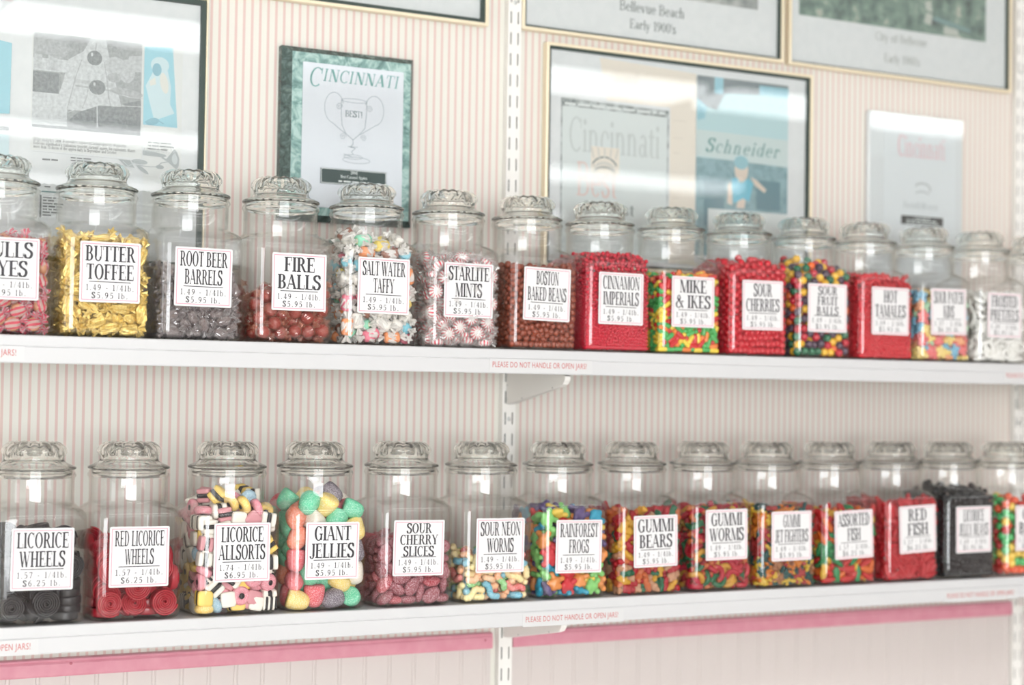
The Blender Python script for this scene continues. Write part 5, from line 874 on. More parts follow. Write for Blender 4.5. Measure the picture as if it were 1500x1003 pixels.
 'U8': (300, 3, [19,-60,151,-61,-57,148,-21,-60,175,-61,-61,98,-61,-55,156,-44,-61,165,2,-59,164,-54,-59,161,-29,-59,177,-43,-59,150,-55,-61,169,42,-62,126,-40,-61,137,-62,-62,107,55,-62,143,-62,-62,48,-25,-62,125,-62,-62,62,-59,-62,123,-62,-62,41,-62,-62,87,22,-62,105,-62,-62,77,-62,-62,141,-11,-62,83,-1,-62,129,-7,-62,174,-53,-59,152,-35,-60,145,-61,-14,161,-60,-20,169,-36,-62,158,-4,-59,155,-62,-56,164,9,-61,150,57,-61,160,-17,-61,153,-58,-38,176,-43,-57,157,61,-61,167,-33,-60,168,10,-60,162,-60,-35,152,-21,-60,168,22,-61,132,-32,-62,137,19,-61,140,-61,-61,70,-2,-62,119,-11,-62,118,-7,-62,138,-61,-61,55,-53,-62,119,8,-61,118,-34,-61,118,-62,-62,116,-22,-61,138,39,-62,119,-62,-62,28,31,-62,144,-44,-62,131,-62,-62,130,15,-62,128,-18,-62,116,-36,-56,175,14,-57,177,45,-59,152,-26,-62,152,-13,-60,165,-6,-60,146,25,-60,157,31,-61,167,32,-60,153,-20,-61,144,20,-61,177,-61,52,168,54,-60,151,42,-60,174,42,-60,159,11,-62,136,-32,-62,111,42,-62,141,-13,-62,133,42,-60,134,-62,-62,10,-18,-62,123,-33,-61,126,-36,-61,104,-54,-62,128,-57,-62,135,6,-62,142,-7,-62,124,40,-62,105,-29,-61,102,-48,-61,138,15,-62,113,-62,-4,159,3,-59,178,36,-56,176,-61,36,158,-57,-62,92,50,-62,111,-27,-62,118,-27,-62,132,49,-62,124,-56,-62,103,15,-62,121,-53,-62,98,-19,-62,95,-46,-62,118,-6,-62,113,-14,-61,141,27,-62,138,35,-62,138,0,-61,137,1,-62,111,7,-55,158,-60,36,169,-61,31,176,-60,30,153,53,-60,166,-60,14,174,-61,-10,178,60,-61,152,7,-62,80,62,-62,131,38,-62,112,61,-61,103,-62,-62,16,-23,-62,104,-30,-62,96,-40,-61,124,35,-61,131,50,-62,90,56,-62,120,-31,-62,87,25,-62,98,-9,-62,107,8,-61,110,-47,-62,94,-40,-62,98,62,-61,139,-62,-62,35,30,-62,82,-24,-62,111,-62,-62,22,-60,-29,158,25,-59,172,-57,-53,170,-60,58,150,2,-56,171,-55,-24,176,-59,-7,167,-61,25,164,62,-62,58,28,-62,127,56,-62,71,8,-62,103,55,-61,135,-39,-61,112,-40,-62,84,45,-62,85,45,-62,99,62,-61,124,11,-62,89,-11,-62,93,-2,-62,83,-46,-62,101,23,-62,85,56,-61,95,45,-62,115,62,-62,82,3,-62,97,-46,-62,111,0,-62,57,-62,56,121,-54,-62,86,27,-62,121,31,-62,92,26,-62,113,52,-62,83,-16,-62,106,-14,-62,99,-61,-55,124,-61,-17,149,-61,11,164,35,-57,161,13,-58,156,-12,-57,176,-35,-62,92,-47,-53,175,-61,-19,138,-35,-61,61,56,-62,107,-22,-62,85,-33,-62,74,49,-62,131,-6,-62,102,28,-62,104,-25,-62,68,-52,-62,80,-62,-55,133,-56,-62,111,-62,40,144,51,-61,67,-2,-62,36,57,-62,47,0,-62,90,-48,-62,124,1,-62,104,14,-60,106,-62,55,134,50,-62,76,-51,-62,107,-16,-62,89,21,-62,117,-34,-62,81,48,-62,138,55,-61,127,56,-62,114,-58,55,159,-60,18,158,-6,-62,78,21,-61,124,56,-62,63,32,-62,109,-28,-62,50,19,-62,95,41,-62,61,-13,-62,32,-30,-62,65,-42,-62,90,-58,-62,81,47,-62,39,-62,-16,119,-56,-62,74,51,-61,51,45,-62,55,9,-62,96,-27,-62,74,-16,-62,53,46,-62,71,-48,-62,86,18,-62,89,5,-62,86,24,-62,54,14,-62,99,57,-62,88,35,-62,86,4,-60,124,28,-62,63,-49,-62,40,62,-62,92,12,-62,62,37,-62,77,-20,-60,130,52,-62,58,-62,-40,118,-62,-13,133,-30,-54,153,48,-58,172,-60,-10,145,38,-62,55,-57,-62,59,62,-62,68,7,-62,66,-5,-62,95,-56,-62,39,-40,-62,75,-48,-62,73,7,-62,73,2,-62,70,-36,-62,37,-62,-51,117,6,-62,53,-51,-62,63,-7,-61,88,-34,-62,48,26,-62,21,22,-62,60,14,-62,83,-6,-62,55,13,-62,76,-23,-62,55,62,-62,75,-16,-62,76,-61,-31,137,50,-62,33,-25,-62,91,0,-61,63,-1,-62,51,62,-62,110,-35,-58,132,32,-62,98,-27,-62,81,-62,-57,92,-14,-62,47,51,-62,101,-29,-61,57,62,-62,42,-32,-28,176,-52,46,176,46,13,180,-17,-62,10,-42,-59,106,-61,-57,39,17,-54,145,30,-11,178,-61,-56,104,35,33,182,-62,31,90,-37,-34,175,1,-61,77,8,-53,175,-62,-26,126,-62,38,10,33,-59,124,-62,49,86,-30,-62,26,-56,-51,122,23,5,176,1,-40,176,57,8,181,-41,2,176,16,8,175,-58,-1,142,-59,-5,93,-59,56,115,-62,56,10,-62,-43,80,-34,-54,139,-14,10,175,5,29,175,62,-62,10,-62,-39,85,43,3,175,-28,-3,175,-62,-17,33,7,-62,10,7,-62,21,-60,10,142,-29,48,175,-62,31,16,-33,-18,175,-47,-53,135,0,56,181,-47,-62,47,-62,62,83,19,-58,100,36,-14,176,-9,-58,98,-62,-34,103,-61,33,43,-62,-14,27,-61,56,87,39,-62,10,-32,-62,41,-62,57,63,-43,9,176,-36,-61,68,20,-2,175,-31,-62,10,-62,27,45,-10,43,179,-7,-53,10,-61,-38,109,-62,40,132,16,-57,134,-62,62,103,-13,-62,63,-62,-6,130,-62,18,66,-61,-11,125,-62,-28,56,-30,-53,10,-62,-9,10,19,-62,78,-61,8,82,51,-59,117,-13,-16,175,-61,39,110,-20,-57,90,15,-57,9,3,-21,176,-62,47,99,-62,37,15,33,44,181,-61,-9,106,30,-26,176,-62,-57,31,-8,-62,42,-62,-16,66,54,-15,182,-62,15,10,-61,-27,39,-61,12,49,3,19,182,-57,34,144,-13,-59,127,-9,-62,37,-53,-24,10,-62,38,91,-62,41,102,-59,-17,95,48,-52,175,18,-62,55,-1,-13,175,44,-53,116,-12,-58,88,-62,-7,16,20,-62,9,54,34,175,19,45,181,6,-58,91,55,-28,175,-62,9,10,34,-6,176,46,-62,47,-61,50,10,-52,27,175,49,8,175,-62,47,70,-23,-56,120,-3,-53,130,-62,-48,16,-62,-36,72,15,22,175,-62,-56,59,-4,-58,41,-61,47,10,-62,25,93,-51,-43,176,-62,5,115,4,-62,47,-59,62,119,62,-53,101,-30,-58,70,-62,49,59,-62,-51,48,41,-49,175,-61,11,120,-62,60,10,-62,-30,33,16,-62,28,-62,-1,48,-62,57,34,-50,-62,16,36,-62,44,-62,-27,87,-44,-57,84,-12,21,180,-26,-18,175,-62,30,59,-59,16,103,-2,14,175,-23,38,180,-13,-58,37,-53,5,144,-26,34,175,-32,20,176,-17,-59,83,-62,-21,38,-62,-12,45,-62,44,114,-22,11,176,-62,-45,27,-24,-51,175,-62,25,57,-62,62,60,-14,-9,175,-39,59,175,-52,34,175,-61,36,49,29,42,175,-26,42,175,29,-52,176,-14,55,176,19,-9,177,56,20,176,-62,-34,55,-54,-51,133,-30,-62,16,34,-58,104,-62,37,138,51,49,175,-62,-35,48,-61,-56,45,10,36,176,-62,18,9,-62,-26,117,-41,-62,51,40,-62,38,19,21,182,10,-59,124,-5,36,176,32,-60,116,-20,16,182,39,-62,83,-17,29,181,-53,-62,10,-62,-16,57,40,-62,28,-62,51,65,11,-40,175,-62,-18,10,-62,24,26,21,34,175,10,-62,10,1,-62,10,-62,-23,107,-8,-62,17,-6,-18,175,-18,5,175,-62,-4,124,-4,19,180,-62,36,84,62,8,175,-62,-43,130,-26,-43,175,10,-53,106,21,-62,47,-43,-38,176,-33,37,175,36,-62,71,4,-62,33,50,28,182,50,-1,175,21,-51,176,-2,-62,10,-5,-53,162,-61,-52,35,7,-60,130,-56,-62,16,-58,-27,112,-62,-45,112,-62,30,66,-62,-6,44,-62,-48,21,-62,4,140,6,32,181,-62,43,26,-58,16,9,35,37,175,43,25,175,-8,-62,10,-62,-30,9,0,-53,10,-61,-33,115,38,26,180,-62,-52,15,-37,14,176,32,-62,22,-9,-7,181,-15,37,182,-51,-58,113,-48,-62,10,62,-62,23,-60,24,146,44,-58,110,-62,8,33,-62,-30,75,4,1,175,-11,-58,52,-62,-9,57,-62,22,42,38,52,175,-24,20,176,-11,-62,10,28,-58,58,-59,33,134,-62,5,88,55,12,176,-20,-39,175,-26,4,176,-8,-53,122,21,-62,27,-62,-45,38,50,-57,105,-62,-36,96,6,-61,59,-62,-40,41,-24,-62,38,-47,-62,67,-62,17,144,-62,56,69,-24,-62,16,25,-6,175,45,-62,10,-10,-55,143,-62,21,31,-19,-62,66,-62,18,124,26,-62,37,-55,-62,27,-62,-50,68,55,5,175,44,-62,92,-52,-62,21,-62,21,73,12,-62,55,-62,-58,16,0,-58,32,-62,15,85,-46,-62,54,-50,-3,175,-23,27,175,-2,-57,124,10,12,175,62,-25,175,-2,29,175,-25,-62,10,-62,15,31,20,62,175,-62,5,101,-62,-2,87,39,31,175,-62,-49,82,-62,34,104,-62,13,129,-35,-4,175,-45,-23,175,-31,-49,175,-31,-53,115,-62,-4,23,-62,24,51,-30,-53,133,11,-53,135,30,-62,43,-61,-1,16,16,38,179,-62,50,48,44,-59,120,-16,24,175,-62,40,42,-62,52,22,-62,21,10,35,-61,16,-28,-56,107,-20,-62,21,34,-61,60,-62,31,35,-62,0,9,-27,-62,21,-62,-56,111,-62,28,39,49,-53,129,-51,20,175,-62,-37,65,-62,2,33,35,62,175,45,-53,91,62,-17,175,-11,62,175,32,29,176,-62,-3,9,21,26,176,-61,18,116,-42,-62,10,-62,31,26,-57,-57,69,48,-57,144,24,-57,144,-40,-53,128,-5,-62,10,-62,34,31,-62,-7,99,52,-38,176,38,7,180,-62,43,48,29,-62,16,-34,-62,21,-61,-40,10,-62,7,94,50,-8,176,11,-29,176,36,-62,33,-62,3,122,-9,-30,175,-62,14,92,56,-13,175,-36,-57,86,-17,-58,32,21,-53,125,-62,31,120,-62,46,54,8,-62,43,-35,-11,175,-52,-62,34,62,-58,88,-62,-44,64,-62,-10,64,55,-53,141,-62,-37,23,-61,-43,10,-61,32,113,-62,-50,10,56,28,175,8,-53,112,-62,40,32,36,2,175,-43,-62,44,37,-59,145,-45,54,175,35,-53,149,-62,-23,51,60,-39,175,-62,21,83,-62,26,77,-43,-6,175,-62,-26,65,-62,-2,29,-62,52,36,-62,-31,68,-62,12,99,-59,49,134,3,-62,16,-62,7,134,-19,-58,110,38,44,175,-62,-36,10,-43,-62,27,10,44,182,-62,39,55,-7,-2,175,-49,-10,175,-34,-57,98,33,-62,38,43,32,182,0,40,181,-44,-62,16,-59,-41,75,-62,-11,70,40,-57,87,-62,12,106,-39,-53,9,-62,57,56,-62,-17,50,-62,36,61,61,-58,46,29,-57,133,-56,-56,98,-62,-25,44,47,32,176,-14,-62,69,-62,-35,129,31,-62,76,-62,52,54,-62,-27,16,-56,62,143,-62,45,92,62,-58,96,12,56,175,-62,-53,9,-62,10,27,43,-18,175,-8,-57,10,-15,-55,135,-16,17,175,-62,41,80,-62,38,26,-62,-32,15,-21,-53,106,56,-58,9,-13,37,175,-2,-62,16,-20,-53,140,-62,51,112,-56,-25,140,7,-53,120,41,58,175,-51,-62,9,-45,-62,10,-62,33,54,18,-62,72,-40,-57,118,-60,-49,129,-62,-19,44,-55,15,146,23,-22,175,-13,-59,112,-22,48,175,-38,-53,103,41,-62,43,18,-62,34,-62,48,26,34,-47,175,-62,50,16,-31,-58,77,30,-62,69,56,-4,175,-20,-62,72,-62,-2,107,-18,50,181,31,49,175,-7,10,175,-6,56,176,39,-8,179,23,-29,176,62,1,175,-4,-62,72,-36,-53,121,29,14,175,-62,38,117,-47,40,175,56,44,175,-62,16,16,-20,-53,10,11,-20,175,-38,-62,43,-25,-25,175,-59,-20,114,-19,-46,175,6,-62,28,6,-55,139,3,48,181,48,-57,80,-62,13,21,55,-62,21,-62,62,24,26,-53,138,-62,32,128,-62,-52,77,25,38,180,46,-42,175,-27,-56,140,-61,38,124,-62,20,59,-6,-44,175,-2,-7,175,-57,28,10,26,10,181,9,-62,16,-62,-16,107,-46,-62,33,-62,-23,22,-24,-62,26,4,-56,107,-62,3,73,-62,-56,51,-62,-28,95,55,-54,126,1,23,175,-62,5,52,-34,-62,10,39,-54,122,-62,18,109,-53,-62,45,-62,-47,73,-7,-11,175,53,17,182,8,-62,37,-58,-62,44,36,-53,134,-53,62,123,1,-57,144,-61,61,10,-62,-50,106,-62,-24,32,35,-62,65,-62,5,16,6,-46,176,-62,-53,97,-62,45,108,-62,-21,101,-11,4,175,0,-62,23,42,38,176,30,-62,10,-28,-57,9,-30,-37,176,-62,-46,44,-41,37,175,-62,62,133,-62,-27,27,49,17,175,-62,-10,77,-62,12,68,42,-62,10,15,-53,129,39,-59,98,-61,-51,27,-53,-41,140,-42,-62,70,41,-28,176,17,-62,10,-62,-15,40,-62,62,73,5,42,176,-62,44,121,-62,46,21,-62,33,79,-62,6,9,-30,-58,91,-51,-58,132,16,2,179,-38,-58,78,-61,1,94,-62,-2,55,-1,-1,180,51,4,181,-61,-40,137,42,10,175,24,-62,32,-19,34,175,-55,34,117,-10,52,182,20,-59,111,-62,-5,68,-18,41,175,-59,7,127,-1,-49,175,-62,-41,92,49,-62,22,-52,-62,56,-24,-54,113,-62,45,64,-62,43,16,7,-14,175,-36,-62,9,-62,-2,117,23,-62,10,-22,-62,79,-8,-37,175,-62,-41,47,-62,1,129,-62,-33,27,-58,5,76,-62,-30,108,19,-62,22,-52,-58,91,5,17,175,-62,12,10,-57,-62,32,-62,-39,59,33,16,181,-62,-25,81,-42,-53,9,-27,-62,44,-46,-62,60,7,62,175,-14,48,175,-15,-56,121,-23,-32,175,-62,24,112,-62,22,104,-62,5,39,50,-53,75,-62,62,113,-62,42,59,-62,52,93,-49,-62,27,-15,-2,175,14,-62,44,-62,-59,9,-62,27,133,34,-62,27,-10,-53,10,-61,44,138,24,-37,175,35,-32,176,44,-5,175,8,55,181,50,40,175,-25,62,175,21,19,175,-62,26,16,22,-53,132,-22,-53,134,-43,-53,122,-59,7,69,12,28,175,42,-35,175,-61,-16,88,26,-62,10,-1,51,175,-37,31,175,-62,14,136,-62,34,21,-62,-45,58,-62,-1,100,-62,-33,89,-36,52,175,-28,-62,10,-1,-54,138,1,-25,182,4,-53,133,-62,47,128,-60,-45,87,-62,-9,119,16,-35,176,-43,17,175,9,-54,10,13,-48,175,18,57,180,-62,-10,22,-62,17,37,-8,49,175,57,-62,26,-51,-57,102,-62,4,46,42,17,175,-53,30,9,-55,15,126,-61,41,73,-8,-53,103,52,-62,28,-62,10,75,57,-57,82,46,-62,105,29,-58,87,44,-61,78,-18,-62,16,36,20,175,-62,62,126,-61,11,112,46,54,175,-62,47,32,31,56,175,-12,-62,57,-62,-52,88,31,7,176,-61,-36,33,-62,41,10,62,-62,30,-62,-32,61,-36,-57,9,-61,61,45,-57,-57,117,-10,-62,73,-62,-48,135,40,-53,109,-62,-55,72,26,-45,175,-57,-26,10,-62,-38,17,2,35,175,-62,-48,93,-62,-29,22,62,-53,130,-13,-62,16,-62,51,105,-41,-17,176,-37,-61,16,-17,-27,176,-53,39,148,-62,-6,9,55,-53,119,26,30,180,-38,24,175,-47,-55,128,52,-62,10,49,-58,96,-62,-40,53,-62,-42,69,28,22,176,-10,-62,26,-62,-33,20,33,-62,10,13,-58,93,-59,50,119,14,43,175,-12,30,175,-35,-42,176,49,-16,175,49,-62,10,36,13,175,-62,17,54,2,-61,40,-54,-58,142,19,-53,139,-62,57,108,-19,-20,175,-59,-22,86,-62,-32,83,26,-58,80,-53,-12,139,-59,-40,124,-62,-46,51,44,-61,34,28,35,175,-62,-50,62,-60,25,126,48,-24,175,-62,3,10,13,-2,175,-62,-3,75,-3,9,181,-50,-28,175,-62,-15,10,34,-62,49,56,-62,54,-62,40,21,40,41,182,-20,-62,9,-46,-62,21,-32,62,175,-6,-62,62,44,-57,66,-62,-22,16,32,-40,176,-62,-22,92,18,-17,175,-62,-1,40,-60,20,131,-43,-55,141,-62,-13,113,19,-62,40,46,-19,182,-28,-11,176,52,-58,72,47,-62,61,-62,50,42,57,-62,32,-61,1,81,-18,61,175,62,25,175,3,-9,180,-62,43,85,62,-58,63,-15,-61,41,-62,57,20,-62,-27,102,10,-62,49,-62,27,71,-53,-24,131,-18,-62,36,-33,-53,109,36,-62,10,-50,-55,121,-62,33,10,-62,27,31,-62,62,67,-62,-17,21,41,-55,129,-62,1,22,-61,10,56,-61,12,38,-62,24,10,-38,-24,175,-62,57,78,-57,26,87,-62,-42,21,62,-62,36,45,-61,16,-9,17,175,16,15,175,-44,47,175,55,-53,9,55,-20,176,-61,23,36,24,-62,42,-62,5,108,8,23,175,-62,52,74,-11,-23,175,-17,-54,173,5,-57,9,38,-62,22,-6,-58,82,46,21,180,-62,44,10,-62,20,21,40,-2,180,3,-57,115,41,-58,73,9,49,176,-24,-62,62,-62,-7,28,-62,27,21,17,-24,175,-59,19,90,22,-58,50,-25,-54,127,-62,7,22,-7,30,180,11,-62,32,24,47,175,-20,-13,175,-61,1,65,18,-62,65,-62,-57,24,28,-57,95,-62,21,16,27,-57,108,-13,-62,21,12,-9,175,-62,-37,79,-61,-20,62,-62,-48,33,-62,16,78,-62,62,31,-39,-58,48,-62,52,141,-62,62,95,44,-54,98,23,-62,16,28,-61,27,-14,-62,10,-6,-62,23,-62,-1,135,2,-57,82,41,-62,68,-62,17,26,-21,-61,49,10,4,175,12,-57,140,-62,-17,73,-62,55,99,-39,-62,9,-62,-51,41,-50,13,175,-4,-58,107,-53,-38,9,17,50,176,-61,14,61,-62,-56,10,-57,-62,65,-62,19,48,-62,22,138,-62,-56,65,-62,-21,9,-30,-56,121,-22,-61,10,-62,-14,101,-62,-12,83,-62,-18,15,-16,-61,27,43,-53,148,-31,43,180,-62,62,17,-62,28,100,48,-31,175,-62,4,27,-3,4,175,-61,44,37,-51,-62,51,-8,-62,49,-33,-53,127,-3,-62,45,-58,-52,139,-62,-18,81,-54,-6,145,-60,-25,133,58,-62,16,-59,-6,112,43,-62,22,5,55,175,-62,-53,20,-61,-11,33,46,-62,27,-62,-29,50,6,-35,175,-40,-53,135,-62,55,16,-57,-61,22,24,-14,175,60,38,175,18,-62,16,-37,44,175,-62,-5,81,-44,-30,175,-21,-62,31,-62,56,49,16,-62,50,34,-58,81,-34,-62,31,56,-57,67,-36,-62,54,-62,30,10,-62,-12,52,-45,24,175,13,-62,19,-62,62,38,40,-62,50,-3,43,175,50,24,175,14,-62,38,-62,19,97,-45,-61,79,3,8,176,-61,29,140,-62,-40,28,45,45,175,-61,3,58,3,-28,175,29,0,175,-3,-58,67,-62,-34,10,-18,-62,59,62,16,175,-42,-61,38,62,-32,175,14,-61,10,-58,61,89,27,62,175,22,12,175,44,-12,175,-58,-44,105,-53,-62,69,-62,53,10,-62,34,96,16,30,180,-62,-34,122,-40,-62,21,-62,-4,61,4,-62,10,-57,-37,9,-53,-28,10,-62,57,27,-25,-59,97,21,41,175,-7,24,175,16,-58,59,-22,-6,175,-62,-47,10,-62,56,41,-62,10,16,25,-1,181,-59,28,106,45,-58,51,-62,-22,69,-62,-35,39,-62,-42,34,37,-62,92,-62,-7,50,12,-62,25,24,-62,74,-41,-62,64,-62,24,64,-62,-27,10,-62,24,119,18,-57,84,-4,-25,176,24,55,176,-8,-62,68,-37,-62,26,-62,-57,82,-62,-9,88,-15,-35,175,24,-62,91,-62,52,81,-45,-53,9,30,-18,175,-62,62,52,-62,15,43,-62,30,50,-62,-47,100,-62,-24,74,-8,-59,131,-62,27,9,-1,-58,99,-56,-61,51,62,-8,175,-62,-4,35,-51,-18,176,56,-62,78,-62,46,76,-44,-46,175,-59,1,111,-62,33,72,-62,-46,123,13,-14,180,-50,5,176,-11,-58,78,-30,55,176,-61,9,43,23,-62,68,18,-43,176,-50,-35,175,-62,-12,16,6,-5,175,-20,-62,43,-34,4,175,39,-42,175,-38,-50,175,-62,38,67,-62,37,37,-1,-62,29,-45,32,175,-59,-21,121,-29,11,175,-40,-62,31,13,-62,69,-11,-49,175,62,-60,117,62,-62,51,-62,-12,10,62,-53,145,-62,35,9,-62,-40,101,23,-56,65,31,-62,54,-22,55,175,27,-62,48,-13,-42,176,-54,-13,149,55,-62,10,32,-56,140,-53,62,9,-56,-62,10,0,61,176,-2,-32,175,58,-62,10,55,-62,38,-62,-9,38,46,-28,182,-62,-43,16,-62,-32,44,36,-22,175,-62,28,83,-62,60,140,62,-53,137,-62,-23,56,52,-62,16,-31,28,175,28,-53,102,40,-62,16,-61,54,128,-62,8,63,-62,-24,10,-28,-62,31,-29,-62,37,-62,-51,55,62,32,175,13,-56,117,62,-62,17,30,-62,33,-40,-62,58,-62,-20,27,52,-62,44,56,-58,59,-18,-57,101,56,-57,101,52,-46,176,-62,52,29,-61,-19,128,-62,-11,94,-60,-8,138,-59,-62,10,56,0,180,-6,-62,31,-56,-22,146,-54,-24,157,-23,-56,158,-49,-44,166,53,-49,153,21,-54,162,-54,-26,165,-53,-11,168,-27,-55,166,2,-53,150,-49,-55,168,-54,53,169,-59,42,159,-57,-34,166,-57,-35,145,-55,18,163,-3,-47,157,-46,-49,142,-52,60,149,-45,-46,148,-50,-33,146,-54,3,151,-54,5,161,-57,25,158,-12,-50,153,62,-47,158,-37,-51,163,-59,48,152,-56,8,171,-60,8,158,-53,-48,157,-53,60,156,-50,36,160,-54,-4,154,-41,-47,131,-10,-57,156,24,-47,156,-51,59,163,39,-50,161,-48,27,167,-27,-48,152,-48,-33,162,-56,-41,155,61,-56,162,-51,42,156,8,-49,167,-56,32,165,55,-54,171,-7,-49,167,-53,-48,150,-51,50,146,55,-41,170,-21,-55,151,-49,50,164,28,-56,163,-59,9,149,-36,-46,169,-46,0,160,7,-46,160,-56,13,155,-26,-46,164,14,-47,157,-61,37,151,-38,-54,152,49,-56,157,15,-48,165,-24,7,170,57,-48,165,-15,-46,147,-47,-6,168,33,-49,166,-47,-24,168,-62,59,166,7,-46,153,44,-51,170,58,-54,152,23,-46,146,24,-46,167,18,-31,170,-56,-2,176,33,-47,145,-61,-27,151,26,-56,151,37,-57,170,25,29,171,-59,1,165,-46,-6,143,49,-48,165,-58,-16,176,-50,43,170,-16,-54,165,-49,18,158,-46,-14,167,-47,8,160,-53,-47,170,-59,-8,152,15,-56,167,-46,-22,161,-49,-24,142,-23,-49,146,-46,60,170,-51,0,166,35,-46,152,45,-54,163,49,-46,159,-42,-47,158,-48,-49,161,-3,-50,143,-30,-59,161,-61,-48,147,-58,22,174,-48,-54,151,-60,-47,166,-56,-41,167,55,-53,159,-41,-52,169,-6,-54,176,-49,37,167,-53,-18,160,-46,2,171,-15,-46,162,-62,-46,158,-22,0,170,31,-46,158,-61,16,150,13,-46,147,-6,-50,150,49,-46,123,-56,-52,162,-4,-39,170,-51,-39,149,-57,43,167,37,-8,170,56,54,170,-36,-53,146,59,-47,152,-14,-46,169,-61,-1,151,-53,-9,160,-50,14,151,37,7,171,20,-11,171,-6,61,170,-29,-33,170,-30,-50,159,-11,23,170,50,4,170,40,-2,171,0,-49,168,59,48,171,-54,61,170,36,26,170,-36,-46,152]),
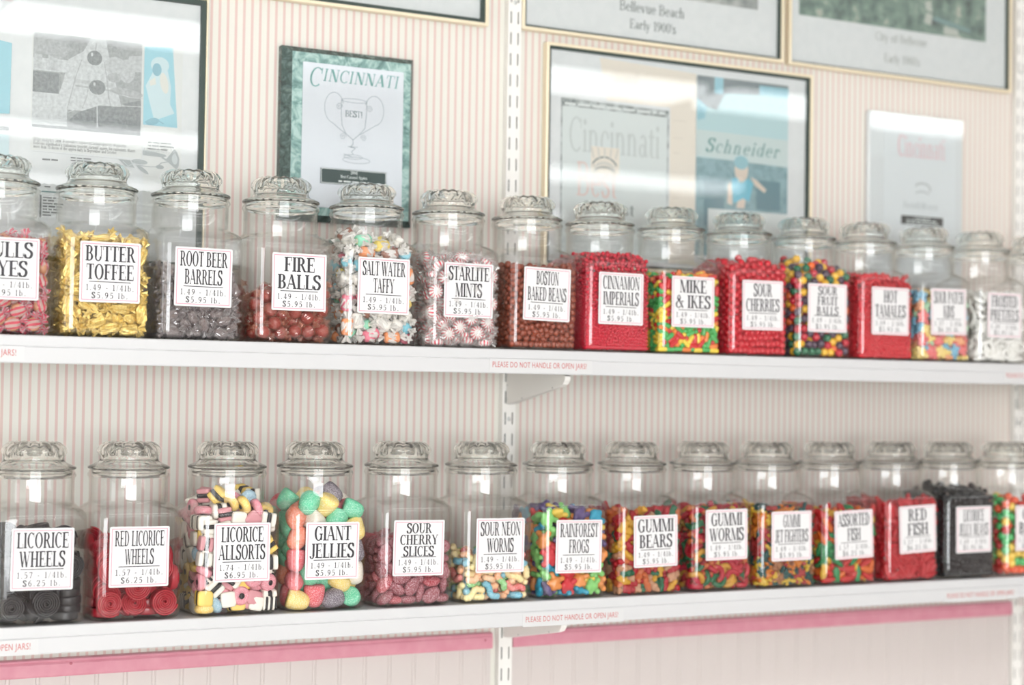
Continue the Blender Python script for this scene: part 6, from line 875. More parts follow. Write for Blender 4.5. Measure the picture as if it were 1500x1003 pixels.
 'U9': (300, 6, [-45,-61,129,80,19,45,-13,-61,130,10,17,0,32,-61,133,40,15,0,4,-61,108,59,72,45,-57,-61,10,64,0,0,41,-61,89,23,80,0,61,-61,120,45,22,45,-58,-61,122,61,78,45,35,-61,118,17,5,0,37,-61,108,30,85,45,30,-61,147,16,1,45,-48,-61,91,46,82,0,1,-61,127,63,79,45,-21,-61,47,54,80,45,-36,-61,128,66,71,0,-56,-61,65,10,7,45,-57,-61,74,54,80,0,-1,-61,142,5,7,45,-24,-61,125,11,15,0,13,-61,98,82,11,45,-49,-61,101,1,10,45,37,-61,68,16,89,0,48,-60,121,60,12,1,-24,-61,110,56,87,0,50,-61,85,73,78,0,51,-61,145,42,3,45,-3,-61,84,54,2,45,-29,-61,99,42,82,0,-5,-61,93,43,87,0,56,-61,107,21,4,0,-56,-61,48,10,85,45,-33,-61,76,49,9,45,21,-61,83,6,79,0,-23,-61,86,71,6,0,56,-61,98,3,7,0,-55,-61,40,21,85,45,-14,-61,75,8,89,45,33,-61,76,73,89,0,-24,-61,68,30,89,45,31,-61,100,59,86,45,56,-61,45,44,75,45,-9,-61,102,30,87,0,39,-61,35,13,20,45,-34,-61,54,67,77,0,56,-61,32,0,79,45,-61,-55,99,20,7,22,-61,-56,117,30,7,68,55,-61,76,34,85,0,42,-61,55,68,20,45,-42,-61,33,64,81,0,17,-61,91,50,10,45,-6,-61,22,27,79,45,-5,-61,10,59,0,0,33,-61,46,55,69,1,-36,-61,28,48,9,45,4,-61,49,19,9,45,-3,-61,66,52,72,0,-61,-56,89,61,7,23,4,-61,29,33,76,0,55,-58,137,86,0,84,14,-61,66,42,76,0,56,-61,67,84,84,0,-61,-56,79,56,8,23,-57,-56,109,4,89,76,-19,-61,36,81,9,0,-23,-61,11,21,0,0,-61,-55,140,3,0,22,-50,-61,54,76,85,45,19,-61,58,68,15,45,-61,-30,125,21,9,67,30,-61,58,35,82,0,-18,-61,55,61,11,0,55,-61,18,70,88,0,-33,-61,21,79,10,45,56,-61,10,34,0,45,20,-61,10,86,0,0,38,-61,11,43,0,45,28,-61,22,48,78,0,44,-61,24,75,18,45,4,-61,61,53,72,0,21,-61,32,21,68,7,3,-61,40,34,84,0,-61,-12,120,64,12,23,-40,-61,10,77,0,0,-61,46,128,16,76,23,-61,-15,136,54,85,67,-61,-55,29,40,4,68,14,-61,30,26,22,2,-61,60,130,89,19,22,-61,8,137,77,5,22,-61,-56,37,56,85,23,-61,-15,69,76,79,23,-61,-58,15,44,76,68,11,-61,17,21,0,45,-61,-19,114,39,15,23,-61,-48,128,50,9,23,-61,61,16,0,22,0,-61,-44,85,25,68,25,-61,-33,74,49,87,23,-61,24,130,27,83,22,-55,14,146,65,4,45,-61,28,100,30,4,23,-61,28,141,13,87,23,-61,4,129,84,85,67,-61,-22,102,25,75,67,-61,2,102,31,7,67,-61,1,121,86,5,23,-61,-34,23,73,72,68,-61,40,52,46,85,67,-61,32,116,11,0,22,-61,-5,23,72,13,23,12,-58,137,0,84,34,-35,-47,145,13,3,65,-61,-14,81,50,6,67,-61,-27,55,32,72,23,-61,47,99,81,87,22,-61,-22,37,48,15,22,-61,57,67,43,79,22,-61,-13,60,84,83,23,-61,-14,50,20,88,23,-61,16,91,80,83,23,-36,-58,84,48,12,18,-61,8,36,13,6,22,-61,37,23,77,15,22,-61,52,85,30,69,68,-61,39,86,2,1,67,-61,35,108,27,0,22,-61,-15,15,79,14,67,-61,-39,10,23,0,68,-61,9,96,15,82,22,-45,-18,147,19,86,46,-61,0,52,19,76,67,-61,20,84,6,84,23,-61,3,83,89,10,22,-53,-58,129,64,14,19,-61,57,51,7,8,22,-61,35,70,8,81,67,-61,28,65,14,82,68,14,-55,146,70,2,69,-61,17,74,29,85,23,-61,-10,43,48,2,68,-61,-26,23,85,71,67,-61,4,59,72,77,68,-61,-37,37,32,84,68,-61,-31,90,20,86,23,-21,-53,144,58,7,16,-61,-49,23,84,4,67,-61,56,32,0,7,23,-61,56,41,53,8,22,-11,-55,145,7,0,61,-61,-32,82,66,4,67,-61,47,10,49,0,23,-60,-14,90,12,83,25,-61,18,24,86,17,68,-61,40,43,27,84,67,-30,-57,39,17,12,20,-61,7,11,55,0,23,-38,-56,111,76,84,71,-41,-57,58,21,7,12,-18,-57,91,55,8,16,-59,29,123,33,2,74,-2,-55,109,33,85,58,-37,-56,102,72,85,70,49,-58,56,82,87,81,-49,1,147,82,6,39,-46,-57,22,87,13,65,-48,-57,82,0,1,35,40,-55,136,29,2,71,-34,-56,63,88,87,62,-58,-3,72,45,14,81,13,-56,129,51,5,67,-56,-30,135,21,83,47,11,-56,120,27,6,71,20,-55,123,41,0,25,-56,47,143,17,84,2,-18,-57,21,85,78,66,-10,-57,18,25,89,11,9,-56,72,29,85,68,-58,-39,98,15,9,13,36,-44,153,40,3,35,-47,-55,112,66,84,71,37,-58,23,60,11,59,61,-59,47,84,15,23,4,-56,132,41,6,23,-21,-54,135,46,83,60,-31,-56,116,58,5,26,-59,50,108,84,11,77,-44,-56,76,49,6,63,22,-56,49,71,83,28,-57,-42,109,4,79,47,-16,-45,149,66,82,71,28,-54,127,8,80,52,18,-54,114,39,0,73,-27,-45,146,2,7,19,-58,20,57,14,11,3,-9,-56,57,82,5,17,57,-56,83,84,9,40,-58,48,68,5,12,84,-1,-53,121,39,88,16,-56,-27,98,14,87,51,27,-58,29,43,12,29,-10,-55,68,37,88,19,17,-56,42,52,84,64,-53,-56,25,56,84,21,-25,-57,15,13,79,69,-57,40,59,6,0,33,-43,-56,47,34,80,23,52,-56,24,57,89,70,-43,8,149,16,12,5,-57,-28,114,1,3,55,-13,-56,38,73,1,74,47,-55,46,16,5,70,-56,-37,129,63,10,5,-2,-57,51,62,86,59,61,-56,63,79,7,68,-54,-55,34,55,85,22,-25,-57,27,35,79,67,-55,5,112,61,1,5,-57,14,120,39,86,77,-2,-57,28,80,81,58,28,-54,93,23,1,77,-6,-57,43,41,4,14,-56,6,68,66,84,48,-56,37,80,42,86,0,-58,6,15,54,77,36,-56,-54,53,59,6,1,-46,-42,145,44,89,15,-57,8,43,39,1,76,8,-56,11,7,0,22,-57,17,38,60,2,35,9,-54,112,47,83,34,-55,-34,104,0,85,49,-57,16,11,57,0,33,-56,10,25,4,4,88,-56,45,33,72,3,49,-55,61,115,59,2,0,-56,-9,100,70,2,7,-56,25,11,29,0,82,-55,61,106,36,89,45,-51,-6,142,33,8,37,53,-53,123,29,77,67,-57,-36,66,4,82,83,-57,-18,21,19,11,84,-57,43,75,8,79,39,-56,-10,34,9,1,3,-56,13,50,82,4,84,-42,-47,139,35,0,62,-55,22,108,24,4,1,-55,61,97,59,1,0,-56,-33,55,60,1,52,28,-52,149,62,85,88,-56,61,61,38,6,45,-56,-49,60,23,6,1,-57,-41,17,73,0,58,51,-47,149,48,2,70,-57,12,60,47,11,4,-56,-28,11,60,0,85,-56,-55,71,84,8,44,5,-57,21,30,81,75,-56,-12,10,85,0,44,-56,13,108,23,82,47,-57,3,23,39,78,45,-56,20,46,51,1,86,-57,37,34,82,83,51,-55,27,58,70,5,49,-57,-4,38,60,80,87,-56,-53,10,67,0,83,-57,-47,45,32,8,8,-56,52,28,26,84,4,-56,-43,31,68,4,0,-56,-39,49,17,1,51,-8,-52,115,25,86,57,-56,26,40,55,88,38,-56,-42,59,38,82,46,-56,-35,42,59,5,87,-55,27,25,77,1,45,-56,46,18,52,1,42,-55,35,11,52,0,89,-56,46,114,61,89,45,4,-52,76,47,3,21,-56,22,18,2,0,85,-55,61,88,62,89,45,-56,53,125,63,79,3,-55,-2,106,75,86,53,29,-54,104,7,80,47,-56,25,33,43,89,37,-56,-55,44,46,85,46,-56,-46,52,53,83,45,6,-45,144,29,7,18,-56,-4,11,64,0,2,-38,46,149,16,8,3,-54,61,79,8,0,0,-29,-46,137,31,6,23,-8,-51,105,0,6,12,-47,38,147,9,89,43,-57,35,18,57,89,55,9,-52,84,89,9,70,-54,-29,71,9,7,40,29,-51,141,88,87,81,-46,-26,142,11,2,40,26,-49,42,82,81,34,61,38,150,2,0,23,56,-54,71,23,84,0,-7,-45,28,79,84,23,-47,-50,10,52,0,71,-35,61,147,8,80,45,34,-45,78,52,89,16,44,17,150,22,0,6,13,-51,46,61,5,16,-39,-55,16,16,20,46,-52,25,91,29,4,83,-45,-25,10,58,0,87,-40,11,136,66,6,67,61,-45,138,58,1,68,47,-45,10,22,0,64,-24,-40,10,25,0,45,-8,-37,146,77,81,75,57,-8,145,4,82,36,-2,-47,139,7,85,21,-54,9,132,69,6,22,-1,-54,89,25,3,44,-14,-51,61,40,87,61,54,-51,97,47,82,12,-51,4,127,50,3,57,61,-47,148,27,87,22,-39,-53,71,20,81,13,54,52,150,52,0,65,39,-55,63,67,1,45,-52,36,128,65,6,89,61,-52,33,23,4,22,7,-29,145,32,85,75,-54,-47,73,26,10,44,-46,57,144,44,1,82,-54,-14,129,32,7,25,-30,-52,70,40,83,77,-50,-22,71,65,88,42,16,-50,89,72,12,70,-50,41,139,86,89,3,13,-44,10,28,0,76,2,-40,117,16,88,45,31,61,146,83,81,45,24,-48,114,3,7,27,-4,-54,98,8,3,45,-7,56,146,47,89,63,53,8,146,6,10,25,-18,-50,96,80,86,55,55,-45,11,6,0,18,31,-45,112,57,89,25,52,-56,10,63,0,46,-13,-51,124,48,87,55,61,-46,130,45,1,68,-45,-11,133,82,3,83,17,-54,97,20,6,44,25,-41,145,3,85,51,-23,-51,61,66,83,60,47,-48,112,69,0,21,-55,-46,117,12,86,23,-54,45,90,3,74,23,-18,-54,31,60,78,47,45,-52,33,31,13,23,21,-53,16,24,17,17,39,57,150,45,87,11,-51,-52,17,76,1,47,-56,61,16,0,68,0,44,-47,74,7,88,69,-26,-55,45,61,6,1,-23,-54,54,45,88,45,-40,-13,10,3,0,68,-55,9,32,7,3,21,-5,-55,11,59,0,1,29,-49,51,46,80,30,-32,-28,146,21,9,77,-42,-53,124,59,17,80,-37,-48,91,66,1,21,-52,-48,131,15,15,20,-40,32,16,78,71,67,-45,-18,138,3,86,37,-44,0,10,0,0,85,25,-54,64,35,70,62,21,-56,10,70,0,44,35,-50,88,87,9,33,54,-50,108,77,8,62,-53,53,20,60,1,43,15,-50,104,88,89,5,33,24,146,72,9,57,-45,18,11,14,0,49,-33,-51,123,12,5,29,16,-51,138,49,89,78,-52,34,90,25,5,83,-32,-49,105,6,2,77,-45,-41,106,81,6,72,-21,-45,89,40,88,15,-22,-53,112,82,19,83,43,-46,88,0,74,85,53,-50,37,37,79,70,-16,-44,11,18,0,55,54,-49,47,52,81,68,-49,-54,64,72,15,58,45,-46,120,71,1,21,46,-51,101,85,6,59,34,-53,10,76,0,42,-32,-55,16,15,69,0,-45,10,11,64,0,52,61,-53,107,40,70,23,-3,-53,75,12,17,86,-45,31,143,11,5,0,-10,-47,136,24,6,67,24,-40,16,11,69,89,-47,45,132,48,0,0,54,-28,147,32,79,73,-33,-10,146,24,8,87,50,-44,139,66,3,34,3,-40,16,0,69,0,-45,61,11,62,0,0,-45,53,136,78,84,47,-50,-18,10,27,0,49,-40,28,149,37,4,5,-16,-47,110,48,22,42,61,-45,121,55,1,68,26,-51,84,12,89,32,17,-40,16,58,69,0,26,-50,19,72,3,77,-41,-54,39,48,10,44,18,-32,146,11,81,77,46,-48,129,68,5,46,-52,32,50,37,5,55,-45,28,11,1,0,42,-40,9,15,76,15,68,39,-40,132,87,79,45,41,-45,145,42,1,28,-40,54,16,8,68,25,42,-54,84,41,9,44,-50,22,145,83,87,44,-55,43,25,35,0,86,-14,-51,10,14,0,12,-46,47,11,58,0,0,38,-47,118,35,5,68,37,40,150,0,89,51]),
 'U10': (300, 3, [-59,-59,122,-58,-58,150,-58,-58,93,-58,-58,107,-59,-59,80,-59,-59,53,-58,-58,136,-35,-58,146,-58,-58,164,-59,-59,13,-8,-58,171,-58,-58,66,-59,-59,37,24,-58,177,-32,-58,161,-59,-59,24,-34,-54,176,-45,-58,156,-45,-60,132,25,-59,163,-1,-59,117,12,-59,112,3,-59,163,-48,-59,115,47,-59,161,-34,-58,92,10,-58,126,36,-59,86,-35,-59,79,5,-59,175,-10,-49,182,-23,-59,139,24,-59,133,-22,-59,152,35,-59,99,-40,-59,37,23,-58,120,59,-59,48,-26,-59,103,47,-59,65,-47,-58,86,-23,-59,127,-46,-58,72,1,-59,135,15,-57,154,-46,-58,100,20,-58,60,47,-59,79,33,-59,60,-35,-59,24,-10,-59,156,-14,-58,115,37,-58,170,47,-59,148,25,-59,146,-20,-57,91,0,-59,103,59,-59,142,58,-58,114,35,-59,114,-12,-59,102,-10,-59,142,35,-58,154,-23,-59,78,-22,-55,171,46,-58,40,-26,-58,66,-38,-59,122,58,-58,100,2,-58,149,59,-58,168,46,-58,107,36,-59,141,-18,-59,56,47,-59,134,-8,-59,90,-27,-35,186,-58,2,172,23,-59,77,-11,-59,46,37,-59,26,-10,-58,128,59,-59,155,-16,-59,35,-13,-59,67,59,-59,72,-37,-59,109,47,-59,93,-59,-44,141,35,-58,127,24,-58,107,25,-59,12,-27,-59,116,-28,-58,36,35,-58,73,12,-59,71,59,-59,59,13,-58,141,26,-58,25,58,-58,86,7,-58,58,-50,-58,45,-49,-59,59,-40,-60,52,58,-58,128,48,-58,13,-58,23,115,59,-59,36,-23,-58,24,-10,-59,78,-48,-58,26,24,-58,91,1,-59,26,59,-59,12,-58,-45,154,-46,-54,169,3,-59,92,-59,-45,168,2,-59,80,13,-58,26,-11,-59,24,-39,-59,13,13,-59,47,-17,-59,12,-49,-59,13,-1,-59,69,20,-59,37,8,-59,37,-59,26,170,-58,-34,175,25,-59,48,-59,-48,115,49,-58,27,-59,-47,100,32,-58,38,37,-59,49,-7,-59,12,-28,-59,13,13,-58,99,-29,-59,53,-59,0,96,36,-58,13,48,-57,52,13,-59,85,4,-58,13,-59,3,156,-38,-59,63,-59,13,13,-59,-48,129,59,-59,24,47,-57,121,-58,58,165,-58,-48,45,-59,15,78,1,-59,47,-59,-26,117,-58,-25,87,-59,-22,170,-59,-32,136,-59,13,135,-59,23,155,-59,-11,134,15,-57,13,-59,-9,88,-58,2,81,-6,-58,57,-59,12,148,-59,36,95,-59,17,65,-58,44,169,-59,59,12,-59,47,115,-58,35,108,-59,35,135,-59,-28,101,-58,14,164,-59,-36,92,-58,-33,162,-59,10,105,-59,59,37,-58,-12,35,-59,-6,23,-5,-58,36,-59,6,58,-59,-21,155,-59,-26,71,-58,-7,57,-59,-20,143,-58,-9,164,-58,35,122,-59,-47,73,-58,47,30,-59,-32,149,-59,2,115,-59,-37,109,-59,37,82,-59,-1,127,-59,-38,36,-58,47,44,-59,47,76,-58,-47,86,-59,-30,46,-58,58,70,-59,-27,12,-34,-56,133,-59,-16,77,-58,58,24,-59,-48,60,-59,-32,24,-56,15,178,-59,-11,119,-59,-39,54,-59,59,149,-58,28,47,-59,59,109,-58,1,140,-59,35,160,-59,47,102,-59,-5,45,-59,47,89,-59,47,129,-59,24,35,-58,25,87,-58,23,101,-59,-45,22,-59,59,48,-58,48,15,-59,-49,12,-59,7,46,-58,-9,150,-58,12,91,-59,36,12,-59,-19,109,-21,-55,45,-58,58,136,-59,38,53,-57,-21,128,-58,58,122,-59,47,142,-59,35,147,-59,19,24,-58,-7,106,-58,-17,48,-58,39,66,14,-56,168,-58,-25,36,-59,27,73,-59,12,122,-59,-37,66,-59,-16,64,-59,1,34,-59,31,24,-59,24,142,-59,17,53,-59,7,23,-59,28,60,-59,13,34,-58,-19,24,-60,-7,12,-58,-37,123,-58,-5,70,-58,-27,58,-58,58,96,-59,-49,32,-59,25,13,-59,48,58,3,-44,183,-58,58,83,-59,59,59,-59,-17,12,-58,46,155,-58,36,37,-46,-41,174,-59,-38,13,-57,24,129,23,-45,181,-57,-36,79,-48,-51,143,-45,3,178,-12,-47,164,-56,-17,97,-51,-22,179,-38,13,183,-51,27,180,-57,3,12,-47,47,175,-35,-46,167,-54,7,69,31,-46,69,-39,33,181,59,-34,173,1,-47,125,-48,-50,123,-19,16,183,-37,-46,139,-29,-46,47,48,-47,168,-37,-46,152,-13,-47,84,-49,59,12,-22,-41,174,-1,-46,140,21,-46,92,24,-47,168,-12,-46,124,-47,-39,102,-46,-4,13,-36,-46,127,-47,-48,35,-46,7,12,20,-14,186,-49,-48,13,10,-46,147,8,-46,94,-47,-39,116,-28,-46,94,-12,-47,13,24,-46,155,-31,-30,173,23,-47,127,-9,-37,174,-26,-46,106,-48,-40,134,46,-47,100,-1,-46,12,-47,-43,161,-47,34,170,-49,-10,173,0,-46,83,-38,-48,101,0,-47,156,7,-46,24,-24,-47,13,58,-47,107,58,-46,26,-12,-47,149,11,-46,134,-47,-47,79,-49,-49,109,0,-47,170,13,-46,161,58,-47,93,-19,-46,71,47,-46,86,-46,-37,13,36,-46,162,-40,-50,45,20,-46,24,38,-48,58,-10,-47,110,-46,59,23,44,-46,24,19,-48,70,-46,59,172,58,-47,51,5,-34,173,46,-35,174,38,-46,79,49,-46,13,59,-46,121,46,-46,154,-25,-47,145,28,-28,182,-25,-46,158,-14,-46,136,-39,-19,174,-46,-15,13,49,-46,35,58,-47,79,-46,2,132,18,-46,12,35,-47,135,35,-46,148,-41,-48,25,-35,-47,70,58,-47,149,-49,-49,54,38,-46,12,17,-46,104,13,-35,183,4,-47,107,-46,41,13,-53,17,43,-7,-47,72,-4,-49,96,26,-47,81,28,-47,13,59,-46,135,-48,-48,93,9,-46,12,-46,51,13,-37,-47,114,59,-46,13,-36,-47,13,49,-46,57,29,-47,101,-27,-46,81,38,-46,109,32,-46,24,30,-37,140,14,-37,126,25,13,178]),
 'U11': (283, 3, [-58,-58,139,-58,-58,118,-57,-57,56,-38,-57,173,-58,-58,13,-57,-57,72,-57,-57,160,-57,-57,88,-38,-57,95,-41,-58,77,-54,-57,104,-58,-54,42,-31,-18,193,-31,-58,28,-1,-57,30,-6,-57,176,-57,-57,27,-33,-57,141,-40,-57,15,-42,-58,42,44,-58,72,-41,-57,58,9,-57,165,-44,-57,127,-27,-57,120,13,-58,41,42,-58,13,-40,-57,111,-19,-58,148,-24,-58,14,-14,-58,42,13,-57,57,-26,-57,83,-20,-58,134,-15,-58,57,11,-58,87,-15,-58,94,-47,-58,149,30,-58,96,-57,28,170,13,-58,72,-20,-57,164,45,-58,119,16,-57,103,19,-57,137,32,-57,127,-28,-57,49,7,-57,14,44,-57,27,-34,-58,157,57,-57,95,42,-58,57,-26,-58,104,-19,-36,189,-29,-57,67,58,-58,111,-10,-58,124,-8,-57,15,26,-52,173,14,-58,27,-4,-57,83,-5,-57,156,58,-58,79,17,-57,119,-15,-58,72,31,-58,161,56,-57,48,-12,-58,109,-57,44,159,58,-58,64,42,-57,87,44,-58,138,-1,-57,49,-58,-23,167,7,-58,146,29,-58,111,0,-57,99,58,-58,33,41,-57,42,-58,-41,58,28,-57,65,57,-57,129,19,-58,153,-58,-10,175,21,-58,14,-57,-44,96,27,-57,49,-1,-57,66,26,-57,81,2,-58,114,-57,57,149,-57,-24,152,-58,-47,148,-52,-48,171,58,-58,160,-58,44,45,-58,3,149,32,-58,146,-58,-26,37,-58,-18,65,45,-58,153,27,-57,34,46,-55,168,-58,-12,141,-57,-37,161,57,-57,17,-57,-34,139,-57,-40,28,43,-57,104,-58,44,76,-57,3,116,-58,44,61,-57,12,29,-58,22,41,58,-57,145,-58,-23,130,-7,-58,140,-58,-17,26,-57,-32,71,-58,-45,111,-58,7,65,-58,58,101,-25,-55,178,-57,17,54,-58,-44,79,-58,17,123,-58,17,108,-57,-46,128,-58,18,142,5,-55,129,-57,29,66,-58,43,139,-57,45,92,-58,58,13,-58,4,168,-57,43,29,-57,17,157,-58,-20,95,-58,43,124,-58,-9,105,-57,-39,43,-58,-33,120,-57,-6,56,-57,-9,159,-57,30,132,-57,19,14,-43,-8,184,-57,44,108,-43,-21,177,-57,5,133,-58,18,90,-58,33,13,-58,58,84,-58,28,28,-58,-32,87,-58,-19,80,-57,4,44,-58,17,75,-57,-26,52,-58,-7,89,-57,57,117,-17,-54,27,-57,57,53,-58,-12,42,-58,-9,126,-58,-21,13,-57,57,37,-57,5,14,-57,30,100,-57,5,99,-57,31,149,-58,6,83,-58,-34,14,-54,57,166,-57,-31,105,-28,25,195,-58,-47,14,-57,57,133,-57,31,83,-57,30,116,-57,-5,73,-56,-20,115,-57,-4,29,-57,58,69,-57,-9,14,32,-53,21,30,-25,188,-44,-50,29,11,-46,177,-55,46,14,8,-34,187,-54,31,51,-3,-42,182,58,-27,177,-31,-33,177,-45,37,176,-11,24,191,-47,8,180,-17,-43,37,-33,10,188,-31,-44,166,58,-46,169,-47,-46,69,-19,-44,137,-1,-44,166,19,-44,76,25,-37,177,-45,-47,158,43,-44,14,-45,-45,87,-50,-27,25,37,-43,169,-40,23,178,-46,-46,51,45,-43,77,-45,-45,140,-1,-43,14,28,-43,13,-29,-44,29,22,-44,42,-15,-43,14,7,-43,27,-43,26,14,14,-43,14,-30,-43,92,19,-44,162,-26,-17,177,58,-43,14,-18,-44,174,-20,-44,66,45,-43,143,-30,-44,14,-7,-43,109,-43,49,167,-43,-16,13,-43,39,13,18,-44,128,-8,-44,94,31,-43,136,-33,-44,76,12,-32,36,33,-43,70,-20,-43,102,-44,-31,63,-45,-45,118,-2,-44,40,58,-43,135,-43,12,14,-43,-28,13,4,-44,83,-29,-44,150,-35,-34,137,-44,43,38,-21,37,188,-43,58,155,9,-43,51,31,-44,102,-44,-45,103,-43,-34,168,22,-44,27,-46,-35,128,33,-44,86,-20,-43,51,17,-43,110,58,-43,41,-23,-32,128,-20,-32,72,-43,58,13,45,-43,96,-34,-43,44,19,-44,146,-15,-43,157,57,-44,86,-43,-32,48,43,-43,128,-44,57,32,20,-43,61,-43,5,155,6,-43,138,18,-44,93,-43,-36,35,-33,-28,23,11,-33,166]),
